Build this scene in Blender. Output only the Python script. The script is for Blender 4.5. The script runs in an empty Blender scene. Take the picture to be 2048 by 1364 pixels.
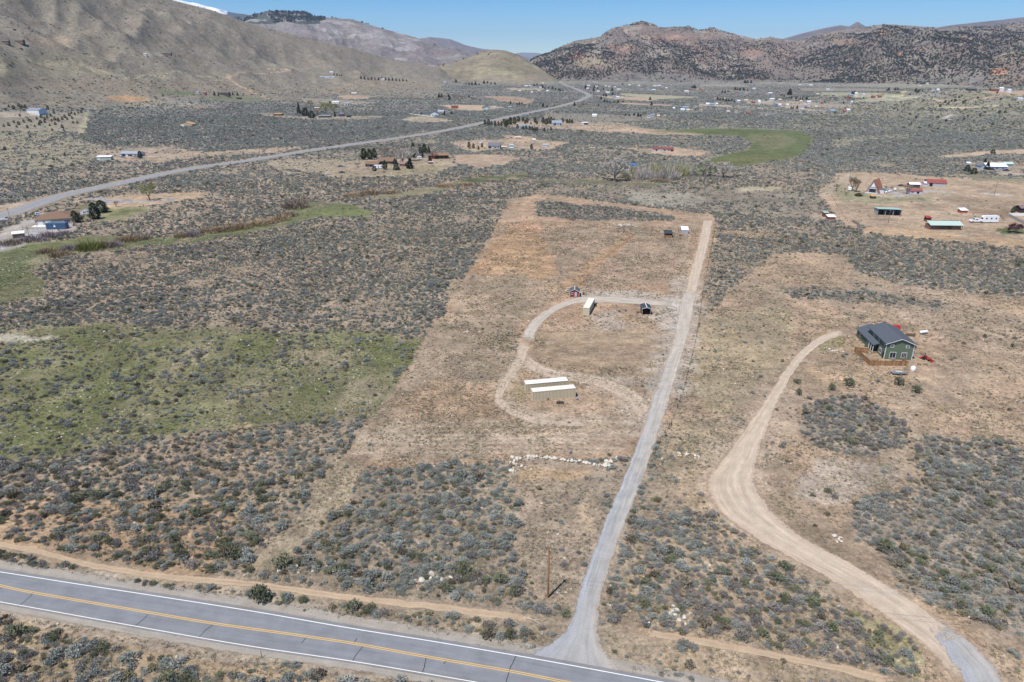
import bpy, bmesh, math, random
import numpy as np
from mathutils import Vector, Matrix

# ------------------------------------------------------------------ camera, sky, sun, exposure
SC = bpy.context.scene
COL = SC.collection
H = 90.0
PITCH = 22.0
FPX = 1365.0
cam_d = bpy.data.cameras.new("camera")
cam = bpy.data.objects.new("camera", cam_d)
COL.objects.link(cam)
cam_d.sensor_width = 36.0
cam_d.lens = 36.0 * FPX / 2048.0
cam_d.clip_start = 1.0
cam_d.clip_end = 80000.0
cam.location = (0, 0, H)
cam.rotation_euler = (math.radians(90 - PITCH), 0, 0)
SC.camera = cam

SUN_AZ = math.atan2(-3.3, -4.3)
SUN_EL = math.radians(63.0)
world = bpy.data.worlds.new("World")
SC.world = world
world.use_nodes = True
wn = world.node_tree
wn.nodes.clear()
wo = wn.nodes.new("ShaderNodeOutputWorld")
wb = wn.nodes.new("ShaderNodeBackground")
ws = wn.nodes.new("ShaderNodeTexSky")
ws.sky_type = 'NISHITA'
ws.sun_disc = False
ws.sun_elevation = SUN_EL
ws.sun_rotation = SUN_AZ
ws.altitude = 2500
ws.air_density = 1.0
ws.dust_density = 0.0
ws.ozone_density = 4.0
wb.inputs['Strength'].default_value = 0.112
wh = wn.nodes.new('ShaderNodeHueSaturation')
wh.inputs['Saturation'].default_value = 1.42
wn.links.new(ws.outputs[0], wh.inputs['Color'])
wn.links.new(wh.outputs[0], wb.inputs[0])
wn.links.new(wb.outputs[0], wo.inputs[0])

sun_d = bpy.data.lights.new("sun", 'SUN')
sun_d.energy = 5.0
sun_d.angle = math.radians(0.53)
sun_d.color = (1.0, 0.955, 0.89)
sun = bpy.data.objects.new("sun", sun_d)
COL.objects.link(sun)
sdir = Vector((math.sin(SUN_AZ) * math.cos(SUN_EL), math.cos(SUN_AZ) * math.cos(SUN_EL), math.sin(SUN_EL)))
sun.rotation_euler = sdir.to_track_quat('Z', 'Y').to_euler()
SC.view_settings.view_transform = 'Standard'
SC.view_settings.look = 'None'
SC.view_settings.gamma = 1.0
SC.view_settings.use_curve_mapping = False
SC.view_settings.exposure = 0.16
SC.cycles.max_bounces = 4
SC.cycles.diffuse_bounces = 2
SC.cycles.glossy_bounces = 2
SC.cycles.volume_bounces = 0
SC.cycles.transparent_max_bounces = 16

random.seed(7)
RNG = np.random.default_rng(11)
CP, SP = math.cos(math.radians(PITCH)), math.sin(math.radians(PITCH))

# ------------------------------------------------------------------ noise
def _h(ix, iy, s):
    n = (ix.astype(np.int64) * 374761393 + iy.astype(np.int64) * 668265263 + s * 974711) & 0xffffffff
    n = ((n ^ (n >> 13)) * 1274126177) & 0xffffffff
    n = (n ^ (n >> 16)) & 0xffffff
    return n.astype(np.float32) / float(0xffffff)
def vnoise(x, y, s=0):
    x = np.asarray(x, dtype=np.float64); y = np.asarray(y, dtype=np.float64)
    ix = np.floor(x); iy = np.floor(y)
    fx = x - ix; fy = y - iy
    fx = fx * fx * (3 - 2 * fx); fy = fy * fy * (3 - 2 * fy)
    a = _h(ix, iy, s); b = _h(ix + 1, iy, s); c = _h(ix, iy + 1, s); d = _h(ix + 1, iy + 1, s)
    return (a + (b - a) * fx) * (1 - fy) + (c + (d - c) * fx) * fy
def fbm(x, y, o=4, s=0):
    r = 0; a = .5; t = 0
    for k in range(o):
        r = r + a * vnoise(x * 2 ** k + 17.3 * k, y * 2 ** k - 9.1 * k, s + k); t += a; a *= .5
    return r / t
def ridged(x, y, o=4, s=0):
    r = 0; a = .5; t = 0
    for k in range(o):
        r = r + a * (1 - np.abs(2 * vnoise(x * 2 ** k + 5.3 * k, y * 2 ** k + 3.1 * k, s + k) - 1)); t += a; a *= .5
    return r / t
def sstep(a, b, x):
    t = np.clip((x - a) / (b - a + 1e-9), 0, 1)
    return t * t * (3 - 2 * t)

# ------------------------------------------------------------------ photograph pixel <-> place
def ray(u, v):
    cx = (u - 1024) / FPX; cy = -(v - 682) / FPX
    return cx, CP + cy * SP, -SP + cy * CP
def proj(x, y, z):
    dz = z - H
    dep = y * CP - dz * SP
    up = y * SP + dz * CP
    dep2 = np.maximum(dep, 1.0)
    u = 1024 + FPX * x / dep2; v = 682 - FPX * up / dep2
    return np.where(dep > 1, u, -9999.), np.where(dep > 1, v, 9999.), dep
def flat(u, v, z=0.0):
    a, b, c = ray(u, v); t = (z - H) / c
    return a * t, b * t
def azel(u, v):
    a, b, c = ray(u, v)
    return math.atan2(a, b), c / math.hypot(a, b)

# left hillside: (u, v of skyline, foot distance, crest distance)
LH = [(-900, -420, 700, 2100), (-400, -300, 950, 2400), (0, -150, 1250, 2700), (200, -60, 1450, 2850), (345, 0, 1650, 3000),
      (420, 19, 1800, 3100), (513, 50, 2000, 3250), (581, 68, 2150, 3350), (632, 82, 2300, 3450), (700, 95, 2500, 3600),
      (737, 105, 2650, 3700), (768, 116, 2800, 3800), (820, 124, 3000, 3950), (880, 136, 3300, 4100), (920, 165, 3500, 4300)]
_az = []; _hh = []; _ft = []; _rd = []
for (u, v, ft, rd) in LH:
    a, e = azel(u, v); _az.append(a); _hh.append(H + rd * e); _ft.append(ft); _rd.append(rd)
def height(x, y):
    x = np.asarray(x, dtype=np.float64); y = np.asarray(y, dtype=np.float64)
    r = np.hypot(x, y); az = np.arctan2(x, y)
    hh = np.interp(az, _az, _hh, right=0); ft = np.interp(az, _az, _ft); rd = np.interp(az, _az, _rd)
    hh = np.where(az > _az[-1], 0, np.maximum(hh, 0))
    s = (r - ft) / (rd - ft)
    sc = np.clip(s, 0, 1)
    p = 0.30 * sc ** 1.3 + 0.70 * sc ** 2.4
    back = np.clip((s - 1) / 1.2, 0, 1)
    z = hh * p * (1 - back ** 2 * .8)
    rg = ridged(x / 420 + .3 * y / 420, y / 700 - .2 * x / 700, 4, 3) - .55
    z = z + hh * .85 * rg * np.clip(sc, 0, 1) ** 1.1 * (1 - sstep(.72, 1, sc))
    z = z + sstep(.05, .5, sc) * (1 - sstep(.8, 1, sc)) * 26 * (ridged(x / 150, y / 150, 4, 9) - .5)
    # low swell on the right, in front of the valley town
    for (cx, cy, sx, sy, hz) in ((1150, 1750, 420, 260, 34), (1500, 2100, 420, 260, 26), (850, 1500, 200, 200, 9)):
        z = z + hz * np.exp(-((x - cx) / sx) ** 2 - ((y - cy) / sy) ** 2) * (1 + .5 * (fbm(x / 120, y / 120, 3, 21) - .5))
    z = z + sstep(650, 1400, r) * 5.0 * (fbm(x / 330, y / 330, 3, 31) - .5) * (1 - sstep(2600, 3600, r) * .6)
    return z
def at(u, v):
    """first point of the ground that the line of sight through photo pixel (u, v) meets"""
    a, b, c = ray(u, v)
    if c < -0.11:
        x, y = flat(u, v)
        if math.hypot(x, y) < 600: return x, y, 0.0
    n = math.hypot(a, b)
    d = np.concatenate([np.linspace(60, 1500, 1500), np.linspace(1501, 5600, 2200)])
    x = a / n * d; y = b / n * d; zr = H + c / n * d
    hz = height(x, y)
    k = np.nonzero(zr <= hz)[0]
    if len(k) == 0: return float(x[-1]), float(y[-1]), float(hz[-1])
    k = k[0]
    if k == 0: return float(x[0]), float(y[0]), float(hz[0])
    g0 = zr[k - 1] - hz[k - 1]; g1 = hz[k] - zr[k]; t = g0 / (g0 + g1 + 1e-9)
    X = x[k - 1] + (x[k] - x[k - 1]) * t; Y = y[k - 1] + (y[k] - y[k - 1]) * t
    return float(X), float(Y), float(height(np.array([X]), np.array([Y]))[0])
def ppm(x, y, z=0):
    return FPX / (y * CP + (H - z) * SP)

# ------------------------------------------------------------------ land cover, polygons traced as places on the ground
def C(r, g, b): return np.array([r, g, b], dtype=np.float32)
TAN = C(.37, .265, .18); TAN2 = C(.358, .247, .165); ORG = C(.42, .265, .15); SOIL = C(.30, .237, .172); GRS = C(.178, .170, .092)
MDW = C(.10, .122, .055); OLV = C(.222, .192, .148); WHT = C(.47, .43, .34); BRN = C(.285, .210, .145); PALE = C(.44, .36, .27)
RED = C(.40, .235, .16); GREY = C(.19, .185, .165); DKGR = C(.095, .105, .06); STRAW = C(.36, .32, .21)
# (polygon, colour, opacity, shrub density, feather px, kind)   kind: 0 sage 1 dirt 2 grass
POLYS = [
 # left green field and its sage edges
 ([(-60,652),(150,648),(330,650),(560,662),(700,662),(850,676),(835,740),(800,765),(745,830),(650,842),(560,852),(430,862),(300,880),(220,900),(80,925),(-60,935)], GRS, .9, .38, 26, 2),
 ([(-60,1020),(-60,930),(80,925),(230,898),(440,862),(560,852),(700,848),(690,930),(560,990),(380,1000),(200,1040)], C(.32,.245,.175), .65, .85, 18, 1),
 ([(-60,1000),(200,1000),(460,990),(520,1010),(450,1090),(400,1160),(200,1130),(-60,1080)], ORG*.95, .5, .88, 22, 1),
 ([(-40,672),(60,670),(110,674),(60,684),(-40,686)], WHT, .8, .0, 2, 2),
 # big graded parcel
 ([(1025,396),(1080,388),(1200,403),(1330,419),(1433,429),(1434,470),(1420,540),(1404,620),(1388,690),(1362,770),(1334,840),(1302,910),(1240,917),(1040,914),(1030,935),(960,917),(850,927),(720,940),(690,905),(745,830),(820,728),(880,636),(935,545),(983,462)], TAN2, .97, .02, 3, 1),
 ([(880,640),(1040,625),(1030,720),(990,770),(880,760),(800,790),(760,830),(700,880),(745,830),(820,730)], C(.27,.215,.155), .75, .03, 12, 1),
 ([(900,560),(1100,560),(1110,600),(1050,640),(900,650)], C(.31,.24,.17), .6, .02, 10, 1),
 ([(1085,460),(1390,450),(1370,560),(1170,575),(1110,560)], C(.315,.235,.17), .6, .02, 8, 1),
 ([(1005,470),(1030,446),(1062,440),(1078,470),(1108,505),(1108,545),(1080,562),(1040,548),(940,550),(950,525)], ORG*.93, .75, .0, 6, 1),
 ([(1040,440),(1090,447),(1080,468),(1020,462)], RED, .5, .0, 4, 1),
 ([(1068,404),(1120,404),(1200,413),(1300,424),(1350,434),(1346,442),(1250,442),(1150,439),(1074,432)], C(.24,.20,.155), .7, .95, 5, 0),
 ([(1160,575),(1360,580),(1345,600),(1180,592)], C(.37,.265,.175), .6, .0, 5, 1),
 ([(1072,655),(1342,652),(1332,700),(1308,762),(1200,748),(1105,736),(1062,702)], C(.335,.245,.165), .9, .0, 6, 1),
 ([(1085,668),(1320,665),(1310,715),(1180,728),(1085,705)], C(.285,.215,.145), .6, .0, 9, 1),
 ([(1120,758),(1260,770),(1285,830),(1160,850),(1010,830),(985,790),(1010,755)], C(.36,.27,.19), .6, .0, 10, 1),
 ([(850,830),(890,800),(960,790),(990,800),(990,830),(900,838)], C(.38,.26,.165), .7, .0, 8, 1),
 ([(1005,765),(1045,768),(1040,800),(1015,798)], C(.27,.22,.13), .6, .0, 4, 1),
 ([(760,840),(1000,838),(1290,846),(1280,858),(1000,860),(740,858)], C(.30,.235,.165), .7, .03, 4, 1),
 ([(720,862),(1000,862),(1280,862),(1270,880),(1000,884),(710,890)], PALE*.92, .7, .0, 5, 1),
 ([(720,890),(1260,886),(1250,905),(980,908),(800,915),(700,905)], PALE*.88, .5, .02, 5, 1),
 ([(700,955),(745,932),(860,935),(960,922),(1026,938),(1030,1040),(1008,1110),(1042,1195),(980,1205),(700,1168),(560,1140),(620,1070),(690,990)], C(.27,.22,.16), .6, 1.15, 12, 0),
 # cleared line running down-left of the parcel
 ([(690,905),(735,925),(700,975),(640,1050),(570,1120),(520,1150),(505,1130),(560,1060),(620,990),(668,930)], C(.35,.28,.19), .8, .18, 6, 1),
 # scraped pad below the rock row
 ([(1038,918),(1240,925),(1235,985),(1190,1090),(1140,1220),(1075,1200),(1030,1135),(1010,1090),(1035,1010),(1028,960)], C(.315,.245,.18), .9, .08, 6, 1),
 ([(1048,934),(1190,936),(1150,956),(1048,960)], C(.38,.265,.16), .8, .0, 5, 1),
 ([(1150,1010),(1195,1005),(1180,1065),(1155,1060)], C(.41,.31,.21), .7, .0, 6, 1),
 # right-hand parcel
 ([(1548,505),(1600,503),(1680,508),(1720,545),(1850,560),(2120,585),(2120,1460),(1240,1460),(1228,1240),(1262,1100),(1302,960),(1340,840),(1372,740),(1396,640),(1440,610),(1490,560)], C(.365,.262,.178), .93, .07, 8, 1),
 ([(1400,640),(1560,600),(1590,650),(1560,720),(1500,790),(1440,830),(1390,800),(1370,760)], C(.33,.275,.17), .6, .10, 14, 1),
 ([(1350,830),(1480,830),(1450,930),(1400,960),(1290,980),(1320,900)], C(.33,.27,.18), .6, .12, 12, 1),
 ([(1700,560),(1900,585),(2048,640),(2048,760),(1850,650),(1720,600)], C(.32,.255,.19), .5, .12, 14, 1),
 ([(1550,580),(1600,572),(1720,580),(1800,592),(1910,612),(1880,622),(1740,604),(1600,600)], GREY*1.25, .4, .6, 12, 0),
 ([(1700,540),(1760,535),(1900,548),(2060,560),(2100,590),(1980,592),(1800,572)], GREY*1.25, .4, .6, 14, 0),
 ([(1640,640),(1700,655),(1705,665),(1690,705),(1600,735),(1570,760),(1640,700)], C(.39,.27,.18), .7, .02, 6, 1),
 ([(1590,735),(1700,715),(1730,735),(1900,745),(1880,770),(1700,760),(1600,775)], C(.39,.275,.18), .7, .02, 6, 1),
 ([(1630,676),(1690,676),(1695,700),(1650,706),(1615,694)], GRS*1.2, .5, .05, 3, 2),
 ([(1830,690),(2048,700),(2048,850),(1900,830),(1840,770)], C(.40,.29,.20), .5, .04, 14, 1),
 ([(1598,812),(1690,798),(1770,822),(1812,850),(1810,895),(1740,912),(1640,892),(1598,862)], GREY*1.25, .5, 1.2, 20, 0),
 ([(1826,862),(1900,872),(2080,905),(2080,1300),(1990,1270),(1900,1215),(1830,1180),(1760,1110),(1700,1065),(1682,1022),(1760,990),(1840,968),(1826,920)], GREY*1.35, .5, 1.3, 24, 0),
 ([(1620,910),(1800,920),(1820,960),(1700,1000),(1590,1000)], C(.40,.35,.29), .6, .06, 12, 1),
 ([(1276,1030),(1390,1010),(1440,1040),(1500,1095),(1580,1135),(1700,1225),(1800,1300),(1870,1380),(1800,1400),(1640,1330),(1460,1290),(1236,1236),(1222,1180),(1240,1110)], C(.315,.25,.18), .7, 1.25, 26, 0),
 ([(1290,960),(1400,965),(1440,1030),(1280,1040)], C(.33,.26,.18), .6, .3, 10, 1),
 ([(1690,1215),(1790,1240),(1860,1320),(1830,1350),(1740,1290)], C(.25,.24,.12), .5, .35, 10, 2),
 ([(1960,1250),(2080,1290),(2080,1400),(2010,1364)], C(.37,.28,.2), .6, .15, 8, 1),
 # verge strips beside the highway
 ([(-60,1092),(200,1130),(340,1160),(500,1172),(700,1200),(900,1222),(1060,1250),(1130,1262),(1060,1290),(900,1272),(700,1240),(500,1205),(300,1180),(-60,1128)], C(.36,.285,.20), .85, .9, 8, 1),
 ([(-60,1120),(100,1140),(300,1172),(500,1196),(700,1230),(900,1262),(1050,1288),(1030,1300),(700,1256),(300,1196),(-60,1138)], C(.40,.34,.27), .95, .02, 3, 1),
 ([(1200,1262),(1330,1275),(1500,1305),(1700,1345),(1850,1380),(1700,1420),(1330,1364),(1260,1345),(1215,1300)], C(.37,.29,.2), .8, .42, 6, 1),
 ([(-60,1195),(300,1262),(500,1298),(700,1328),(950,1368),(900,1376),(700,1350),(500,1330),(300,1300),(100,1252),(-60,1228)], C(.39,.315,.235), .95, .0, 3, 1),
 ([(-60,1232),(100,1256),(300,1304),(500,1334),(760,1372),(900,1500),(-200,1500)], C(.37,.28,.18), .75, .85, 6, 0),
 # creek green, left
 ([(-60,500),(60,486),(130,480),(200,470),(300,476),(420,466),(500,446),(560,430),(620,402),(700,408),(748,424),(742,433),(640,434),(560,452),(480,470),(400,484),(300,490),(200,502),(120,512),(60,545),(-60,610)], MDW, .85, .03, 5, 2),
 ([(-60,560),(40,540),(90,560),(80,590),(-60,620)], C(.12,.13,.06), .8, .1, 5, 2),
 ([(640,412),(700,412),(745,425),(735,432),(600,434),(560,446),(600,420)], C(.14,.155,.065), .7, .1, 9, 2),
 ([(740,395),(880,372),(900,378),(760,402)], GRS, .7, .1, 3, 2),
 ([(878,368),(950,355),(1055,347),(1052,356),(1000,362),(930,366)], MDW*.85, .95, .0, 2, 2),
 ([(1040,360),(1170,358),(1240,362),(1340,368),(1300,374),(1100,366)], DKGR, .7, .2, 3, 2),
 ([(1300,264),(1400,258),(1500,258),(1600,262),(1625,275),(1620,295),(1590,315),(1500,328),(1440,336),(1395,349),(1340,352),(1300,346),(1378,330),(1440,312),(1495,300),(1505,284),(1475,271)], C(.088,.118,.045), .97, .0, 5, 2),
 ([(1480,268),(1570,266),(1600,284),(1560,300),(1520,302),(1500,285)], C(.17,.17,.08), .45, .1, 6, 2),
 ([(1290,264),(1420,266),(1400,272),(1300,270)], MDW, .6, .1, 2, 2),
 # pale dry grass north of the parcel
 ([(1060,376),(1240,372),(1400,368),(1640,385),(1660,400),(1600,425),(1440,425),(1200,398)], OLV*.95, .75, .45, 8, 0),
 ([(1245,386),(1300,382),(1390,388),(1420,402),(1370,414),(1300,410),(1260,402)], WHT*.72, .6, .25, 9, 2),
 ([(1470,374),(1560,374),(1560,382),(1480,382)], STRAW, .8, .04, 3, 2),
 ([(1480,388),(1600,384),(1650,395),(1640,440),(1480,430)], OLV, .7, .35, 6, 2),
 ([(1440,462),(1560,466),(1556,474),(1440,470)], TAN, .9, .05, 2, 1),
 # lot by the far highway, left
 ([(175,400),(230,392),(300,388),(425,383),(400,397),(300,410),(215,417)], C(.39,.285,.19), .95, .02, 2, 1),
 ([(100,440),(180,405),(215,418),(180,440),(130,450)], GRS*.9, .8, .05, 3, 2),
 ([(205,415),(290,412),(300,420),(240,440),(190,445)], GRS*1.1, .9, .03, 3, 2),
 ([(-40,490),(0,460),(60,437),(110,430),(150,440),(150,465),(90,470),(40,490),(-40,520)], C(.36,.33,.30), .9, .02, 2, 1),
 ([(-60,425),(0,410),(100,395),(200,372),(240,362),(240,370),(120,400),(0,440)], C(.34,.27,.2), .8, .1, 2, 1),
 ([(-60,385),(60,382),(60,402),(-60,408)], GREY, .8, .6, 3, 0),
 # upper-left slopes: olive grass and patches
 ([(-200,-60),(350,-60),(560,60),(900,140),(900,170),(860,172),(700,190),(600,205),(300,200),(260,215),(0,215),(-200,215)], OLV, .85, .42, 16, 3),
 ([(-200,-60),(350,-60),(560,60),(800,135),(700,150),(420,95),(200,60),(-200,60)], C(.23,.20,.16), .5, .4, 20, 3),
 ([(-100,110),(160,110),(200,150),(-100,160)], C(.25,.225,.145), .4, .3, 20, 3),
 ([(-100,150),(200,158),(500,165),(560,190),(100,180),(-100,175)], C(.25,.205,.155), .5, .5, 10, 3),
 ([(60,70),(130,75),(150,95),(80,95)], C(.34,.25,.18), .4, .2, 8, 3),
 ([(210,192),(260,191),(298,197),(296,203),(240,203)], ORG, .95, .0, 1.5, 1),
 ([(350,210),(400,212),(460,218),(400,222)], C(.38,.25,.16), .8, .1, 2, 1),
 ([(290,182),(380,183),(400,190),(330,188)], C(.12,.16,.07), .8, .0, 2, 2),
 ([(455,186),(520,196),(520,204),(400,200)], C(.12,.15,.08), .6, .05, 2, 2),
 ([(280,103),(330,104),(350,112),(290,112)], C(.36,.31,.25), .6, .0, 2, 1),
 ([(-40,222),(60,224),(100,230),(95,233),(-40,236)], C(.36,.3,.23), .8, .0, 2, 1),
 ([(-60,235),(173,222),(163,264),(-60,262)], C(.25,.225,.17), .9, .05, 3, 1),
 ([(170,224),(178,224),(170,266),(160,266)], STRAW, .9, .0, 1, 1),
 ([(-60,265),(100,262),(200,290),(180,330),(-60,350)], C(.265,.235,.165), .7, .32, 8, 3),
 ([(180,300),(330,295),(410,305),(470,300),(640,290),(560,305),(420,312),(320,325),(200,322)], C(.36,.275,.2), .8, .15, 3, 1),
 ([(350,238),(385,244),(420,262),(400,268),(340,256)], C(.34,.28,.2), .7, .15, 4, 1),
 ([(560,265),(640,290),(420,300),(380,280),(440,262)], GREY, .6, .9, 8, 0),
 ([(220,215),(560,215),(860,225),(900,250),(760,280),(640,290),(420,280),(180,262),(178,225)], C(.19,.182,.165), .6, .85, 14, 0),
 ([(520,225),(600,233),(720,232),(800,232),(720,240),(620,240),(520,232)], C(.31,.25,.18), .8, .2, 2, 1),
 ([(676,192),(700,188),(752,193),(730,198),(688,198)], C(.40,.29,.21), .95, .0, 1.5, 1),
 ([(600,196),(680,200),(760,206),(700,210),(610,205)], C(.31,.25,.18), .7, .2, 2, 1),
 ([(700,160),(880,165),(900,195),(780,195),(640,188)], C(.27,.22,.155), .6, .4, 8, 3),
 ([(880,210),(960,210),(1010,215),(960,222),(900,218)], C(.42,.31,.22), .95, .0, 1.5, 1),
 ([(820,234),(850,232),(880,237),(910,242),(850,246),(800,240)], C(.36,.29,.2), .8, .05, 2, 1),
 ([(965,192),(1030,193),(1070,200),(1060,208),(1000,203)], C(.39,.26,.17), .8, .15, 2, 1),
 ([(1010,176),(1090,177),(1085,180),(1020,180)], C(.4,.33,.25), .8, .1, 1, 1),
 # mid ranch yard
 ([(640,348),(680,325),(760,318),(860,315),(900,312),(910,330),(880,345),(800,352),(720,355),(660,355)], C(.33,.26,.18), .85, .08, 4, 1),
 ([(520,320),(690,318),(680,330),(640,345),(560,338)], C(.31,.26,.18), .7, .25, 5, 1),
 ([(905,310),(960,308),(1010,311),(1042,317),(1000,330),(965,336),(915,326)], C(.38,.28,.2), .95, .0, 2, 1),
 ([(760,340),(900,330),(870,345),(800,350)], GRS*1.1, .5, .1, 4, 2),
 ([(900,283),(960,280),(1060,278),(1140,285),(1100,300),(1000,298),(940,305),(915,296)], C(.38,.285,.2), .85, .08, 3, 1),
 ([(1000,270),(1060,274),(1100,290),(1040,286)], C(.39,.28,.2), .85, .05, 2, 1),
 ([(980,240),(1240,246),(1300,258),(1400,265),(1380,270),(1200,262),(1100,258),(1000,254)], C(.37,.275,.195), .8, .12, 3, 1),
 ([(1150,252),(1240,254),(1320,262),(1410,266),(1400,270),(1290,268),(1170,262)], C(.42,.30,.21), .8, .05, 2, 1),
 ([(1240,292),(1310,290),(1360,296),(1420,303),(1400,312),(1340,312),(1260,300)], C(.42,.305,.21), .9, .03, 2, 1),
 ([(1150,290),(1400,292),(1330,298),(1160,297)], C(.33,.27,.19), .5, .5, 3, 0),
 ([(1090,225),(1300,232),(1350,240),(1200,245),(1080,240)], OLV, .7, .2, 3, 2),
 # valley town strips
 ([(1186,191),(1290,195),(1315,200),(1300,203),(1230,198)], C(.42,.31,.22), .9, .0, 1, 1),
 ([(1240,186),(1400,194),(1380,196),(1310,199),(1240,190)], STRAW, .8, .0, 1.5, 1),
 ([(1240,205),(1350,210),(1340,212),(1240,208)], C(.4,.3,.22), .8, .0, 1, 1),
 ([(1400,208),(1460,211),(1470,215),(1400,212)], C(.42,.32,.24), .8, .0, 1, 1),
 ([(1480,200),(1600,203),(1740,212),(1760,218),(1620,214),(1500,208)], C(.35,.29,.22), .75, .05, 2, 1),
 ([(1560,208),(1620,218),(1700,226),(1620,222),(1560,214)], C(.40,.32,.24), .6, .0, 2, 1),
 ([(1640,185),(1760,186),(1850,194),(1800,202),(1700,204),(1740,196),(1640,190)], C(.36,.345,.24), .9, .0, 1.5, 2),
 ([(1600,176),(1780,178),(1800,182),(1600,182)], OLV*1.1, .7, .0, 1.5, 2),
 ([(1400,168),(1480,168),(1500,174),(1400,173)], OLV*1.2, .7, .0, 1.5, 2),
 ([(1650,170),(1800,166),(2048,160),(2048,172),(1800,176)], C(.27,.255,.19), .6, .1, 3, 3),
 # right swell
 ([(1560,250),(1680,215),(1860,197),(1930,184),(2100,178),(2100,290),(1900,262),(1750,258),(1640,262)], C(.245,.225,.155), .75, .55, 8, 3),
 ([(1870,195),(1900,205),(1890,208),(1865,200)], STRAW, .9, .0, 1, 1),
 ([(1870,212),(1950,214),(2000,209),(1990,213),(1920,218),(1880,216)], C(.45,.38,.25), .9, .0, 1, 1),
 ([(1960,183),(2060,182),(2080,190),(2000,190)], C(.40,.29,.2), .85, .0, 1.5, 1),
 ([(1880,235),(1900,229),(1915,228),(1900,233),(1897,241)], C(.44,.40,.34), .9, .0, 1, 1),
 ([(1520,290),(1700,262),(1900,262),(2100,290),(2100,300),(1900,300),(1700,330),(1620,320)], C(.20,.195,.165), .6, .9, 8, 0),
 ([(1660,278),(1720,272),(1830,268),(1830,274),(1720,284),(1670,300)], STRAW*.9, .5, .4, 4, 3),
 ([(1875,312),(1960,303),(2060,297),(2100,300),(2100,308),(2000,307),(1920,316)], C(.42,.315,.225), .95, .0, 2, 1),
 ([(1930,325),(2100,320),(2100,345),(2000,345),(1940,342)], C(.29,.235,.18), .8, .1, 3, 1),
 # right ranch
 ([(1684,345),(1760,345),(1870,353),(1960,358),(2100,362),(2100,500),(2000,478),(1900,474),(1830,462),(1770,466),(1720,448),(1690,430),(1662,395),(1650,385),(1640,382)], C(.37,.275,.19), .95, .02, 3, 1),
 ([(1880,350),(1960,350),(2100,356),(2100,364),(1960,360)], C(.17,.18,.12), .7, .2, 3, 2),
 ([(1655,385),(1720,385),(1800,395),(1870,392),(1860,402),(1760,408),(1690,400)], C(.20,.20,.12), .7, .06, 4, 2),
 ([(1672,360),(1700,372),(1740,392),(1690,392),(1650,384)], C(.22,.21,.13), .6, .06, 4, 2),
 ([(1900,392),(2100,400),(2100,424),(1960,415),(1880,404)], C(.285,.21,.145), .8, .03, 4, 1),
 ([(1860,430),(2030,440),(2060,452),(1900,445)], C(.36,.26,.175), .6, .0, 4, 1),
 ([(1938,416),(2020,420),(2012,434),(1938,428)], C(.22,.155,.1), .9, .0, 2, 1),
 ([(1985,456),(2030,456),(2070,462),(2070,470),(2005,470)], MDW*.8, .95, .0, 1.5, 2),
 ([(1640,386),(1662,392),(1700,436),(1716,458),(1690,452),(1664,420)], C(.40,.29,.20), .9, .0, 2, 1),
 ([(1600,424),(1670,428),(1690,440),(1640,440)], C(.36,.27,.2), .7, .1, 4, 1),
 ([(1720,452),(1900,466),(2060,482),(2060,492),(1880,482),(1740,466)], C(.42,.29,.18), .9, .02, 2, 1),
 ([(1990,345),(2060,345),(2060,352),(1990,350)], C(.4,.32,.25), .8, .0, 2, 1),
]
POLYS += [
 ([(1300,263),(1400,257),(1500,257),(1600,261),(1626,274),(1622,295),(1592,316),(1500,329),(1440,337),(1395,349),(1345,351),(1378,331),(1440,313),(1495,300),(1507,285),(1478,271)], C(.11,.128,.058), .965, .0, 9, 2),
 ([(1490,269),(1565,267),(1596,283),(1562,297),(1525,300),(1512,286)], C(.19,.175,.10), .6, .06, 6, 2),
 ([(1400,325),(1500,312),(1590,306),(1560,316),(1450,330)], C(.15,.13,.06), .5, .0, 4, 2),
]
_PP = []
for (pts, colr, op, dn, ftr, kd) in POLYS:
    P = np.array(pts, dtype=np.float64)
    _PP.append((P, colr, op, dn, float(ftr), kd, P.min(0) - ftr * 2 - 3, P.max(0) + ftr * 2 + 3))
def sdist(P, u, v):
    n = len(P); d = np.full(u.shape, 1e9); ins = np.zeros(u.shape, dtype=bool)
    for i in range(n):
        ax, ay = P[i]; bx, by = P[(i + 1) % n]
        ex, ey = bx - ax, by - ay
        wx = u - ax; wy = v - ay
        t = np.clip((wx * ex + wy * ey) / (ex * ex + ey * ey + 1e-9), 0, 1)
        dx = wx - ex * t; dy = (wy - ey * t) * 1.5
        d = np.minimum(d, dx * dx + dy * dy)
        c = (ay > v) != (by > v)
        with np.errstate(divide='ignore', invalid='ignore'):
            xx = ax + (v - ay) * ex / (ey if ey != 0 else 1e-9)
        ins ^= c & (u < xx)
    d = np.sqrt(d)
    return np.where(ins, d, -d)
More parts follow.
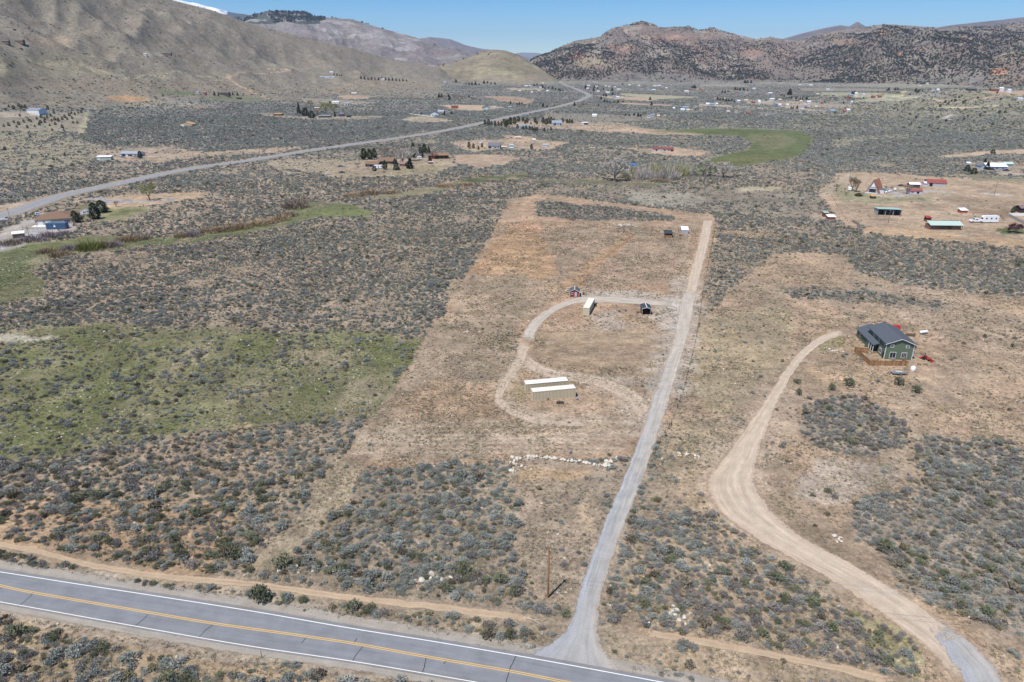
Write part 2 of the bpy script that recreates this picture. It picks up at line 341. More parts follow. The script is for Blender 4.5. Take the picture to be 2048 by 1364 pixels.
def cover(x, y, z):
    """albedo (n,3), shrub density, kind, sageness"""
    r = np.hypot(x, y)
    amp = 2.2 + r * .004
    xw = x + (fbm(x / 9, y / 9, 3, 50) - .5) * 2 * amp; yw = y + (fbm(x / 9, y / 9, 3, 60) - .5) * 2 * amp * 1.2
    u, v, dep = proj(xw, yw, z)
    n1 = fbm(x / 26, y / 26, 4, 70); n2 = fbm(x / 140, y / 140, 3, 80)
    n3 = fbm(x / 15, y / 26, 4, 77); n4 = fbm(x / 5, y / 7, 3, 78)
    col = SOIL[None] * (.86 + .3 * n1[:, None])
    far = sstep(500, 1500, r)[:, None]
    fcol = C(.24, .227, .198)[None] * (.75 + .5 * n2[:, None]); fcol = fcol + (C(.27, .235, .17)[None] - fcol) * (sstep(.52, .66, fbm(x / 210, y / 120, 4, 89)) * .7)[:, None]
    col = col * (1 - far) + far * fcol
    dens = np.clip(.2 + 1.2 * n1, .45, 1) * (.66 + .75 * sstep(.35, .62, fbm(x / 75, y / 75, 3, 88))).clip(0, 1)
    kind = np.zeros(x.shape, dtype=np.int32)
    for (P, colr, op, dn, ftr, kd, lo, hi) in _PP:
        m = np.nonzero((u > lo[0]) & (u < hi[0]) & (v > lo[1]) & (v < hi[1]))[0]
        if len(m) == 0: continue
        sd = sdist(P, u[m], v[m])
        w = sstep(-ftr * .7, ftr * .7, sd)
        k = w > 0
        m = m[k]; w = w[k]
        wc = (w * op)[:, None]
        mott = (.80 + .40 * n1[m])[:, None]
        c2 = colr[None] * mott
        if kd == 1 and dn > .005 or kd == 3:
            c2 = c2 + (C(.245, .20, .145)[None] - c2) * (sstep(.50, .66, n3[m]) * .45)[:, None]
            c2 = c2 + (colr[None] * 1.18 - c2) * (sstep(.52, .36, n3[m]) * .5)[:, None]
        if kd == 2 and .85 <= op < .96:
            c2 = c2 * (.75 + .5 * n4[m])[:, None]
            c2 = c2 + (C(.27, .225, .15)[None] - c2) * (sstep(.60, .72, n3[m]) * .8)[:, None]
            c2 = c2 + (C(.105, .125, .04)[None] - c2) * (sstep(.44, .30, n3[m]) * .7)[:, None]
        col[m] = col[m] * (1 - wc) + c2 * wc
        dens[m] = dens[m] * (1 - w) + dn * w * (.55 + .9 * n1[m])
        kind[m] = np.where(w > .5, kd, kind[m])
    return col, np.clip(dens, 0, 1), kind

HAZE = 2.5e-5
# ------------------------------------------------------------------ materials
_M = {}
def mat(name, rgb, rough=.8, var=0.12, scale=3.0, spec=.3, metal=0.0, rnd=0.0, bump=0.0, attr=None, streak=None):
    if name in _M: return _M[name]
    m = bpy.data.materials.new(name); m.use_nodes = True; t = m.node_tree; N = t.nodes; L = t.links
    b = N['Principled BSDF']; b.inputs['Roughness'].default_value = rough; b.inputs['Metallic'].default_value = metal
    b.inputs['Specular IOR Level'].default_value = spec
    tc = N.new('ShaderNodeTexCoord'); no = N.new('ShaderNodeTexNoise'); no.inputs['Scale'].default_value = scale
    no.inputs['Detail'].default_value = 4
    if streak:
        mp = N.new('ShaderNodeMapping'); mp.inputs['Scale'].default_value = streak
        L.new(tc.outputs['Object'], mp.inputs[0]); L.new(mp.outputs[0], no.inputs[0])
    else: L.new(tc.outputs['Object'], no.inputs[0])
    mr = N.new('ShaderNodeMapRange'); mr.inputs[1].default_value = .25; mr.inputs[2].default_value = .75
    mr.inputs[3].default_value = 1 - var; mr.inputs[4].default_value = 1 + var
    L.new(no.outputs[0], mr.inputs[0])
    fac = mr.outputs[0]
    if rnd:
        oi = N.new('ShaderNodeObjectInfo'); m2 = N.new('ShaderNodeMapRange')
        m2.inputs[3].default_value = 1 - rnd; m2.inputs[4].default_value = 1 + rnd
        L.new(oi.outputs['Random'], m2.inputs[0]); mm = N.new('ShaderNodeMath'); mm.operation = 'MULTIPLY'
        L.new(fac, mm.inputs[0]); L.new(m2.outputs[0], mm.inputs[1]); fac = mm.outputs[0]
    vm = N.new('ShaderNodeVectorMath'); vm.operation = 'SCALE'; L.new(fac, vm.inputs['Scale'])
    if attr:
        at_ = N.new('ShaderNodeAttribute'); at_.attribute_name = attr; vmm = N.new('ShaderNodeVectorMath'); vmm.operation = 'MULTIPLY'
        L.new(at_.outputs['Color'], vmm.inputs[0]); vmm.inputs[1].default_value = rgb; L.new(vmm.outputs[0], vm.inputs[0])
    else: vm.inputs[0].default_value = rgb
    L.new(vm.outputs[0], b.inputs['Base Color'])
    if bump:
        bp = N.new('ShaderNodeBump'); bp.inputs['Strength'].default_value = 1; bp.inputs['Distance'].default_value = bump
        L.new(no.outputs[0], bp.inputs['Height']); L.new(bp.outputs[0], b.inputs['Normal'])
    _M[name] = m
    return m

def ground_mat(name, fine=True):
    m = bpy.data.materials.new(name); m.use_nodes = True; t = m.node_tree; N = t.nodes; L = t.links
    b = N['Principled BSDF']; b.inputs['Roughness'].default_value = .95; b.inputs['Specular IOR Level'].default_value = .1
    a = N.new('ShaderNodeAttribute'); a.attribute_name = 'land'
    g = N.new('ShaderNodeNewGeometry')
    def noise(sc, det, lo, hi, a0=.3, a1=.7, rough=.6):
        n = N.new('ShaderNodeTexNoise'); n.inputs['Scale'].default_value = sc; n.inputs['Detail'].default_value = det
        n.inputs['Roughness'].default_value = rough
        L.new(g.outputs['Position'], n.inputs[0]); r = N.new('ShaderNodeMapRange')
        r.inputs[1].default_value = a0; r.inputs[2].default_value = a1; r.inputs[3].default_value = lo; r.inputs[4].default_value = hi
        L.new(n.outputs[0], r.inputs[0]); return n, r
    def mul(x, y):
        q = N.new('ShaderNodeMath'); q.operation = 'MULTIPLY'; L.new(x, q.inputs[0]); L.new(y, q.inputs[1]); return q.outputs[0]
    if fine:
        n1, r1 = noise(1.15, 6, .60, 1.38, .34, .66, rough=.8)
        n2, r2 = noise(.2, 5, .80, 1.2, rough=.65)
        f = mul(r1.outputs[0], r2.outputs[0])
        n7, r7 = noise(.05, 7, .70, 1.28, .33, .67, rough=.82)
        f = mul(f, r7.outputs[0])
        # dried weeds and litter: darker specks whose amount follows the land cover
        n3 = N.new('ShaderNodeTexNoise'); n3.inputs['Scale'].default_value = .62; n3.inputs['Detail'].default_value = 6; n3.inputs['Roughness'].default_value = .8
        L.new(g.outputs['Position'], n3.inputs[0])
        r3 = N.new('ShaderNodeMapRange'); r3.inputs[1].default_value = .50; r3.inputs[2].default_value = .60; L.new(n3.outputs[0], r3.inputs[0])
        w = N.new('ShaderNodeAttribute'); w.attribute_name = 'weed'
        wf = mul(r3.outputs[0], w.outputs['Fac'])
        # bright specks: pale stones and straw
        n4 = N.new('ShaderNodeTexNoise'); n4.inputs['Scale'].default_value = 1.0; n4.inputs['Detail'].default_value = 5; n4.inputs['Roughness'].default_value = .85
        mp = N.new('ShaderNodeMapping'); mp.inputs['Location'].default_value = (31, 7, 3); L.new(g.outputs['Position'], mp.inputs[0]); L.new(mp.outputs[0], n4.inputs[0])
        r4 = N.new('ShaderNodeMapRange'); r4.inputs[1].default_value = .60; r4.inputs[2].default_value = .68; r4.inputs[4].default_value = .8
        L.new(n4.outputs[0], r4.inputs[0])
    else:
        n1, r1 = noise(.03, 8, .62, 1.35, .34, .66, rough=.8)
        n2, r2 = noise(.004, 5, .8, 1.2)
        f = mul(r1.outputs[0], r2.outputs[0])
    vm = N.new('ShaderNodeVectorMath'); vm.operation = 'SCALE'; L.new(a.outputs['Color'], vm.inputs[0]); L.new(f, vm.inputs['Scale'])
    out = vm.outputs[0]
    if fine:
        mx = N.new('ShaderNodeMix'); mx.data_type = 'RGBA'; L.new(wf, mx.inputs[0]); L.new(out, mx.inputs[6]); mx.inputs[7].default_value = (.125, .115, .085, 1)
        m2 = N.new('ShaderNodeMix'); m2.data_type = 'RGBA'; L.new(mul(r4.outputs[0], w.outputs['Fac']), m2.inputs[0]); L.new(mx.outputs[2], m2.inputs[6]); m2.inputs[7].default_value = (.50, .45, .36, 1)
        out = m2.outputs[2]
    L.new(out, b.inputs['Base Color'])
    bp = N.new('ShaderNodeBump'); bp.inputs['Strength'].default_value = .8; bp.inputs['Distance'].default_value = .35 if fine else 14
    L.new(n1.outputs[0], bp.inputs['Height']); L.new(bp.outputs[0], b.inputs['Normal'])
    return m
GM = ground_mat('soil_and_litter'); MM = ground_mat('mountain_slope', False)

# ------------------------------------------------------------------ mesh helpers
def link(o, parent=None):
    COL.objects.link(o)
    if parent is not None: o.parent = parent
    return o
def tag(o, label=None, cat=None, group=None, kind=None):
    if label: o['label'] = label
    if cat: o['category'] = cat
    if group: o['group'] = group
    if kind: o['kind'] = kind
    return o
def grid_mesh(name, X, Y, Z, material, attrs=None, smooth=True):
    nr, nc = X.shape
    co = np.stack([X, Y, Z], -1).reshape(-1, 3).astype(np.float32)
    i = np.arange(nr - 1)[:, None] * nc + np.arange(nc - 1)[None]
    f = np.stack([i, i + 1, i + nc + 1, i + nc], -1).reshape(-1, 4).astype(np.int32)
    me = bpy.data.meshes.new(name)
    me.vertices.add(len(co)); me.vertices.foreach_set('co', co.ravel())
    me.loops.add(f.size); me.loops.foreach_set('vertex_index', f.ravel())
    me.polygons.add(len(f)); me.polygons.foreach_set('loop_start', np.arange(0, f.size, 4, dtype=np.int32))
    me.polygons.foreach_set('use_smooth', np.full(len(f), smooth))
    for k, (val, tp) in (attrs or {}).items():
        a = me.attributes.new(k, tp, 'POINT')
        if tp == 'FLOAT_COLOR':
            v4 = np.ones((len(co), 4), dtype=np.float32); v4[:, :3] = val.reshape(-1, 3); a.data.foreach_set('color', v4.ravel())
        else: a.data.foreach_set('value', val.astype(np.float32).ravel())
    me.materials.append(material); me.update(); me.validate()
    o = bpy.data.objects.new(name, me)
    return link(o)
def tri_mesh(name, co, faces, mats, mi=None, smooth=False, tv=None):
    me = bpy.data.meshes.new(name)
    me.from_pydata([tuple(map(float, c)) for c in co], [], [tuple(int(i) for i in f) for f in faces])
    for m in mats: me.materials.append(m)
    if mi is not None: me.polygons.foreach_set('material_index', np.asarray(mi, dtype=np.int32))
    if smooth: me.polygons.foreach_set('use_smooth', np.full(len(me.polygons), True))
    if tv is not None:
        a = me.attributes.new('tv', 'FLOAT_COLOR', 'POINT')
        v4 = np.ones((len(co), 4), dtype=np.float32); v4[:, :3] = np.asarray(tv).reshape(len(co), -1); a.data.foreach_set('color', v4.ravel())
    me.update()
    return me

# ------------------------------------------------------------------ ground sheet
rr = [32.0]
while rr[-1] < 5600: rr.append(rr[-1] + min(max(rr[-1], 75) ** 2 / 40000, 13.0))
while rr[-1] < 26000: rr.append(rr[-1] * 1.12)
rr = np.array(rr)
aa = np.radians(np.linspace(-64, 64, 980))
R_, A_ = np.meshgrid(rr, aa, indexing='ij')
GX = R_ * np.sin(A_); GY = R_ * np.cos(A_)
GZ = height(GX, GY)
cc, dd, kk = cover(GX.ravel(), GY.ravel(), GZ.ravel())
weed = np.where(kk == 1, .6, np.where(kk == 2, .3, .7)) * np.clip(fbm(GX.ravel() / 18, GY.ravel() / 18, 4, 91) * 2.2 - .45, 0, 1)
# wheel ruts and drag marks, as changes of the soil's own colour
def line_dist(x, y, P):
    d = np.full(x.shape, 1e9)
    for (ax, ay), (bx, by) in zip(P[:-1], P[1:]):
        ex, ey = bx - ax, by - ay
        t = np.clip(((x - ax) * ex + (y - ay) * ey) / (ex * ex + ey * ey + 1e-9), 0, 1)
        d = np.minimum(d, np.hypot(x - ax - ex * t, y - ay - ey * t))
    return d
def smooth_poly(P, n=8):
    P = np.array(P, dtype=float)
    if len(P) < 3: return P
    Q = np.vstack([2 * P[0] - P[1], P, 2 * P[-1] - P[-2]]); out = []
    for i in range(1, len(Q) - 2):
        for k in range(n):
            t = k / n
            out.append(.5 * ((2 * Q[i]) + (-Q[i - 1] + Q[i + 1]) * t + (2 * Q[i - 1] - 5 * Q[i] + 4 * Q[i + 1] - Q[i + 2]) * t * t + (-Q[i - 1] + 3 * Q[i] - 3 * Q[i + 1] + Q[i + 2]) * t ** 3))
    out.append(P[-1]); return np.array(out)
def world_line(px, n=6):
    return smooth_poly([at(u, v)[:2] for u, v in px], n)
def stroke(px, width, colr, op, n=4):
    P = world_line(px, n); x = GX.ravel(); y = GY.ravel()
    lo = P.min(0) - width * 2; hi = P.max(0) + width * 2
    m = np.nonzero((x > lo[0]) & (x < hi[0]) & (y > lo[1]) & (y < hi[1]))[0]
    if len(m) == 0: return
    d = line_dist(x[m], y[m], P) + (fbm(x[m] / 3, y[m] / 3, 3, 44) - .5) * width * .9
    w = (1 - sstep(width * .35, width * .75, d)) * op
    cc[m] = cc[m] * (1 - w[:, None]) + np.asarray(colr)[None] * w[:, None]
    weed[m] *= (1 - w)
STROKES = [
 ([(1042,690),(1036,725),(1018,755),(1003,785),(1008,806),(1045,826),(1110,838),(1200,840),(1270,838)], 4.5, PALE*.9, .7),
 ([(1046,725),(1075,738),(1130,750),(1190,758),(1235,775),(1270,800),(1290,825)], 5.5, PALE*.95, .75),
 ([(1012,770),(985,800),(940,815),(880,828)], 5, C(.38,.27,.18), .5),
 ([(1190,760),(1280,762),(1300,770)], 6, C(.40,.36,.31), .35),
 ([(1190,775),(1260,790),(1280,820)], 5, C(.42,.35,.28), .4),
 ([(1268,470),(1240,492),(1205,520),(1178,548),(1160,572)], 1.5, C(.22,.13,.08), .9),
 ([(1262,470),(1232,492),(1195,520),(1165,548),(1145,572)], 7, ORG, .55),
 ([(1395,500),(1380,545),(1372,580)], 4, C(.42,.32,.22), .5),
 ([(1380,470),(1360,530),(1345,575)], 2.2, C(.40,.30,.21), .5),
 ([(1180,586),(1280,590),(1350,594)], 7, C(.36,.245,.155), .5),
 ([(1060,655),(1200,650),(1340,654)], 5, C(.40,.29,.2), .5),
 ([(1455,958),(1425,955),(1406,968),(1408,990),(1430,1003),(1465,1005)], 1.3, C(.25,.19,.13), .6),
 ([(1462,968),(1436,966),(1420,978),(1425,994),(1455,1002)], 1.0, C(.27,.2,.14), .6),
 ([(1450,950),(1415,950),(1400,968),(1402,995),(1430,1020),(1475,1060)], 9, C(.40,.30,.205), .8),
 ([(1375,560),(1372,600),(1366,640),(1352,700),(1335,770)], 12, C(.40,.355,.30), .6),
 ([(1340,600),(1300,596),(1230,588),(1180,590)], 12, C(.42,.38,.33), .6),
 ([(1345,612),(1330,632),(1345,650)], 10, C(.42,.38,.33), .5),
 ([(1225,628),(1205,640),(1230,650)], 9, C(.40,.36,.31), .5),
 ([(1300,800),(1270,815),(1290,850)], 9, C(.42,.35,.28), .6),
 ([(1560,800),(1500,880),(1470,950)], 15, C(.41,.325,.25), .45),
 ([(1430,960),(1470,1030),(1540,1090),(1640,1150)], 9, C(.41,.32,.235), .6),
 ([(0,1238),(100,1262),(200,1284),(300,1304),(400,1322),(500,1338),(640,1360)], .8, C(.20,.15,.1), .7),
 ([(0,1243),(100,1267),(200,1290),(300,1310),(400,1328),(500,1345),(640,1366)], 1.6, C(.42,.31,.2), .7),
 ([(1810,790),(1812,830),(1818,880),(1815,950),(1800,1010)], 5, C(.40,.31,.22), .6),
 ([(380,1010),(470,860),(495,850)], 3, C(.40,.29,.19), .6),
 ([(700,215),(760,205),(860,178),(885,168)], 6, STRAW, .5),
 ([(455,152),(462,160),(480,172),(510,187),(540,198),(600,208)], 8, C(.44,.31,.2), .95),
 ([(455,152),(475,148),(540,145),(580,139),(520,132)], 6, C(.42,.32,.22), .8),
 ([(182,110),(195,118),(215,125),(240,128)], 5, STRAW, .6),
 ([(-20,232),(50,232),(90,229)], 7, C(.42,.36,.3), .9),
 ([(760,280),(800,283),(860,286),(900,290)], 6, STRAW, .6),
 ([(800,280),(860,272),(910,268)], 5, STRAW, .6),
 ([(945,256),(985,259),(1020,270),(1060,279),(1120,288),(1200,293)], 6, STRAW*1.1, .8),
 ([(1150,301),(1110,297),(1070,300),(1040,306)], 6, STRAW, .8),
 ([(1040,271),(1150,292),(1240,296)], 5, C(.40,.3,.2), .7),
 ([(1235,318),(1280,312),(1320,302)], 6, C(.45,.38,.28), .8),
 ([(500,348),(560,343),(600,350),(660,368)], 4, C(.38,.3,.21), .6),
 ([(640,348),(670,330),(700,322)], 4, C(.36,.29,.2), .6),
 ([(1340,198),(1380,206)], 8, STRAW*1.1, .8), ([(1320,215),(1340,222),(1370,226)], 7, STRAW*1.1, .8),
 ([(1440,208),(1520,216),(1580,224),(1610,227)], 8, C(.45,.38,.28), .9),
 ([(1812,178),(1806,184),(1798,190)], 10, STRAW*1.2, .9),
 ([(1860,196),(1900,205),(1960,198),(2060,190)], 9, C(.42,.32,.22), .85),
 ([(1700,345),(1662,380),(1642,388)], 4, C(.40,.34,.26), .6),
 ([(1800,378),(1840,381),(1900,384),(1960,387),(2080,393)], 4.5, C(.42,.39,.34), .9),
 ([(1745,390),(1780,392),(1830,388),(1860,382)], 5, C(.34,.33,.31), .8),
 ([(1770,376),(1790,386),(1800,392)], 7, C(.36,.35,.34), .7),
 ([(0,448),(60,427),(120,412),(180,396)], 3, C(.42,.34,.25), .8),
 ([(180,395),(240,402),(290,402),(340,400)], 7, C(.27,.27,.275), .95),
 ([(215,405),(190,415),(165,425),(150,432)], 6, C(.29,.29,.29), .9),
 ([(-20,500),(30,478),(90,455),(120,440)], 8, C(.33,.32,.31), .9),
 ([(350,240),(395,247),(405,262),(412,278)], 6, C(.42,.34,.25), .8),
 ([(640,300),(560,296),(480,306)], 6, C(.40,.32,.23), .5),
 ([(1130,290),(1200,292),(1320,294)], 4, STRAW, .5),
 ([(840,246),(880,242),(910,238)], 6, C(.42,.35,.27), .9),
 ([(1180,376),(1120,378),(1080,388)], 2.5, TAN, .7),
 ([(100,330),(200,340),(320,336)], 5, C(.3,.26,.2), .4),
]
for a_ in STROKES: stroke(*a_)
GC = cc; GD = dd; GK = kk
for q in range(16):     # scraper and mower passes across the parcel
    yy = 838 + q * 4.4; x0_ = 740 - q * 3; stroke([(x0_ + 60 * (q % 3), yy + 2), (930, yy), (1130, yy - 1), (1275 - 30 * (q % 4), yy + 1)], 1.0, [C(.29,.225,.16), C(.43,.335,.245)][q % 2], .55, 3)
for q in range(12):
    stroke([(1085 + q * 2, 672 + q * 5), (1200, 668 + q * 5.2), (1325 - q, 668 + q * 5)], .8, [C(.27,.20,.14), C(.38,.275,.185)][q % 2], .45, 3)
for q in range(14):
    stroke([(1015 - q * 4, 475 + q * 5.5), (1050, 474 + q * 5.6), (1100, 478 + q * 5)], 1.0, [C(.30,.20,.12), C(.47,.31,.19)][q % 2], .45, 3)
for tr_ in ([(600,290),(520,270),(480,262)], [(1200,232),(1260,226),(1330,222),(1400,224)], [(1560,222),(1640,226),(1700,230)], [(1290,318),(1240,325),(1190,330)], [(860,205),(800,210),(740,208)], [(1000,176),(1080,180),(1130,186)],
            [(250,160),(330,150),(420,152)], [(60,120),(140,128),(230,150)], [(1700,190),(1780,196),(1860,196)], [(1400,190),(1500,192),(1600,196)], [(430,330),(500,345),(560,372),(600,395)], [(760,355),(840,352),(900,345)]):
    stroke(tr_, 4.5, STRAW * 1.05, .7)
for q in range(11):     # plough lines of the trial field far off by the highway
    stroke([(970 + q * 10, 193 + q * .8), (990 + q * 8, 199 + q * .6)], 5, C(.2, .17, .13), .6, 2)
g = grid_mesh('ground', GX, GY, GZ - .02, GM, {'land': (cc, 'FLOAT_COLOR'), 'weed': (weed, 'FLOAT')})
tag(g, kind='structure')

# ------------------------------------------------------------------ roads
def strip(name, L, Rr, z, m, jag=0.0, seed=0, cols=2, kind='structure', land=None, s0=True):
    """sheet between two world polylines resampled together"""
    L = np.array(L, dtype=float); Rr = np.array(Rr, dtype=float)
    def resample(P, n):
        s = np.concatenate([[0], np.cumsum(np.hypot(*np.diff(P, axis=0).T))]); t = np.linspace(0, s[-1], n)
        return np.stack([np.interp(t, s, P[:, 0]), np.interp(t, s, P[:, 1])], -1)
    ln = max(np.hypot(*np.diff(L, axis=0).T).sum(), np.hypot(*np.diff(Rr, axis=0).T).sum())
    n = int(min(1600, max(8, ln / (0.35 if jag else 2.0))))
    L = resample(L, n); Rr = resample(Rr, n)
    if jag:
        d = Rr - L; d /= np.hypot(d[:, 0], d[:, 1])[:, None] + 1e-9
        tt = np.arange(n)
        L = L + d * ((fbm(tt / 7, tt * 0 + seed, 4, seed) - .5) * 2 * jag)[:, None]
        Rr = Rr + d * ((fbm(tt / 7, tt * 0 + seed + 40, 4, seed + 5) - .5) * 2 * jag)[:, None]
    w = np.linspace(0, 1, cols)
    X = L[:, 0][:, None] * (1 - w) + Rr[:, 0][:, None] * w; Y = L[:, 1][:, None] * (1 - w) + Rr[:, 1][:, None] * w
    Z = height(X, Y) + z + np.hypot(X, Y) * .00008
    o = grid_mesh(name, X, Y, Z, m, {'across': (np.broadcast_to(w, X.shape).copy(), 'FLOAT'), 'along': (np.broadcast_to((np.arange(n) * ln / n)[:, None], X.shape).copy(), 'FLOAT'), 'endd': (np.broadcast_to((np.minimum(np.arange(n) if s0 else np.arange(n) + 999, n - 1 - np.arange(n)) * ln / n)[:, None], X.shape).copy(), 'FLOAT')})
    if kind: tag(o, kind=kind)
    return o
def ext(P, k0=1.0, k1=1.0):
    """carry a traced edge on past both ends of the picture"""
    P = np.array(P, float); a = P[0] + (P[0] - P[1]) / np.hypot(*(P[0] - P[1])) * k0; b = P[-1] + (P[-1] - P[-2]) / np.hypot(*(P[-1] - P[-2])) * k1
    return np.vstack([a, P, b])
def wl(px): return smooth_poly([flat(u, v) for u, v in px], 8)

def road_mat(name, base, mid, ruts, rutcol, grain=9.0, var=.18, edge=None, fade=0.0, width=9.0, strk=.1, dust=False, endl=16):
    m = bpy.data.materials.new(name); m.use_nodes = True; t = m.node_tree; N = t.nodes; L = t.links
    b = N['Principled BSDF']; b.inputs['Roughness'].default_value = .92; b.inputs['Specular IOR Level'].default_value = .15
    g = N.new('ShaderNodeNewGeometry'); a = N.new('ShaderNodeAttribute'); a.attribute_name = 'across'
    cr = N.new('ShaderNodeValToRGB'); e = cr.color_ramp; e.interpolation = 'B_SPLINE'
    n0 = N.new('ShaderNodeTexNoise'); n0.inputs['Scale'].default_value = .12; n0.inputs['Detail'].default_value = 4; L.new(g.outputs['Position'], n0.inputs[0])
    ad = N.new('ShaderNodeMath'); ad.operation = 'MULTIPLY_ADD'; L.new(n0.outputs[0], ad.inputs[0]); ad.inputs[1].default_value = .22
    sb = N.new('ShaderNodeMath'); sb.operation = 'ADD'; sb.inputs[1].default_value = -.11; L.new(a.outputs['Fac'], sb.inputs[0]); L.new(sb.outputs[0], ad.inputs[2])
    L.new(ad.outputs[0], cr.inputs[0])
    stops = [(0, edge or base)] + [(p, c) for p, c in zip(ruts, rutcol)] + [(1, edge or base)]
    while len(e.elements) > 1: e.elements.remove(e.elements[0])
    e.elements[0].position = 0; e.elements[0].color = (*stops[0][1], 1)
    for p, c in stops[1:]:
        q = e.elements.new(p); q.color = (*c, 1)
    n1 = N.new('ShaderNodeTexNoise'); n1.inputs['Scale'].default_value = grain; n1.inputs['Detail'].default_value = 5; n1.inputs['Roughness'].default_value = .75; L.new(g.outputs['Position'], n1.inputs[0])
    n2 = N.new('ShaderNodeTexNoise'); n2.inputs['Scale'].default_value = .35; n2.inputs['Detail'].default_value = 5; L.new(g.outputs['Position'], n2.inputs[0])
    r1 = N.new('ShaderNodeMapRange'); r1.inputs[1].default_value = .3; r1.inputs[2].default_value = .7; r1.inputs[3].default_value = 1 - var; r1.inputs[4].default_value = 1 + var; L.new(n1.outputs[0], r1.inputs[0])
    r2 = N.new('ShaderNodeMapRange'); r2.inputs[1].default_value = .3; r2.inputs[2].default_value = .7; r2.inputs[3].default_value = .9; r2.inputs[4].default_value = 1.1; L.new(n2.outputs[0], r2.inputs[0])
    mm = N.new('ShaderNodeMath'); mm.operation = 'MULTIPLY'; L.new(r1.outputs[0], mm.inputs[0]); L.new(r2.outputs[0], mm.inputs[1])
    # tyre streaks that run with the road
    al = N.new('ShaderNodeAttribute'); al.attribute_name = 'along'; cx = N.new('ShaderNodeCombineXYZ')
    s1 = N.new('ShaderNodeMath'); s1.operation = 'MULTIPLY'; s1.inputs[1].default_value = width * 1.3; L.new(a.outputs['Fac'], s1.inputs[0]); L.new(s1.outputs[0], cx.inputs[0])
    s2 = N.new('ShaderNodeMath'); s2.operation = 'MULTIPLY'; s2.inputs[1].default_value = .05; L.new(al.outputs['Fac'], s2.inputs[0]); L.new(s2.outputs[0], cx.inputs[1])
    n5 = N.new('ShaderNodeTexNoise'); n5.inputs['Scale'].default_value = 1.0; n5.inputs['Detail'].default_value = 5; n5.inputs['Roughness'].default_value = .7; L.new(cx.outputs[0], n5.inputs[0])
    r5 = N.new('ShaderNodeMapRange'); r5.inputs[1].default_value = .32; r5.inputs[2].default_value = .68; r5.inputs[3].default_value = 1 - strk; r5.inputs[4].default_value = 1 + strk; L.new(n5.outputs[0], r5.inputs[0])
    m5 = N.new('ShaderNodeMath'); m5.operation = 'MULTIPLY'; L.new(mm.outputs[0], m5.inputs[0]); L.new(r5.outputs[0], m5.inputs[1]); mm = m5
    if fade:    # gravel thins out into the soil at both edges
        e1 = N.new('ShaderNodeMath'); e1.operation = 'PINGPONG'; e1.inputs[1].default_value = .5; L.new(a.outputs['Fac'], e1.inputs[0])
        e2 = N.new('ShaderNodeMapRange'); e2.inputs[1].default_value = 0; e2.inputs[2].default_value = fade; e2.inputs[3].default_value = -.35; e2.inputs[4].default_value = .35; 
        ee = N.new('ShaderNodeAttribute'); ee.attribute_name = 'endd'; er = N.new('ShaderNodeMapRange'); er.inputs[1].default_value = 0; er.inputs[2].default_value = endl; er.inputs[4].default_value = fade; L.new(ee.outputs['Fac'], er.inputs[0])
        em = N.new('ShaderNodeMath'); em.operation = 'MINIMUM'; L.new(e1.outputs[0], em.inputs[0]); L.new(er.outputs[0], em.inputs[1]); L.new(em.outputs[0], e2.inputs[0])
        n6 = N.new('ShaderNodeTexNoise'); n6.inputs['Scale'].default_value = .9; n6.inputs['Detail'].default_value = 6; n6.inputs['Roughness'].default_value = .8; L.new(g.outputs['Position'], n6.inputs[0])
        e3 = N.new('ShaderNodeMath'); e3.operation = 'ADD'; L.new(n6.outputs[0], e3.inputs[0]); L.new(e2.outputs[0], e3.inputs[1])
        e4 = N.new('ShaderNodeMapRange'); e4.inputs[1].default_value = .42; e4.inputs[2].default_value = .52; L.new(e3.outputs[0], e4.inputs[0]); L.new(e4.outputs[0], b.inputs['Alpha'])
    src = cr.outputs[0]
    if dust:    # pale dust lies thicker further up the lane
        sx = N.new('ShaderNodeSeparateXYZ'); L.new(g.outputs['Position'], sx.inputs[0]); q1 = N.new('ShaderNodeMath'); q1.operation = 'MULTIPLY_ADD'; q1.inputs[1].default_value = 90; L.new(n2.outputs[0], q1.inputs[0]); L.new(sx.outputs[1], q1.inputs[2])
        q2 = N.new('ShaderNodeMapRange'); q2.inputs[1].default_value = 165; q2.inputs[2].default_value = 265; q2.inputs[4].default_value = .9; L.new(q1.outputs[0], q2.inputs[0])
        q3 = N.new('ShaderNodeMix'); q3.data_type = 'RGBA'; L.new(q2.outputs[0], q3.inputs[0]); L.new(cr.outputs[0], q3.inputs[6]); q3.inputs[7].default_value = (.425, .37, .30, 1); src = q3.outputs[2]
    vm = N.new('ShaderNodeVectorMath'); vm.operation = 'SCALE'; L.new(src, vm.inputs[0]); L.new(mm.outputs[0], vm.inputs['Scale'])
    L.new(vm.outputs[0], b.inputs['Base Color'])
    return m
asph = road_mat('asphalt', (.205,.205,.21), None, [.07,.17,.26,.38,.48,.58,.68,.80,.93], [(.183,.19,.20),(.215,.223,.236),(.187,.193,.204),(.218,.226,.24),(.196,.202,.213),(.218,.226,.24),(.183,.189,.20),(.212,.22,.234),(.192,.193,.195)], 9, .14, (.21,.20,.19), 0, 9, .09)
grav = road_mat('pale_gravel', (.34,.31,.27), None, [.08,.22,.34,.48,.62,.75,.9], [(.28,.285,.29),(.34,.34,.345),(.30,.305,.31),(.33,.315,.29),(.31,.30,.29),(.36,.34,.31),(.36,.31,.26)], 7, .22, (.31,.27,.23), .24, 7, .2, True)
dirt = road_mat('packed_dirt', (.40,.31,.215), None, [.1,.25,.38,.5,.6,.74,.9], [(.40,.295,.205),(.48,.395,.305),(.40,.315,.235),(.49,.41,.32),(.42,.33,.25),(.49,.405,.315),(.40,.31,.225)], 3, .15, (.37,.28,.195), .26, 10, .2)
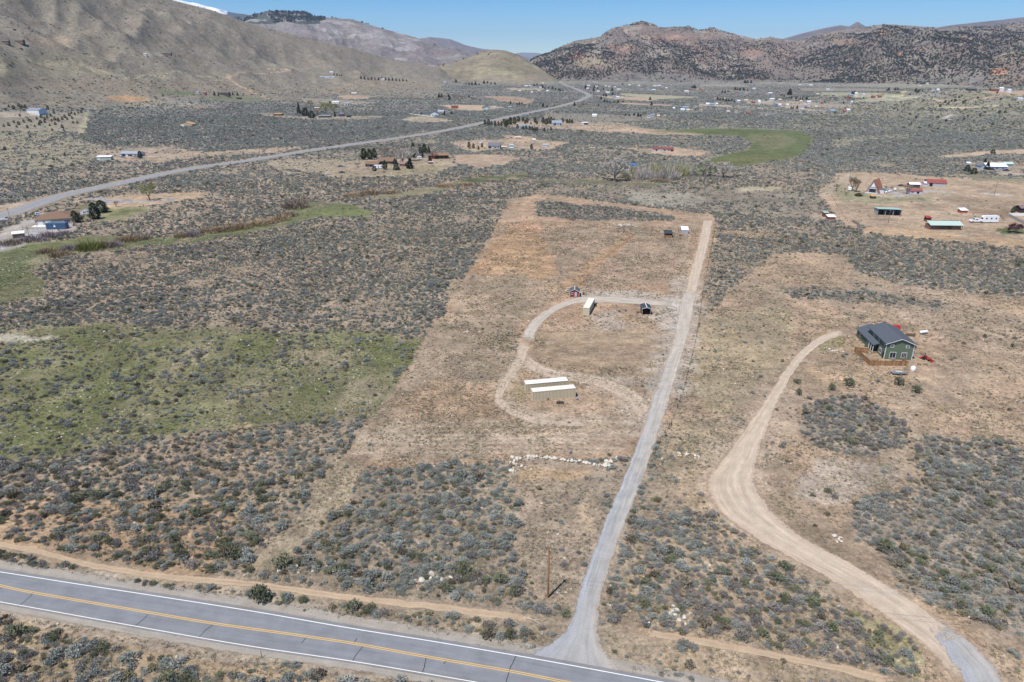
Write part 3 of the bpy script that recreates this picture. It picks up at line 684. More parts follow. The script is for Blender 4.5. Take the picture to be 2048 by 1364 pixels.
trk = road_mat('track_dirt', (.42,.30,.20), None, [.2,.36,.5,.66,.8], [(.44,.32,.21),(.40,.295,.2),(.38,.29,.205),(.40,.30,.2),(.44,.325,.215)], 3, .15, (.37,.28,.19), .3, 4, .12)

trk2 = road_mat('faint_track', (.40,.31,.225), None, [.2,.36,.5,.66,.8], [(.41,.32,.235),(.46,.375,.29),(.39,.305,.22),(.46,.375,.29),(.41,.32,.235)], 3, .15, (.36,.28,.2), .45, 6, .16, endl=4)
TW = [(0,1144),(150,1169),(297,1193),(513,1221.5),(700,1256.5),(837,1276),(1028,1310),(1170,1336),(1315,1363)]
TW = [(0,1144),(160,1169),(330,1195),(513,1224),(700,1256.5),(860,1282),(1028,1310.5),(1170,1336),(1315,1363)]
YE = [(0,1171),(65,1185),(297,1225),(427,1247),(570,1267),(700,1286),(850,1313),(1018,1342),(1120,1362)]
BW = [(0,1204),(68,1216),(273,1253),(396,1275),(523,1296),(700,1322),(850,1347),(943,1363)]
eTW = ext(wl(TW), 160, 90); eYE = ext(wl(YE), 160, 100); eBW = ext(wl(BW), 160, 110)
def off(P, d):
    t = np.gradient(P, axis=0); t /= np.hypot(t[:, 0], t[:, 1])[:, None]; n = np.stack([-t[:, 1], t[:, 0]], -1); return P + n * d
top = off(eTW, .75); bot = off(eBW, -.45)
strip('highway', top, bot, .03, asph, cols=9)
verge = road_mat('verge_gravel', (.30,.27,.23), None, [.5], [(.32,.29,.25)], 5, .25, (.30,.26,.215), .45, 3, .12)
strip('road_shoulder', off(eTW, 3.6), off(eTW, -.2), .022, verge, .3, 61, 7); strip('road_shoulder', off(eBW, .2), off(eBW, -2.2), .022, verge, .3, 62, 7)
white = mat('white_road_paint', (.78,.78,.76), .7, .12, 6); yel = mat('yellow_road_paint', (.70,.42,.08), .7, .12, 6)
def paint(name, P, w, m):
    o = strip(name, off(P, w / 2), off(P, -w / 2), .036, m); return o
paint('edge_line', eTW, .15, white); paint('edge_line', eBW, .13, white)
paint('centre_line', off(eYE, .17), .13, yel); paint('centre_line', off(eYE, -.17), .13, yel)
tar = mat('crack_sealant', (.035,.035,.04), .6, .2, 4)
def crack(px, w=.13):
    P = wl(px); n = len(P); P = P + RNG.normal(0, .05, (n, 2))
    strip('crack_seal', off(P, w / 2), off(P, -w / 2), .034, tar)
for c_ in ([(65,1188),(52,1201),(36,1213)], [(296,1229),(282,1243),(266,1255)], [(426,1250),(410,1262),(397,1276)], [(612,1276),(603,1286)],
           [(725,1293),(714,1308),(704,1323)], [(853,1314),(849,1330),(845,1348)], [(1032,1312),(1024,1330),(1018,1343),(1012,1364)], [(892,1322),(888,1327)], [(5,1176),(-10,1183)], [(714,1277),(708,1286)]):
    crack(c_)
# gravel lane with its apron
GL = [(960,1322),(1000,1316),(1060,1297),(1098,1280),(1124,1262),(1138,1238),(1148,1195),(1164,1150),(1189,1085),(1211,1030),(1240,962),(1268,892),(1284,850),(1302,798),(1320,748),(1340,690),(1350,652),(1356,615),(1368,575),(1380,535),(1393,490),(1402,450),(1404,436)]
GR = [(1330,1392),(1306,1374),(1264,1347),(1238,1320),(1214,1287),(1201,1250),(1209,1190),(1226,1130),(1245,1075),(1263,1030),(1286,970),(1308,905),(1326,850),(1342,800),(1356,750),(1370,700),(1383,655),(1390,615),(1398,575),(1408,535),(1419,490),(1427,450),(1430,436)]
def piece(a, b, z, m, i0, i1, name, jag):
    strip(name, wl(a[i0:i1]), wl(b[i0:i1]), z, m, jag, 3, 9, s0=False)
piece(GL, GR, .026, grav, 0, 19, 'gravel_lane', .35)
piece(GL, GR, .021, dirt, 15, 24, 'dirt_lane', .6)
strip('gravel_branch', wl([(1372,600),(1310,600),(1250,594),(1200,591),(1165,592),(1135,600),(1105,612),(1078,628),(1058,645),(1046,665),(1040,690)]),
      wl([(1372,618),(1310,612),(1250,609),(1200,606),(1165,607),(1142,611),(1116,622),(1096,637),(1082,652),(1072,670),(1066,695)]), .030, grav, .5, 9, 9)
DL = [(1716,656),(1680,659),(1640,671),(1602,699),(1572,733),(1546,770),(1519,810),(1488,852),(1450,900),(1418,935),(1398,968),(1414,1012),(1476,1064),(1560,1113),(1645,1158),(1725,1212),(1805,1268),(1872,1330),(1905,1375),(1940,1430)]
DR = [(1716,667),(1690,671),(1655,684),(1626,703),(1600,732),(1576,770),(1556,812),(1540,860),(1527,905),(1521,945),(1527,975),(1555,1018),(1612,1068),(1690,1112),(1775,1162),(1858,1215),(1930,1268),(1985,1320),(2020,1370),(2050,1430)]
strip('dirt_loop', wl([(1038,684),(1024,715),(1006,745),(988,775),(984,795),(995,820),(1034,842),(1080,853),(1130,856),(1185,856)]), wl([(1066,692),(1058,722),(1040,750),(1020,775),(1012,795),(1020,806),(1052,822),(1090,835),(1135,840),(1185,842)]), .026, trk2, .7, 51, 7)
strip('dirt_loop', wl([(1034,724),(1062,750),(1118,767),(1176,776),(1216,792),(1248,816),(1272,858)]), wl([(1064,706),(1090,726),(1138,736),(1196,744),(1254,764),(1294,788),(1312,812)]), .029, trk2, .7, 52, 7)
strip('dirt_driveway', wl(DL), wl(DR), .03, dirt, .5, 21, 9)
strip('gravel_apron', wl([(1826,1213),(1850,1250),(1882,1300),(1912,1350),(1945,1435),(1985,1560)]), wl([(1830,1211),(1885,1236),(1948,1284),(2000,1335),(2062,1435),(2130,1560)]), .036, grav, .4, 5, 9)
T0 = [(-80,1066),(0,1085),(80,1100),(200,1131),(340,1152),(500,1165),(700,1193),(900,1216),(1050,1240),(1150,1256)]
T1 = [(-80,1082),(0,1101),(80,1117),(200,1148),(340,1170),(500,1184),(700,1213),(900,1237),(1050,1262),(1150,1278)]
T0 = [(-80,1064),(0,1082),(80,1097),(200,1126),(340,1146),(500,1160),(700,1187),(900,1208),(1050,1228),(1140,1243)]
T1 = [(-80,1078),(0,1096),(80,1112),(200,1142),(340,1163),(500,1177),(700,1204),(900,1227),(1050,1247),(1136,1262)]
strip('dirt_track', wl(T0), wl(T1), .03, trk, .35, 33, 7)
strip('dirt_track', wl([(1206,1243),(1330,1262),(1500,1292),(1650,1322),(1760,1346),(1900,1390)]), wl([(1202,1262),(1330,1281),(1500,1311),(1650,1341),(1740,1364),(1880,1410)]), .03, trk, .35, 35, 7)
# the older highway that crosses the valley
HW = [(-260,500),(-120,462),(0,433),(64,412),(128,391),(239,367),(323,349),(400,335),(500,321),(617,302),(734,285),(793,277),(881,263),(969,245),(1057,226),(1100,217),(1127,211),(1152,204),(1170,196),(1178,191),(1166,184),(1146,176),(1128,169),(1108,160)]
P = world_line(HW, 8)
far_asph = road_mat('worn_asphalt', (.25,.25,.25), None, [.2,.5,.8], [(.26,.26,.262),(.245,.245,.25),(.26,.26,.262)], 3, .1, (.28,.26,.23))
t_ = np.gradient(P, axis=0); t_ /= np.hypot(t_[:, 0], t_[:, 1])[:, None]; nn = np.stack([-t_[:, 1], t_[:, 0]], -1)
strip('valley_highway', P + nn * 7.0, P - nn * 7.0, .25, far_asph, cols=7)
sh = road_mat('shoulder', (.36,.31,.25), None, [.5], [(.34,.30,.24)], 2, .15, (.33,.27,.21), .3, 20, .1)
strip('highway_shoulder', P + nn * 11, P - nn * 12, .12, sh, .8, 12, 5)

# ------------------------------------------------------------------ mountains
MTN = {}
def mountain(name, tab, back, colf, amp=.35, gs=(420, 1100), seed=0, na=420, nr=150, pw=1.25, zbase=-8, rough=6.0):
    az = []; hh = []; ft = []; rd = []
    for (u, v, f_, d_) in tab:
        a, e = azel(u, v); az.append(a); hh.append(H + d_ * e); ft.append(f_); rd.append(d_)
    a = np.linspace(az[0], az[-1], na); s = np.concatenate([np.linspace(0, 1, nr), np.linspace(1, 2, nr // 4)[1:]])
    A, S = np.meshgrid(a, s, indexing='xy')
    ftA = np.interp(A, az, ft); rdA = np.interp(A, az, rd); hA = np.interp(A, az, hh)
    R = np.where(S <= 1, ftA + (rdA - ftA) * S, rdA + (S - 1) * back)
    X = R * np.sin(A); Y = R * np.cos(A)
    sc = np.clip(S, 0, 1)
    rg = ridged(A * rdA / gs[0] + .4 * R / gs[0] * .3, R / gs[1] + A * rdA / gs[1] * .4, 5, seed) - .52
    crest = ridged(A * rdA / (gs[0] * .55), A * 0 + 3.3, 3, seed + 5) - .5
    Z = zbase + (hA - zbase) * (sc ** pw) + (hA) * amp * rg * 4 * (sc * (1 - sc)) + hA * amp * .02 * crest * sc
    Z += rough * (fbm(X / 130, Y / 130, 4, seed + 8) - .5) * sc
    Z = np.where(S > 1, Z - (S - 1) ** 1.3 * (hA + 60) * .9, Z)
    edge = np.minimum(sstep(0, .03, (A - az[0]) / (az[-1] - az[0])), 1 - sstep(.97, 1, (A - az[0]) / (az[-1] - az[0])))
    Z = zbase + (Z - zbase) * np.maximum(edge, .0)
    u, v, _ = proj(X, Y, Z)
    cl = colf(X.ravel(), Y.ravel(), Z.ravel(), u.ravel(), v.ravel(), sc.ravel(), rg.ravel())
    o = grid_mesh(name, X, Y, Z, MM, {'land': (np.clip(cl, 0.01, .9), 'FLOAT_COLOR')})
    tag(o, kind='structure')
    MTN[name + str(seed)] = (X, Y, Z, u, v, sc, rg)
    return o
def blend(c, m, k): return c * (1 - m[:, None]) + np.asarray(k)[None] * m[:, None]
def patches(X, Y, sc_, lo, hi, s): return sstep(lo, hi, fbm(X / sc_, Y / sc_, 4, s))
def near_px(u, v, cx, cy, rx, ry, X, Y, s=0):
    d = np.hypot((u - cx) / rx, (v - cy) / ry) + (fbm(X / 90, Y / 90, 4, 200 + s) - .5) * 1.3
    return 1 - sstep(.6, 1.05, d)
def c_yellow(X, Y, Z, u, v, s, rg):
    c = np.tile(C(.245, .208, .148), (len(X), 1)); c = blend(c, patches(X, Y, 260, .45, .7, 1) * .7, C(.22, .19, .12)); c = blend(c, patches(X, Y, 150, .55, .75, 2) * .6, C(.33, .295, .185))
    return blend(c, sstep(.85, 1, s) * .6, C(.2, .17, .12))
def c_pink(X, Y, Z, u, v, s, rg):
    c = np.tile(C(.20, .170, .155), (len(X), 1)); c = blend(c, patches(X, Y, 500, .45, .65, 3) * .7, C(.24, .215, .20)); c = blend(c, patches(X, Y, 230, .55, .7, 4) * .6, C(.17, .145, .12))
    c = blend(c, patches(X, Y, 160, .58, .68, 14) * .6, C(.36, .33, .31))
    return blend(c, (v < 48) * (u < 640) * patches(X, Y, 90, .3, .5, 5) * .9, C(.06, .075, .06))
def c_snow(X, Y, Z, u, v, s, rg):
    c = np.tile(C(.085, .10, .10), (len(X), 1)); c = blend(c, patches(X, Y, 600, .5, .6, 6) * .6, C(.2, .19, .18))
    m = sstep(.35, .6, fbm(X / 330, Y / 330, 4, 7) + .35 * (1 - np.abs(u - 400) / 60).clip(-1, 1) * (v < 32)) * sstep(.45, .75, s)
    m = m * (u < 455)
    return blend(c, m, C(.86, .88, .92))
def c_far(k):
    def f(X, Y, Z, u, v, s, rg):
        c = np.tile(C(*k), (len(X), 1)); return blend(c, patches(X, Y, 900, .45, .65, 8) * .5, C(*k) * .7)
    return f
def c_right(X, Y, Z, u, v, s, rg):
    c = np.tile(C(.205, .172, .145), (len(X), 1))
    c = blend(c, patches(X, Y, 420, .48, .62, 31) * .65, C(.235, .175, .14))
    c = blend(c, patches(X, Y, 300, .55, .68, 32) * .6, C(.17, .15, .125))
    c = blend(c, patches(X, Y, 180, .60, .68, 34) * .6, C(.33, .28, .22))
    c = blend(c, sstep(.80, .95, s) * (u < 1560) * .7, C(.235, .205, .145))
    for (cx, cy, rx, ry, k) in ((1178,125,28,12,C(.36,.30,.17)), (1155,112,20,9,C(.38,.17,.12)), (1196,103,14,4,C(.5,.45,.38)), (1245,100,34,10,C(.36,.19,.14)), (1330,76,40,8,C(.36,.20,.14)),
                                (1500,105,34,12,C(.38,.24,.17)), (1690,84,42,10,C(.40,.25,.16)), (1560,110,30,14,C(.37,.26,.19)), (1770,66,20,6,C(.40,.2,.13)), (1930,78,24,7,C(.42,.2,.13)),
                                (1258,92,12,6,C(.45,.34,.24)), (1400,100,30,14,C(.33,.2,.15))):
        c = blend(c, near_px(u, v, cx, cy, rx, ry, X, Y, 3) * .4, k)
    return blend(c, (1 - sstep(0, .1, s)) * .8, C(.18, .175, .155))
def c_foot(X, Y, Z, u, v, s, rg):
    c = np.tile(C(.225, .19, .15), (len(X), 1)); c = blend(c, patches(X, Y, 200, .45, .6, 41) * .6, C(.27, .19, .14))
    for (cx, cy, rx, ry, k) in ((1820,130,24,11,C(.62,.58,.52)), (1790,110,40,9,C(.40,.23,.15)), (1940,117,18,9,C(.42,.21,.13)), (1994,142,30,8,C(.42,.23,.14)),(1740,142,30,9,C(.32,.22,.17)),(2030,115,30,14,C(.33,.27,.19))):
        c = blend(c, near_px(u, v, cx, cy, rx, ry, X, Y, 7) * .95, k)
    return blend(c, (1 - sstep(0, .12, s)) * .85, C(.18, .175, .155))
mountain('hill', [(840,175,3850,4000),(870,132,3850,4450),(900,126,3850,4500),(930,117,3850,4550),(958,105,3850,4600),(985,99,3850,4600),(1010,101,3850,4600),(1040,111,3850,4560),(1070,130,3850,4450),(1100,150,3850,4300),(1125,166,3850,4200),(1140,172,3850,4100)], 900, c_yellow, .12, (300, 900), 11, 260, 70, .95, rough=3)
mountain('mountain', [(360,60,6000,7600),(450,50,6000,7600),(480,42,6000,7700),(500,30,6000,7800),(540,21,6000,7800),(580,24,6000,7800),(610,24,6000,7800),(632,34,6000,7800),(700,38,6000,7800),(740,50,6000,7700),(800,67,6000,7500),(830,74,6000,7400),(880,94,6000,7200),(930,104,6000,7000),(1000,135,6000,6800),(1060,160,6000,6700)], 2500, c_pink, .55, (700, 1600), 22, 420, 130, 1.1, rough=14)
mountain('mountain', [(150,-40,9000,12500),(340,-8,9000,12500),(365,2,9000,12500),(390,6,9000,12500),(430,16,9000,12500),(470,26,9000,12500),(520,34,9000,12500),(600,60,9000,12500),(700,90,9000,12500)], 3000, c_snow, .4, (900, 2200), 23, 260, 90, 1.2, rough=25)
mountain('far_range', [(780,90,12000,15500),(835,78,12000,15500),(860,74,12000,15500),(900,78,12000,15500),(930,90,12000,15500),(960,97,12000,15500),(1000,101,12000,15500),(1040,110,12000,15500),(1090,128,12000,15500)], 3000, c_far((.22,.185,.17)), .4, (1200, 2600), 24, 160, 60)
mountain('far_range', [(980,120,20000,27000),(1020,108,20000,27000),(1045,105,20000,27000),(1075,106,20000,27000),(1110,112,20000,27000),(1160,125,20000,27000)], 5000, c_far((.2,.2,.2)), .3, (2200, 5000), 25, 80, 40)
mountain('far_range', [(1500,100,10000,13500),(1560,79,10000,13500),(1600,68,10000,13500),(1640,58,10000,13500),(1682,50,10000,13500),(1698,53,10000,13500),(1715,43,10000,13500),(1732,53,10000,13500),(1800,62,10000,13500),(1860,58,10000,13500),(1905,50,10000,13500),(1950,45,10000,13500),(2000,40,10000,13500),(2048,34,10000,13500),(2300,30,10000,13500)], 3000, c_far((.17,.145,.13)), .12, (1000, 2600), 26, 300, 60)
mountain('red_range', [(1030,168,4150,5000),(1048,128,4150,5600),(1070,115,4150,5900),(1100,104,4150,6100),(1150,82,4150,6300),(1200,74,4150,6500),(1240,57,4150,6600),(1270,50,4150,6700),(1300,52,4150,6700),(1350,59,4150,6700),(1400,62,4150,6700),(1440,64,4150,6600),(1480,76,4150,6600),(1510,79,4150,6600),(1540,74,4150,6600),(1572,80,4200,6600),(1600,82,4200,6600),(1622,74,4200,6500),(1680,60,4200,6400),(1722,55,4200,6400),(1770,48,4100,6400),(1820,52,4000,6400),(1880,55,4000,6400),(1930,53,4000,6300),(1990,51,3900,6300),(2048,44,3900,6300),(2200,40,3700,6200),(2500,60,3500,6000)], 2000, c_right, .75, (620, 1500), 27, 900, 200, .80, rough=16)
mountain('foothill', [(1590,172,3950,4200),(1640,158,3950,4500),(1690,140,3950,4700),(1740,122,3950,4800),(1780,104,3950,4850),(1815,101,3950,4850),(1850,118,3950,4800),(1880,132,3950,4700),(1910,126,3950,4700),(1935,112,3900,4750),(1960,120,3900,4750),(1990,110,3800,4750),(2030,98,3800,4750),(2080,104,3700,4700),(2200,130,3700,4600),(2350,160,3700,4400)], 900, c_foot, .45, (330, 700), 28, 420, 90, .9, rough=8)

# ------------------------------------------------------------------ the air
hb = MBX = bpy.data.meshes.new('haze'); _r = 30000.0
hb.from_pydata([(-_r,-_r,-40),(_r,-_r,-40),(_r,_r+4000,-40),(-_r,_r+4000,-40),(-_r,-_r,1500),(_r,-_r,1500),(_r,_r+4000,1500),(-_r,_r+4000,1500)], [], [(0,3,2,1),(4,5,6,7),(0,1,5,4),(1,2,6,5),(2,3,7,6),(3,0,4,7)])
hm_ = bpy.data.materials.new('air'); hm_.use_nodes = True; hm_.node_tree.nodes.clear(); _o = hm_.node_tree.nodes.new('ShaderNodeOutputMaterial'); _v = hm_.node_tree.nodes.new('ShaderNodeVolumePrincipled')
_v.inputs['Color'].default_value = (.55, .72, 1, 1); _v.inputs['Density'].default_value = HAZE; _v.inputs['Anisotropy'].default_value = .0
hm_.node_tree.links.new(_v.outputs[0], _o.inputs['Volume']); hb.materials.append(hm_); ho = link(bpy.data.objects.new('haze', hb)); tag(ho, kind='stuff')

# ------------------------------------------------------------------ plants
def leaf_mat(name, rgb, rnd=.22, back=.0):
    m = bpy.data.materials.new(name); m.use_nodes = True; t = m.node_tree; N = t.nodes; L = t.links
    b = N['Principled BSDF']; b.inputs['Roughness'].default_value = .85; b.inputs['Specular IOR Level'].default_value = .12
    a = N.new('ShaderNodeAttribute'); a.attribute_name = 'tv'
    oi = N.new('ShaderNodeObjectInfo'); mr = N.new('ShaderNodeMapRange'); mr.inputs[3].default_value = 1 - rnd; mr.inputs[4].default_value = 1 + rnd
    L.new(oi.outputs['Random'], mr.inputs[0])
    v1 = N.new('ShaderNodeVectorMath'); v1.operation = 'MULTIPLY'; L.new(a.outputs['Color'], v1.inputs[0]); v1.inputs[1].default_value = rgb
    v2 = N.new('ShaderNodeVectorMath'); v2.operation = 'SCALE'; L.new(v1.outputs[0], v2.inputs[0]); L.new(mr.outputs[0], v2.inputs['Scale'])
    L.new(v2.outputs[0], b.inputs['Base Color'])
    return m
def bush_mesh(name, m, seed, n=170, R=.75, hh=.75, leaf=.17, lobes=7, stems=True, up=.35, spread=.62, col2=None):
    """a shrub as lobes of small outward-facing leaf sprays over woody stems"""
    r = np.random.default_rng(seed); co = []; fa = []; tv = []
    cs = []
    for i in range(lobes):
        a = 2 * math.pi * (i + r.uniform(-.3, .3)) / max(lobes - 1, 1); d = 0 if i == 0 else R * spread * r.uniform(.6, 1.1)
        cs.append((d * math.cos(a), d * math.sin(a), hh * (.62 if i == 0 else r.uniform(.34, .56)), R * r.uniform(.34, .52)))
    for k in range(n):
        c = cs[k % lobes]
        th = r.uniform(0, 2 * math.pi); ph = math.acos(r.uniform(-.25, 1))
        nrm = np.array([math.sin(ph) * math.cos(th), math.sin(ph) * math.sin(th), math.cos(ph)])
        q = c[3] * r.uniform(.72, 1.06)
        p = np.array(c[:3]) + nrm * q * np.array([1, 1, hh / R * .95])
        if p[2] < .03: p[2] = r.uniform(.03, .12)
        ax = nrm + r.normal(0, .45, 3) + np.array([0, 0, up]); ax /= np.linalg.norm(ax)
        sd = np.cross(ax, r.normal(0, 1, 3)); sd /= np.linalg.norm(sd) + 1e-9
        s = leaf * r.uniform(.6, 1.35)
        b = len(co)
        nb = np.cross(ax, sd) * s * .35
        co += [p - sd * s * .42 - ax * s * .3, p + sd * s * .42 - ax * s * .3 , p + ax * s * .9 + sd * s * .16, p + ax * s * .75 - sd * s * .2 + nb]
        fa += [(b, b + 1, b + 2), (b, b + 2, b + 3)]
        t = r.uniform(.72, 1.25); cc3 = np.array([t, t, t]) * (np.array(col2) if (col2 is not None and r.random() < .3) else 1)
        tv += [cc3] * 4
    if stems:
        for k in range(6):
            a = r.uniform(0, 6.28); d = R * r.uniform(.3, .8); b = len(co)
            p0 = np.array([0, 0, 0.]); p1 = np.array([math.cos(a) * d, math.sin(a) * d, hh * r.uniform(.4, .8)]); w = np.array([-math.sin(a), math.cos(a), 0]) * .03
            co += [p0 - w, p0 + w, p1]; fa += [(b, b + 1, b + 2)]; tv += [np.array([.5, .4, .33])] * 3
    return tri_mesh(name, co, fa, [m], tv=tv)
L_SAGE = leaf_mat('sage_leaf', (.292, .305, .272)); L_PURP = leaf_mat('dusky_sage_leaf', (.27, .25, .23)); L_GREEN = leaf_mat('bitterbrush_leaf', (.175, .185, .115))
L_OLIVE = leaf_mat('rabbitbrush_leaf', (.26, .235, .15)); L_JUN = leaf_mat('juniper_leaf', (.075, .09, .062)); L_STRAW = leaf_mat('dry_grass', (.46, .385, .265), .3)
L_WEED = leaf_mat('dead_weed', (.20, .175, .13), .4); L_GRASS = leaf_mat('green_grass', (.15, .19, .07), .3); L_ROCK = leaf_mat('field_stone', (.50, .46, .40), .2)
BUSH = [bush_mesh('sagebrush', L_SAGE, 1 + k, 330, leaf=.115, lobes=5 + 2 * k, spread=.50 + .07 * (k % 3), hh=.6 + .1 * k) for k in range(4)] + [bush_mesh('sagebrush', L_PURP, 11 + k, 300, leaf=.11, lobes=6 + 2 * k, up=.8, spread=.6) for k in range(3)] \
     + [bush_mesh('bitterbrush', L_GREEN, 21 + k, 340, R=.85, hh=1.0, leaf=.14, lobes=8, up=.9) for k in range(2)] + [bush_mesh('rabbitbrush', L_OLIVE, 31, 240, R=.6, hh=.6, leaf=.12, lobes=5, up=.8)] + [bush_mesh('dead_shrub', L_WEED, 32, 150, R=.7, hh=.7, leaf=.2, lobes=6, up=1.6)]
FARB = [bush_mesh('sagebrush', L_SAGE, 41 + k, 46, leaf=.36, lobes=5, stems=False) for k in range(3)] + [bush_mesh('sagebrush', L_PURP, 51 + k, 46, leaf=.36, lobes=5, stems=False) for k in range(2)] \
     + [bush_mesh('bitterbrush', L_GREEN, 61, 46, R=.85, hh=1.0, leaf=.42, lobes=5, stems=False, up=.8)]
def tuft_mesh(name, m, seed, n=12, w=.16, h=.28):
    r = np.random.default_rng(seed); co = []; fa = []; tv = []
    for k in range(n):
        a = r.uniform(0, 6.28); d = r.uniform(0, w); p = np.array([math.cos(a) * d, math.sin(a) * d, 0]); q = p * (1 + r.uniform(.5, 1.6)) + np.array([0, 0, h * r.uniform(.5, 1.1)])
        s = np.array([-math.sin(a), math.cos(a), 0]) * .045; b = len(co)
        co += [p - s, p + s, q]; fa += [(b, b + 1, b + 2)]; t = r.uniform(.7, 1.3); tv += [np.array([t, t, t])] * 3
    return tri_mesh(name, co, fa, [m], tv=tv)
def stone_mesh(name, m, seed, smooth=False):
    r = np.random.default_rng(seed); bm = bmesh.new(); bmesh.ops.create_icosphere(bm, subdivisions=2, radius=.5)
    sh = r.uniform(.7, 1.15, 3)
    pl = [(lambda n: n / np.linalg.norm(n))(r.normal(0, 1, 3)) for _ in range(7)]; dd_ = r.uniform(.28, .42, 7)
    for v in bm.verts:
        p = np.array(v.co)
        for n_, d_ in zip(pl, dd_):
            t = p @ n_
            if t > d_: p = p - n_ * (t - d_)
        v.co = p * sh * (1 + r.uniform(-.05, .05))
    me = bpy.data.meshes.new(name); bm.to_mesh(me); bm.free(); me.materials.append(m)
    a = me.attributes.new('tv', 'FLOAT_COLOR', 'POINT'); v4 = np.ones((len(me.vertices), 4), dtype=np.float32); v4[:, :3] = r.uniform(.85, 1.1, (len(me.vertices), 1)); a.data.foreach_set('color', v4.ravel())
    return me
TUFT = [tuft_mesh('grass_tuft', L_STRAW, 1), tuft_mesh('grass_tuft', L_WEED, 2, 14, .2, .22), tuft_mesh('grass_tuft', L_WEED, 3, 16, .26, .2), tuft_mesh('grass_tuft', L_GRASS, 4, 14, .2, .2), stone_mesh('small_stone', L_ROCK, 5)]

def instancer(name, meshes, pts, rot, scl, idx, kind='stuff'):
    """one object: geometry nodes put a mesh of the list on every point"""
    col = bpy.data.collections.new(name + '_kinds')
    for k, me in enumerate(meshes):
        o = bpy.data.objects.new('%02d_%s' % (k, me.name), me); col.objects.link(o)
    me = bpy.data.meshes.new(name); me.vertices.add(len(pts)); me.vertices.foreach_set('co', pts.astype(np.float32).ravel())
    for k, v, tp in (('rotz', rot, 'FLOAT'), ('tilt', RNG.normal(0, .13, len(pts)), 'FLOAT'), ('idx', idx, 'INT')):
        a = me.attributes.new(k, tp, 'POINT'); a.data.foreach_set('value', v.astype(np.int32 if tp == 'INT' else np.float32))
    a = me.attributes.new('scl', 'FLOAT_VECTOR', 'POINT'); a.data.foreach_set('vector', scl.astype(np.float32).ravel())
    ob = link(bpy.data.objects.new(name, me)); tag(ob, kind=kind)
    ng = bpy.data.node_groups.new(name + '_scatter', 'GeometryNodeTree')
    ng.interface.new_socket('Geometry', in_out='INPUT', socket_type='NodeSocketGeometry'); ng.interface.new_socket('Geometry', in_out='OUTPUT', socket_type='NodeSocketGeometry')
    N = ng.nodes; L = ng.links
    gi = N.new('NodeGroupInput'); go = N.new('NodeGroupOutput'); ip = N.new('GeometryNodeInstanceOnPoints'); ci = N.new('GeometryNodeCollectionInfo')
    ci.inputs['Collection'].default_value = col; ci.inputs['Separate Children'].default_value = True; ci.inputs['Reset Children'].default_value = True
    def na(n, t):
        q = N.new('GeometryNodeInputNamedAttribute'); q.data_type = t; q.inputs['Name'].default_value = n; return q.outputs['Attribute']
    cx = N.new('ShaderNodeCombineXYZ'); L.new(na('rotz', 'FLOAT'), cx.inputs[2]); L.new(na('tilt', 'FLOAT'), cx.inputs[0]); L.new(na('tilt', 'FLOAT'), cx.inputs[1])
    L.new(gi.outputs[0], ip.inputs['Points']); L.new(ci.outputs[0], ip.inputs['Instance']); ip.inputs['Pick Instance'].default_value = True
    L.new(na('idx', 'INT'), ip.inputs['Instance Index']); L.new(cx.outputs[0], ip.inputs['Rotation']); L.new(na('scl', 'FLOAT_VECTOR'), ip.inputs['Scale'])
    L.new(ip.outputs[0], go.inputs[0])
    md = ob.modifiers.new('scatter', 'NODES'); md.node_group = ng
    return ob

# keep plants off roads, tracks and buildings
BLOCK = []      # (polygon in world, bbox)
def block_px(px):
    P = np.array([at(u, v)[:2] for u, v in px]); BLOCK.append((P, P.min(0), P.max(0)))
for a_, b_ in ((GL, GR), (DL, DR), ([(a, b - 6) for a, b in T0], [(a, b + 6) for a, b in T1]), ([(1206,1243),(1330,1262),(1500,1292),(1650,1322),(1760,1346),(1900,1390)], [(1202,1262),(1330,1281),(1500,1311),(1650,1341),(1740,1364),(1880,1410)]),
               ([(-80,1114),(0,1127),(160,1151),(330,1177),(513,1206),(700,1239),(860,1266),(1028,1296),(1170,1322),(1315,1350),(1400,1368)], [(-80,1206),(0,1226),(68,1238),(273,1276),(396,1298),(523,1319),(700,1346),(850,1370),(943,1388)])):
    P = np.vstack([smooth_poly([flat(u, v) for u, v in a_], 3), smooth_poly([flat(u, v) for u, v in b_], 3)[::-1]]); BLOCK.append((P, P.min(0), P.max(0)))
Ph = world_line(HW, 4)
block_px([(1372,598),(1310,598),(1250,592),(1200,589),(1165,590),(1135,598),(1105,610),(1078,626),(1058,643),(1044,665),(1030,715),(1060,720),(1072,670),(1082,652),(1096,637),(1116,622),(1142,611),(1165,607),(1200,606),(1250,609),(1310,612),(1372,618)])
block_px([(1400,500),(1384,560),(1372,600),(1400,600),(1410,540)])
block_px([(1080,665),(1325,662),(1315,715),(1270,735),(1110,728)])
def blocked(x, y):
    m = np.zeros(x.shape, bool)
    for P, lo, hi in BLOCK:
        k = np.nonzero((x > lo[0]) & (x < hi[0]) & (y > lo[1]) & (y < hi[1]))[0]
        if len(k): m[k] |= sdist(P * np.array([1, 1.]), x[k], y[k]) > 0
    m |= line_dist(x, y, Ph) < 11.5
    return m
def sector(n_per, r0, r1, half=math.radians(46)):
    """uniform random points of a given density in a fan of ground"""
    n = int(half * (r1 * r1 - r0 * r0) * n_per); a = RNG.uniform(-half, half, n); r = np.sqrt(RNG.uniform(r0 * r0, r1 * r1, n))
    return r * np.sin(a), r * np.cos(a), r
def in_frame(x, y, z, mg=60):
    u, v, d = proj(x, y, z); return (u > -mg) & (u < 2048 + mg) & (v < 1364 + mg * 2) & (v > -60)
xs = []; ys = []; rs = []
edges = [66, 330, 400, 520, 680, 900, 1150, 1500, 1950, 2600, 3400, 4100]
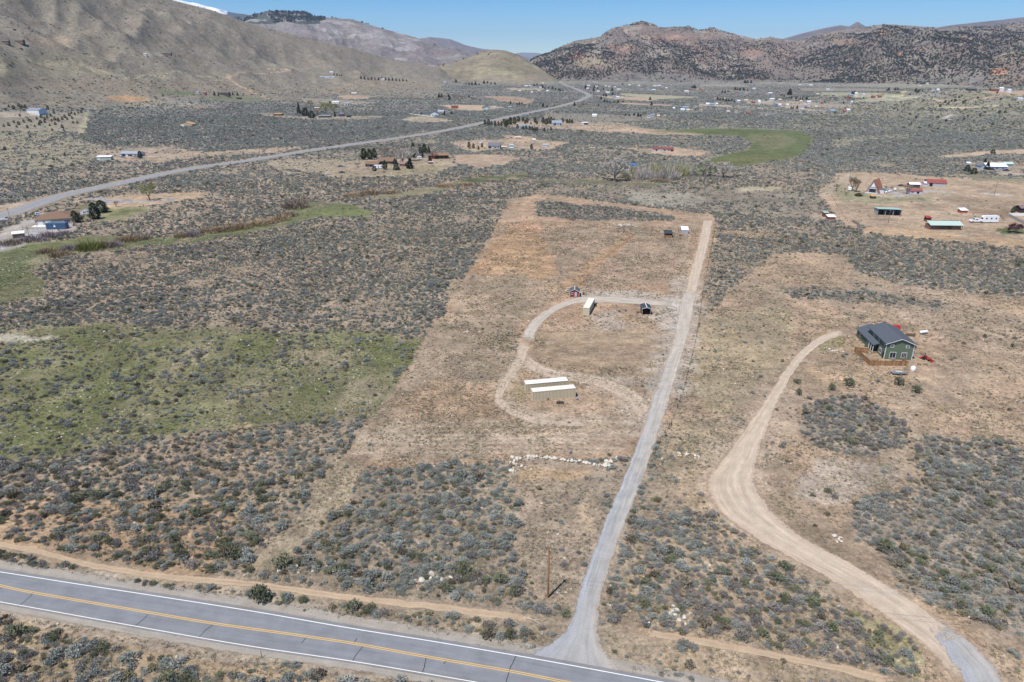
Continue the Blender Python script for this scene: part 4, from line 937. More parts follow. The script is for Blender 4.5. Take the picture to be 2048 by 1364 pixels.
for i in range(len(edges) - 1):
    r0, r1 = edges[i], edges[i + 1]; rm = (r0 + r1) / 2
    dn = .95 if rm < 330 else .95 * (330 / rm) ** (1.5 if rm < 1500 else 1.62)
    hf = math.radians(52) if r1 <= 330 else math.radians(40)
    x, y, r = sector(dn, r0, r1, hf); xs.append(x); ys.append(y); rs.append(r)
x = np.concatenate(xs); y = np.concatenate(ys); r = np.concatenate(rs)
z = height(x, y)
k = in_frame(x, y, z); x, y, z, r = x[k], y[k], z[k], r[k]
_, dn, kd = cover(x, y, z)
clump = fbm(x / 7, y / 7, 3, 120)
slope_thin = np.where(z > 12, .55, 1.0)
keep = RNG.random(len(x)) < dn * slope_thin * np.where(dn > .5, np.where(r > 500, np.clip(.55 + .7 * clump, 0, 1.1), np.clip(.25 + 1.6 * clump, 0, 1.15)), np.clip(clump * 3 - .8, 0, 1.6))
keep &= ~blocked(x, y)
x, y, z, r, kd, dn = x[keep], y[keep], z[keep], r[keep], kd[keep], dn[keep]
u, v, _ = proj(x, y, z)
base = np.maximum(1, np.minimum((r / 330) ** .5, 2.1))
big = (u < 700) & (v > 930)
siz = RNG.lognormal(-.42, .42, len(x)).clip(.28, 1.7) * base * np.where(big, 1.22, np.where(v > 930, 1.12, 1.0))
siz *= np.where(r < 330, 1.0, .92) * np.where(dn < .3, .72, 1.0)
pn = fbm(x / 45, y / 45, 3, 130)
purple = RNG.random(len(x)) < np.where((u > 1400) & (v > 480), .42, .20) + (pn - .5) * 1.0
green = (RNG.random(len(x)) < np.where(big, .14, .03)) | ((v > 1100) & (v < 1290) & (RNG.random(len(x)) < .10)) | ((z > 8) & (RNG.random(len(x)) < .3))
oliv = RNG.random(len(x)) < np.where(kd > 0, .25, .06)
near = r < 620
dead = RNG.random(len(x)) < .07
idx = np.where(near, np.where(dead, 10, np.where(oliv, 9, np.where(green, RNG.integers(7, 9, len(x)), np.where(purple, RNG.integers(4, 7, len(x)), RNG.integers(0, 4, len(x)))))),
               np.where(green, 5, np.where(purple, RNG.integers(3, 5, len(x)), RNG.integers(0, 3, len(x)))))
scl = np.stack([siz * RNG.uniform(.85, 1.2, len(x)), siz * RNG.uniform(.85, 1.2, len(x)), siz * RNG.uniform(.75, 1.1, len(x)) * np.where(near, 1, .85)], -1)
rot = RNG.uniform(0, 6.28, len(x)); pts = np.stack([x, y, z - .03], -1)
app = siz / r; vis = (u > 4) & (u < 2044) & (v < 1352) & (v > 0)
order = np.argsort(-np.where(vis & near, app, 0))[:300]
sel = np.zeros(len(x), bool); sel[order] = True
SHRUB_OBJ = order
n_ = near & ~sel
instancer('sagebrush_scrub', BUSH, pts[n_], rot[n_], scl[n_], idx[n_])
f_ = ~near
instancer('distant_sagebrush', FARB, pts[f_], rot[f_], scl[f_], idx[f_])
print('shrubs', n_.sum(), f_.sum())
WHERE = [(lambda u, v: (v > 1364 - (1364 - 1190) * (1 - u / 1500)) and u < 1000, 'on bank below the highway'),
         (lambda u, v: v > 1100 and u < 1130, 'between highway and dirt track'),
         (lambda u, v: u > 1180 and v > 1240, 'by the dirt track right of the lane'),
         (lambda u, v: u > 1180 and u < 1900, 'between gravel lane and dirt driveway'),
         (lambda u, v: u >= 1900, 'right of the dirt driveway'),
         (lambda u, v: u < 560, 'on orange soil, lower left'),
         (lambda u, v: True, 'in scrub left of the lane')]
KN = {'sagebrush': ('grey-green sagebrush mound', 'dusky grey sagebrush mound'), 'bitterbrush': ('dark green bitterbrush', ''), 'rabbitbrush': ('small olive rabbitbrush', ''), 'dead_shrub': ('leafless brown dead shrub', '')}
def foot_line(u): return np.interp(u, [0, 300, 523, 700, 943], [1226, 1265, 1306, 1333, 1376])
for i in order:
    me = BUSH[idx[i]]; kn = me.name.split('.')[0]; o = bpy.data.objects.new(kn, me); o.location = pts[i]; o.rotation_euler = (0, 0, rot[i]); o.scale = scl[i]; link(o)
    uu, vv = u[i], v[i]
    w = WHERE[0][1] if (uu < 943 and vv > foot_line(uu) - 5) else next(t for f, t in WHERE[1:] if f(uu, vv))
    if w.startswith('between the highway') and vv < np.interp(uu, [0, 340, 700, 1150], [1082, 1146, 1187, 1245]): w = 'above the dirt track'
    kk2 = (KN[kn][1] if 4 <= idx[i] < 7 else KN[kn][0]).replace('mound', 'mound')
    szw = 'large' if siz[i] > 1.9 else 'small' if siz[i] < 1.35 else 'medium'
    lo_, hi_ = {'on t': (0, 943), 'betw': (0, 1900), 'on o': (0, 560), 'in s': (0, 1130), 'abov': (0, 1130)}.get(w[:4], (1180, 2048)); th3 = (uu - lo_) / (hi_ - lo_)
    part_ = 'far left' if th3 < .2 else 'left of centre' if th3 < .4 else 'centre' if th3 < .6 else 'right of centre' if th3 < .8 else 'far right'
    tag(o, '%s %s %s, %s' % (szw, kk2, w, part_), 'shrub', '%s %ss %s, %s' % (szw, kk2, w, part_))

# grass tufts, dead weeds and small stones near by
x, y, r = sector(4.0, 66, 230, math.radians(52)); x2, y2, r2 = sector(1.6, 230, 420, math.radians(40)); x = np.concatenate([x, x2]); y = np.concatenate([y, y2]); z = height(x, y)
k = in_frame(x, y, z, 20); x, y, z = x[k], y[k], z[k]
_, dn, kd = cover(x, y, z); q = fbm(x / 5, y / 5, 3, 140); q2 = fbm(x / 22, y / 22, 3, 141)
keep = (RNG.random(len(x)) < np.clip(q * 2.4 - .55, .05, 1) * np.where(kd == 1, np.clip(q2 * 2.6 - .6, .12, 1), .8)) & ~blocked(x, y)
x, y, z, kd = x[keep], y[keep], z[keep], kd[keep]; t = RNG.random(len(x))
idx = np.where(kd == 2, np.where(t < .62, 3, np.where(t < .97, 0, 4)), np.where(t < .28, 0, np.where(t < .6, 1, np.where(t < .9, 2, np.where(t < .985, 3, 4)))))
s = RNG.uniform(.5, 1.5, len(x)) * np.where(idx == 4, .42, 1) * np.where(y > 215, 1.35, 1)
instancer('dry_grass_and_weeds', TUFT, np.stack([x, y, z - .01], -1), RNG.uniform(0, 6.28, len(x)), np.stack([s, s, s * .9], -1), idx)
print('tufts', len(x))

# ------------------------------------------------------------------ trees
def tree_tri(co, fa, tv, p, ax, s, w, t, r):
    sd = np.cross(ax, r.normal(0, 1, 3)); sd /= np.linalg.norm(sd) + 1e-9; b = len(co)
    co += [p - sd * w, p + sd * w, p + ax * s]; fa.append((b, b + 1, b + 2)); tv += [t] * 3
def conifer_crown(m, seed, n=420, h=1.0, w=.30, low=.10, bush=1.0, leaf=.10, cone=True):
    """unit-height evergreen crown of drooping sprays"""
    r = np.random.default_rng(seed); co = []; fa = []; tv = []
    ph_ = r.uniform(0, 6, 5)
    for k in range(n):
        t = r.uniform(0, 1) ** 1.25; zz = low + (h - low) * t
        a = r.uniform(0, 6.28)
        rad = (w * (1 - t) ** (.8 if cone else .5) * (1.0 if cone else min(1, (t + .12) * 3.2))) * (1 + .20 * math.sin(3 * a + ph_[0] + t * 9) + .14 * math.sin(7 * a + ph_[1]))
        q = rad * (r.uniform(.45, 1.0) ** .5); p = np.array([q * math.cos(a), q * math.sin(a), zz])
        ax = np.array([math.cos(a), math.sin(a), r.uniform(-.35, .5)]) + r.normal(0, .25, 3); ax /= np.linalg.norm(ax)
        g = r.uniform(.6, 1.35); tree_tri(co, fa, tv, p - ax * leaf * .4, ax, leaf * r.uniform(.8, 1.6), leaf * r.uniform(.3, .55), np.array([g, g, g]), r)
    return tri_mesh('crown', co, fa, [m], tv=tv)
def trunk_mesh(m, r0, h, seg=6):
    co = []; fa = []
    for k, (zz, rr_) in enumerate(((0, r0), (h * .5, r0 * .75), (h, r0 * .35))):
        for i in range(seg):
            a = 6.2832 * i / seg; co.append((rr_ * math.cos(a), rr_ * math.sin(a), zz))
    for k in range(2):
        for i in range(seg): fa.append((k * seg + i, k * seg + (i + 1) % seg, (k + 1) * seg + (i + 1) % seg, (k + 1) * seg + i))
    return tri_mesh('trunk', co, fa, [m], smooth=True, tv=np.ones((len(co), 3)))
def bare_crown(m, seed, n=900, low=.2, w=.42, upr=.8, thick=.006, h=1.0, leafm=None, nl=0, leaf=.03, budcol=None):
    """unit-height leafless crown: limbs that fork into a haze of twigs"""
    r = np.random.default_rng(seed); co = []; fa = []; tv = []; tips = []
    def limb(p, d, l, wd, lev):
        q = p + d * l
        sd = np.cross(d, r.normal(0, 1, 3)); sd /= np.linalg.norm(sd); s2 = np.cross(d, sd); b = len(co)
        g = np.array([1, 1, 1]) * (.65 if lev < 2 else r.uniform(.85, 1.2))
        co.extend([p - sd * wd, p + sd * wd, p + s2 * wd, q - sd * wd * .6, q + sd * wd * .6, q + s2 * wd * .6]); tv.extend([g] * 6)
        fa.extend([(b, b + 1, b + 4, b + 3), (b + 1, b + 2, b + 5, b + 4), (b + 2, b, b + 3, b + 5)])
        if lev >= 4: tips.append((q, d)); return
        for c in range(3 if lev < 3 else 4):
            nd = d + r.normal(0, .42 if lev else .5, 3); nd[2] += upr * .22; nd /= np.linalg.norm(nd)
            limb(p + d * l * r.uniform(.55, 1), nd, l * r.uniform(.62, .82), wd * .58, lev + 1)
    for i in range(5):
        a = 6.2832 * i / 5 + r.uniform(-.4, .4); d = np.array([math.cos(a) * w * 1.2, math.sin(a) * w * 1.2, r.uniform(.55, 1.0)]); d /= np.linalg.norm(d)
        limb(np.array([0, 0, low * .8]), d, .27, thick * 3.4, 1)
    for k in range(n):
        q, d = tips[r.integers(len(tips))]; ax = d + r.normal(0, .6, 3) + np.array([0, 0, .2]); ax /= np.linalg.norm(ax); g = r.uniform(.9, 1.35)
        tree_tri(co, fa, tv, q - d * r.uniform(0, .08), ax, .085 * r.uniform(.7, 1.4), thick * .75, np.array([g, g, g]), r)
    mi = [0] * len(fa)
    for k in range(nl):
        q, d = tips[r.integers(len(tips))]; p = q + r.normal(0, .045, 3); ax = r.normal(0, 1, 3); ax /= np.linalg.norm(ax); g = r.uniform(.7, 1.3)
        tree_tri(co, fa, tv, p, ax, leaf, leaf * .45, np.array([g, g, g]), r); mi.append(1)
    co = np.array(co); zmax = co[:, 2].max(); co[:, 2] *= h / zmax; rad = np.percentile(np.hypot(co[:, 0], co[:, 1]), 97); co[:, :2] *= w / rad
    return tri_mesh('crown', co, fa, [m] + ([leafm] if leafm else []), mi=mi, tv=tv)
def thicket_mesh(m, seed, n=420, w=1.0, h=1.0, tw=.022, lean=.35):
    """multi-stemmed leafless brush, a sheaf of fine stems"""
    r = np.random.default_rng(seed); co = []; fa = []; tv = []
    for k in range(n):
        a = r.uniform(0, 6.28); d = w * .5 * math.sqrt(r.random()); p = np.array([math.cos(a) * d, math.sin(a) * d, 0])
        hh = h * (1 - .55 * (d / (w * .5)) ** 2) * r.uniform(.5, 1.05)
        ax = np.array([math.cos(a) * lean * d / (w * .5), math.sin(a) * lean * d / (w * .5), 1]) + r.normal(0, .16, 3); ax /= np.linalg.norm(ax)
        p = p + ax * hh * r.uniform(0, .45); g = r.uniform(.65, 1.3); tree_tri(co, fa, tv, p, ax, hh * .6, tw * r.uniform(.7, 1.5), np.array([g, g, g]), r)
    return tri_mesh('thicket', co, fa, [m], tv=tv)
BARK = leaf_mat('bark', (.14, .105, .08), .1); TWIG = leaf_mat('pale_twigs', (.46, .42, .37), .08); TWIGB = leaf_mat('brown_twigs', (.27, .21, .16), .1)
TWIGY = leaf_mat('budding_twigs', (.36, .34, .17), .08); BUD = leaf_mat('new_buds', (.30, .31, .12), .1); L_PINE = leaf_mat('pine_needles', (.095, .11, .055), .15)
L_SPR = leaf_mat('spruce_needles', (.075, .10, .08), .15); L_DARK = leaf_mat('dark_evergreen', (.055, .068, .045), .1); L_PLUM = leaf_mat('plum_leaf', (.09, .045, .055), .1)
TWIGP = leaf_mat('purple_grey_twigs', (.28, .235, .24), .12); TWIGR = leaf_mat('russet_twigs', (.33, .24, .15), .15); L_WILL = leaf_mat('willow_green', (.20, .21, .055), .1)
CROWNS = {
 'pine': [conifer_crown(L_PINE, 3 + k, 620, 1, .27, .12, leaf=.085, cone=False) for k in range(3)],
 'juniper': [conifer_crown(L_JUN, 13 + k, 460, 1, .42, .04, leaf=.12, cone=False) for k in range(3)],
 'spruce': [conifer_crown(L_SPR, 23, 560, 1, .24, .06, leaf=.085)],
 'dark': [conifer_crown(L_DARK, 27, 560, 1, .2, .04, leaf=.09)],
 'round': [conifer_crown(L_PINE, 33, 700, 1, .46, .06, leaf=.11, cone=False), conifer_crown(L_JUN, 34, 700, 1, .44, .04, leaf=.11, cone=False)],
 'bare': [bare_crown(TWIG, 43, 2600, .22, .52, thick=.0095), bare_crown(TWIG, 44, 2600, .22, .55, thick=.0095)],
 'brown': [bare_crown(TWIGB, 45, 900, .2, .40)],
 'bud': [bare_crown(TWIGY, 46, 900, .2, .44, leafm=BUD, nl=900)],
 'poplar': [bare_crown(TWIGB, 47, 900, .12, .22, upr=2.2)],
 'plum': [bare_crown(TWIGB, 48, 200, .2, .50, leafm=L_PLUM, nl=1500, leaf=.06)],
}
TRK = trunk_mesh(BARK, .035, 1.0)
def tree(kind, u, v, hpx, label, wf=1.0, name=None, cat='tree', group=None, hm=None, k=None):
    """tree whose foot stands at photo pixel (u, v) on the ground; hpx is its height in photo pixels"""
    x, y, z = at(u, v); s = ppm(x, y, z); a = math.atan2(H - z, math.hypot(x, y)); h = hm or hpx / (s * math.cos(a))
    nm = name or {'pine': 'pine_tree', 'juniper': 'juniper_tree', 'spruce': 'spruce_tree', 'dark': 'evergreen_tree', 'round': 'evergreen_tree', 'bare': 'bare_cottonwood_tree', 'brown': 'bare_tree', 'bud': 'budding_tree', 'poplar': 'bare_poplar_tree', 'plum': 'plum_tree'}[kind]
    o = link(bpy.data.objects.new(nm, None)); o.location = (x, y, z - .05); o.rotation_euler = (0, 0, random.uniform(0, 6.28)); o.scale = (h * wf, h * wf, h)
    ms = CROWNS[kind]; c = link(bpy.data.objects.new('crown', ms[(k if k is not None else random.randrange(99)) % len(ms)]), o)
    t = link(bpy.data.objects.new('trunk', TRK), o); t.scale = (1, 1, .5 if kind in ('pine', 'juniper', 'spruce', 'dark', 'round') else .32)
    tag(o, label, cat, group); return o
def thicket(m, u, v, wpx, hpx, label, group=None, seed=1, name='willow_thicket'):
    x, y, z = at(u, v); s = ppm(x, y, z); a = math.atan2(H - z, math.hypot(x, y)); w = wpx / s; h = hpx / (s * math.cos(a))
    key = (m.name, seed % 3)
    if key not in _TH: _TH[key] = thicket_mesh(m, 300 + seed % 3, 560, 1, 1, .012)
    o = link(bpy.data.objects.new(name, _TH[key])); o.location = (x, y, z - .05); o.scale = (w, w * .8, h); o.rotation_euler = (0, 0, random.uniform(0, 6.28)); tag(o, label, 'brush', group); return o
_TH = {}
BCOT = 'grey leafless cottonwood'
tree('bare', 1229, 362, 46, 'leafless cottonwood with two dark trunks, leftmost of the creek trees', 1.25, k=0)
tree('bare', 1406, 352, 34, 'middle grey leafless cottonwood of the creek row, just left of the widest one', 1.15, k=1)
tree('bare', 1446, 355, 32, 'rightmost grey leafless cottonwood of the creek row', 1.45, k=0)
for i, (a_, b_, w_, h_, mm_, lb) in enumerate(((1258,356,34,26,TWIGY,'low yellowish willow thicket right of the two-trunk cottonwood'), (1290,358,44,36,TWIG,'pale grey willow thicket with yellowish tips, left end of the tall stand'),
    (1312,354,50,40,TWIGY,'tall yellow-green willow thicket behind the pale grey stand'), (1335,358,46,36,TWIG,'pale grey willow thicket in the middle of the creek stand'), (1352,352,44,36,TWIGY,'yellow-green willow thicket right of the middle grey one'), (1372,350,40,30,TWIG,'grey willow thicket at the right end of the creek stand'),
    (1320,363,34,8,TWIGR,'low russet brush in front of the creek willows'))):
    thicket(mm_, a_, b_, w_, h_, lb, 'willow thickets along the creek', i)
for i, (a_, b_, w_, h_, mm_, nm) in enumerate(((20,470+20,36,20,TWIGB,'brown'), (60,482,44,18,TWIGP,'purple-grey'), (100,473,44,16,TWIGP,'purple-grey'), (130,468,30,12,TWIGP,'purple-grey'), (95,505,36,16,TWIGR,'russet'), (120,512,40,17,TWIGR,'russet'), (140,500,36,16,TWIGP,'purple-grey'), (158,497,30,14,TWIGP,'purple-grey'),
    (207,494,40,20,TWIGR,'russet'), (230,492,34,16,TWIGP,'purple-grey'), (255,482,44,18,TWIGR,'russet'), (282,478,40,14,TWIGB,'brown'), (362,474,30,14,TWIGR,'russet'), (385,472,40,16,TWIGP,'purple-grey'), (420,464,50,16,TWIGR,'russet'), (455,460,50,14,TWIGR,'russet'), (485,455,46,16,TWIGR,'russet'), (515,449,50,14,TWIGR,'russet'),
    (560,440,44,14,TWIGR,'russet'), (575,432,40,14,TWIGB,'brown'), (590,416,50,24,TWIGB,'brown'), (600,406,30,16,TWIGB,'brown'), (540,446,30,10,TWIGR,'russet'), (710,392,44,10,TWIGR,'russet'), (740,388,44,12,TWIGR,'russet'), (780,386,40,8,TWIGR,'russet'), (890,372,44,8,TWIGR,'russet'), (930,370,36,8,TWIGR,'russet'), (985,362,40,5,TWIGB,'brown'))):
    thicket(mm_, a_, b_, w_, h_, ('%s leafless willow brush %s' % (nm, 'by the far-left tan house' if a_ < 145 else 'around the yellow-green bush by the creek' if a_ < 300 else 'along the middle of the creek strip' if a_ < 530 else 'above the bright end of the creek strip' if a_ < 620 else 'on the faint creek line farther right')), '%s willow brush %s' % (nm, 'by the tan house' if a_ < 145 else 'around the yellow-green bush' if a_ < 300 else 'along the middle of the creek' if a_ < 530 else 'above the bright end' if a_ < 620 else 'farther right'), i)
th_ = thicket(L_WILL, 180, 500, 44, 30, 'round yellow-green willow bush standing in the creek brush', None, 2, 'willow_bush')
x_, y_, z_ = at(1, 1) if False else (0, 0, 0)
# house by the far-left highway bend
tree('bud', 299, 400, 34, 'round budding tree alone on the bare dirt lot', 1.15)
tree('round', 191, 438, 32, 'dense dark evergreen in front of the tan house driveway', .8, k=1)
tree('round', 204, 425, 24, 'dark spreading evergreen behind the pointed one by the tan house', 1.3, k=0)
tree('round', 152, 445, 24, 'brownish evergreen at the right corner of the tan house', .9, k=0)
tree('brown', 166, 444, 18, 'leafless shrubby tree right of the brownish evergreen', 1.1)
tree('brown', 233, 414, 14, 'small leafless tree beside the grey gravel drive', 1.2)
tree('juniper', 281, 316, 14, 'dark evergreen at the right end of the long grey house', .9)
# mid ranch
for i, (a_, b_, h_, kd_, w_, lb) in enumerate(((728,319,22,'pine',1.3,'leftmost pine of the row behind the brown-roofed ranch house'), (740,319,21,'pine',1.2,'second pine from the left behind the brown-roofed ranch house'), (749,317,20,'pine',1.1,'third pine from the left behind the brown-roofed ranch house'),
    (769,314,24,'brown',1.2,'leafless brown tree behind the ranch house roof'), (790,318,22,'brown',1.2,'leafless brown tree right of the ranch house roof'), (806,328,32,'bare',1.0,'tall pale leafless tree in the middle of the ranch yard'), (822,322,30,'bare',1.0,'second tall pale leafless tree, right of the ranch yard middle'),
    (827,315,28,'pine',.9,'tall pine rising behind the pale leafless trees'), (820,337,20,'dark',1.6,'black-green evergreen at the foot of the pale leafless trees'), (770,339,18,'pine',1.2,'green pine beside the white motorhome'), (749,342,10,'round',1.1,'small dark evergreen left of the white motorhome'),
    (793,340,20,'spruce',1.4,'blue-green spruce right of the motorhome'), (841,308,14,'pine',1.1,'small pine left of the pine pair behind the white trailer'), (849,306,18,'pine',1.2,'taller pine behind the white trailer'), (858,307,14,'pine',.9,'slim pine right of the taller one behind the trailer'),
    (845,315,10,'dark',1.2,'small dark conifer beside the white trailer'), (868,318,18,'brown',1.0,'leafless tree at the left end of the red barn'), (860,325,14,'dark',1.4,'dark evergreen in front of the red barn end'), (715,334,10,'brown',1.6,'low leafless tree left of the ranch house'))):
    tree(kd_, a_, b_, h_, lb, w_)
for i, (a_, b_, h_) in enumerate(((938,296,12),(947,297,10),(957,300,8),(964,295,9))): tree('pine', a_, b_, h_, 'small pine in the row left of the grey gabled house', 1.1, group='pines left of the grey gabled house')
tree('pine', 1063, 299, 11, 'lone pine at the right end of the fenced dirt yard', 1.2)
# windbreak rows by the grey twin houses
row = [(970,250,9),(977,251,11),(983,251,8),(990,252,9),(997,252,8),(1003,252,8),(1008,248,9),(1014,252,11),(1020,250,13),(1012,255,12),(1029,249,13),(1037,244,10),(1022,244,8),(1046,243,8),(1054,246,9),(1050,248,7),(1062,249,5),(1070,246,9),(1074,249,7),(1086,247,11),(1092,250,11),(1097,247,10),(1102,248,12),(1108,244,7),(1134,247,8),(1139,247,8),(1144,247,7),
       (1035,258,8),(1046,260,7),(1052,260,8),(1059,261,8),(1065,262,8),(1070,262,7),(1074,263,8),(1089,264,7),(1102,261,6),(1095,263,4),(1110,251,5),(1121,251,4),(1125,245,8)]
for a_, b_, h_ in row: zz_ = 'left of the left grey house' if a_ < 1034 and b_ > 246 else 'behind the left grey house' if a_ < 1080 and b_ < 252 else 'in the front row below the left grey house' if a_ < 1112 and b_ > 256 else 'between the two grey houses' if a_ < 1115 else 'right of the right grey house'; hw_ = 'taller' if h_ >= 10 else 'shorter'; tree('pine', a_, b_, h_ * 1.15, hw_ + ' dark pine of the windbreak ' + zz_, 1.15, group=hw_ + ' pines of the windbreak ' + zz_)
for a_, b_, h_, lb in ((889,231,9,'dark evergreen right of the white gabled house'),(903,229,6,'round evergreen farther right of the white gabled house'),(843,230,5,'small evergreen left of the white gabled house')): tree('dark' if h_ > 7 else 'round', a_, b_, h_, lb, 1.4)
for a_, b_, h_ in ((878,195,8),(883,195,8),(899,200,9),(897,194,6),(938,195,6),(1021,208,6),(1034,210,5),(1039,210,6),(1044,210,6),(1086,214,8),(1094,215,5),(1108,213,4),(1149,212,8),(1058,212,4)): tree('dark', a_, b_, h_, 'dark conifer scattered along the valley highway', 1.5, group='dark conifers scattered along the valley highway')
for a_, b_, h_ in ((887,196,6),(892,197,7),(908,197,8),(915,198,7),(923,198,7),(930,198,6),(944,200,7),(952,202,7),(960,203,6),(905,194,5)): tree('brown', a_, b_, h_, 'leafless purplish tree in the creek line beyond the red shed', 1.5, group='leafless trees in the creek line beyond the red shed')
# hillside houses
tree('dark', 598, 228, 21, 'tall columnar dark evergreen left of the two round ones', .9)
tree('round', 611, 232, 16, 'round dark evergreen in the middle of the three by the hillside houses', 1.2, k=1); tree('round', 624, 236, 14, 'rightmost round dark evergreen of the three by the hillside houses', 1.3, k=1)
tree('bud', 622, 212, 12, 'pale budding tree behind the three dark evergreens', 1.4); tree('bud', 652, 226, 22, 'pale budding tree, left of the pair between the hillside houses', 1.4); tree('bud', 668, 226, 20, 'pale budding tree, right of the pair between the hillside houses', 1.4)
tree('dark', 670, 233, 8, 'small dark evergreen under the budding trees', 1.4); tree('dark', 660, 207, 5, 'small evergreen left of the white hillside house', 2); tree('brown', 634, 230, 12, 'leafless grey tree right of the round evergreens', 1.6)
for a_, b_, h_ in ((429,191,8),(437,192,6),(459,191,7),(466,190,6),(475,191,7),(486,192,4)): tree('dark', a_, b_, h_, 'dark evergreen beside the dark hillside house', 1.3, group='dark evergreens beside the dark hillside house')
for a_ in range(722, 815, 7): tree('dark', a_, 158 + (a_ - 722) * .045 + random.uniform(-.6, .6), random.uniform(4, 6), 'dark conifer in the row at the foot of the pale hill slope', 1.6, group='conifer row at the foot of the slope')
for a_, b_, h_ in ((668,150,3),(674,151,4),(679,152,3),(683,152,3)): tree('dark', a_, b_, h_, 'small evergreen behind the hillside white house', 1.8, group='small evergreens behind the hillside white house')
# right ranch
tree('poplar', 1703, 382, 30, 'left of two tall leafless poplars by the white camper', 1.3); tree('poplar', 1712, 384, 28, 'right of two tall leafless poplars by the white camper', 1.3)
tree('brown', 1672, 382, 16, 'small leafless tree left of the white camper', 1.3); tree('brown', 1692, 390, 8, 'low brown bush below the white camper', 1.8, 'dry_bush', 'bush')
tree('brown', 1813, 388, 22, 'leafless tree in front of the small red-roofed building', 1.2); tree('brown', 1776, 382, 12, 'small budding tree right of the A-frame house', 1.8)
tree('round', 1717, 392, 6, 'low green shrub in front of the A-frame house', 3, name='green_shrub', cat='shrub', k=0)
tree('round', 1933, 345, 15, 'dark evergreen at the left end of the white-roofed house garden', 1.1, k=1); tree('round', 1947, 348, 12, 'yellow-green round bush right of the dark evergreen', 1.4, name='round_bush', cat='bush', k=0)
tree('dark', 1974, 339, 15, 'dark evergreen in front of the white-roofed house', 1.7); tree('dark', 1970, 325, 9, 'dark tree behind the white-roofed house', 1.5); tree('round', 1985, 307, 8, 'single dark bush on the bare strip above the white-roofed house', 1.4, name='dark_bush', cat='bush')
tree('pine', 2025, 427, 14, 'small dark pine by the white rail fence', 1.2); tree('plum', 2031, 466, 20, 'dark purple-leaved plum tree on the lawn', 1.5)
tree('brown', 2046, 346, 10, 'leafless reddish tree at the far right of the white-roofed house', 1.8); tree('brown', 1918, 424, 12, 'thin leafless tree beside the red pen', .8); tree('brown', 2038, 330, 12, 'bare tree behind the green-roofed shed', 1.8)
# lone bushes by the green house
for a_, b_, w_, h_, lb in ((1698,772,26,16,'round dark green bush below the green house, left of four'), (1797,770,22,18,'dark green bush below the utility trailer'), (1832,785,22,16,'dark green bush right and below the trailer bush'), (1663,780,14,14,'small dark bush left of the round one below the green house'), (1597,790,12,14,'small green bush at the bend of the dirt driveway'), (1594,766,18,9,'low brown bush beside the dirt driveway bend'),
    (2024,694,8,8,'tiny dark green juniper far right of the green house'), (1969,675,7,8,'tiny juniper left of the far-right one'), (1905,660,1,1,None), (1770,1100,30,22,'large green bush right of the driveway in the grey scrub'), (520,1199,44,27,'large green bush at the highway verge'), (1655,985,16,10,'small dead brown bush right of the driveway')):
    if lb is None: continue
    x_, y_, z_ = at(a_, b_); s_ = ppm(x_, y_, z_); w = w_ / s_; h = h_ / s_ / math.cos(math.atan2(H, math.hypot(x_, y_)))
    o = link(bpy.data.objects.new('dark_green_bush', BUSH[7 + (a_ % 2)])); o.location = (x_, y_, z_ - .05); o.scale = (w / 1.7, w / 1.7, h / 1.1); o.rotation_euler = (0, 0, a_ % 6); tag(o, lb, 'bush')
# junipers on the grey pad by the blue-sided garage, upper left
jr = [(18,252),(38,250),(28,246),(48,245),(62,244),(55,256),(70,254),(82,247),(58,242),(74,239),(83,236),(95,236),(90,246),(104,243),(102,233),(90,240),(111,250),(110,241),(117,243),(125,240),(135,240),(145,238),(139,232),(143,228),(150,230),(157,227),(163,226),(147,247),(130,236),(108,227),(40,233),(45,215),(38,213),(28,218),(18,214),(42,218),(51,216),(96,219),(105,262),(128,262),(125,256),(155,247),(34,255),(8,254),(79,251),(100,252),(20,270),(60,275),(130,312),(93,316),(107,320),(35,330),(64,316),(10,300)]
for a_, b_ in jr: zz_ = 'above and left of the long metal garage' if b_ < 222 and a_ < 60 else 'right of the long metal garage' if a_ > 85 and b_ < 242 else 'below the long metal garage' if b_ < 258 and a_ < 96 else 'at the right foot of the pale slope' if b_ < 280 and a_ >= 96 else 'low on the slope towards the white outbuilding'; tree('juniper', a_, b_, random.uniform(4.5, 7.5), 'dark juniper ' + zz_, 1.0, group='junipers ' + zz_)
jr2 = [(2010,226),(1960,232),(1892,243),(1928,240),(1915,242),(1820,230),(1832,237),(1858,253),(1795,222),(1880,214),(1876,236),(1918,196),(1903,203),(1910,203),(1890,206),(1897,207),(1926,206),(1931,203),(1955,197),(2001,200),(1994,187),(1980,180),(1985,250),(2025,250),(2040,249),(1998,227),(2018,212),(1969,226),(1935,236),(1875,260),(1690,223),(1670,228),(1820,190),(1835,186)]
for a_, b_ in jr2: tree('juniper', a_, b_, random.uniform(3.5, 6), 'dark juniper on the ' + ('crest' if b_ < 208 else 'middle' if b_ < 234 else 'foot') + ' of the low rise at the upper right', 1.2, group='junipers on the ' + ('crest' if b_ < 208 else 'middle' if b_ < 234 else 'foot') + ' of the low rise')
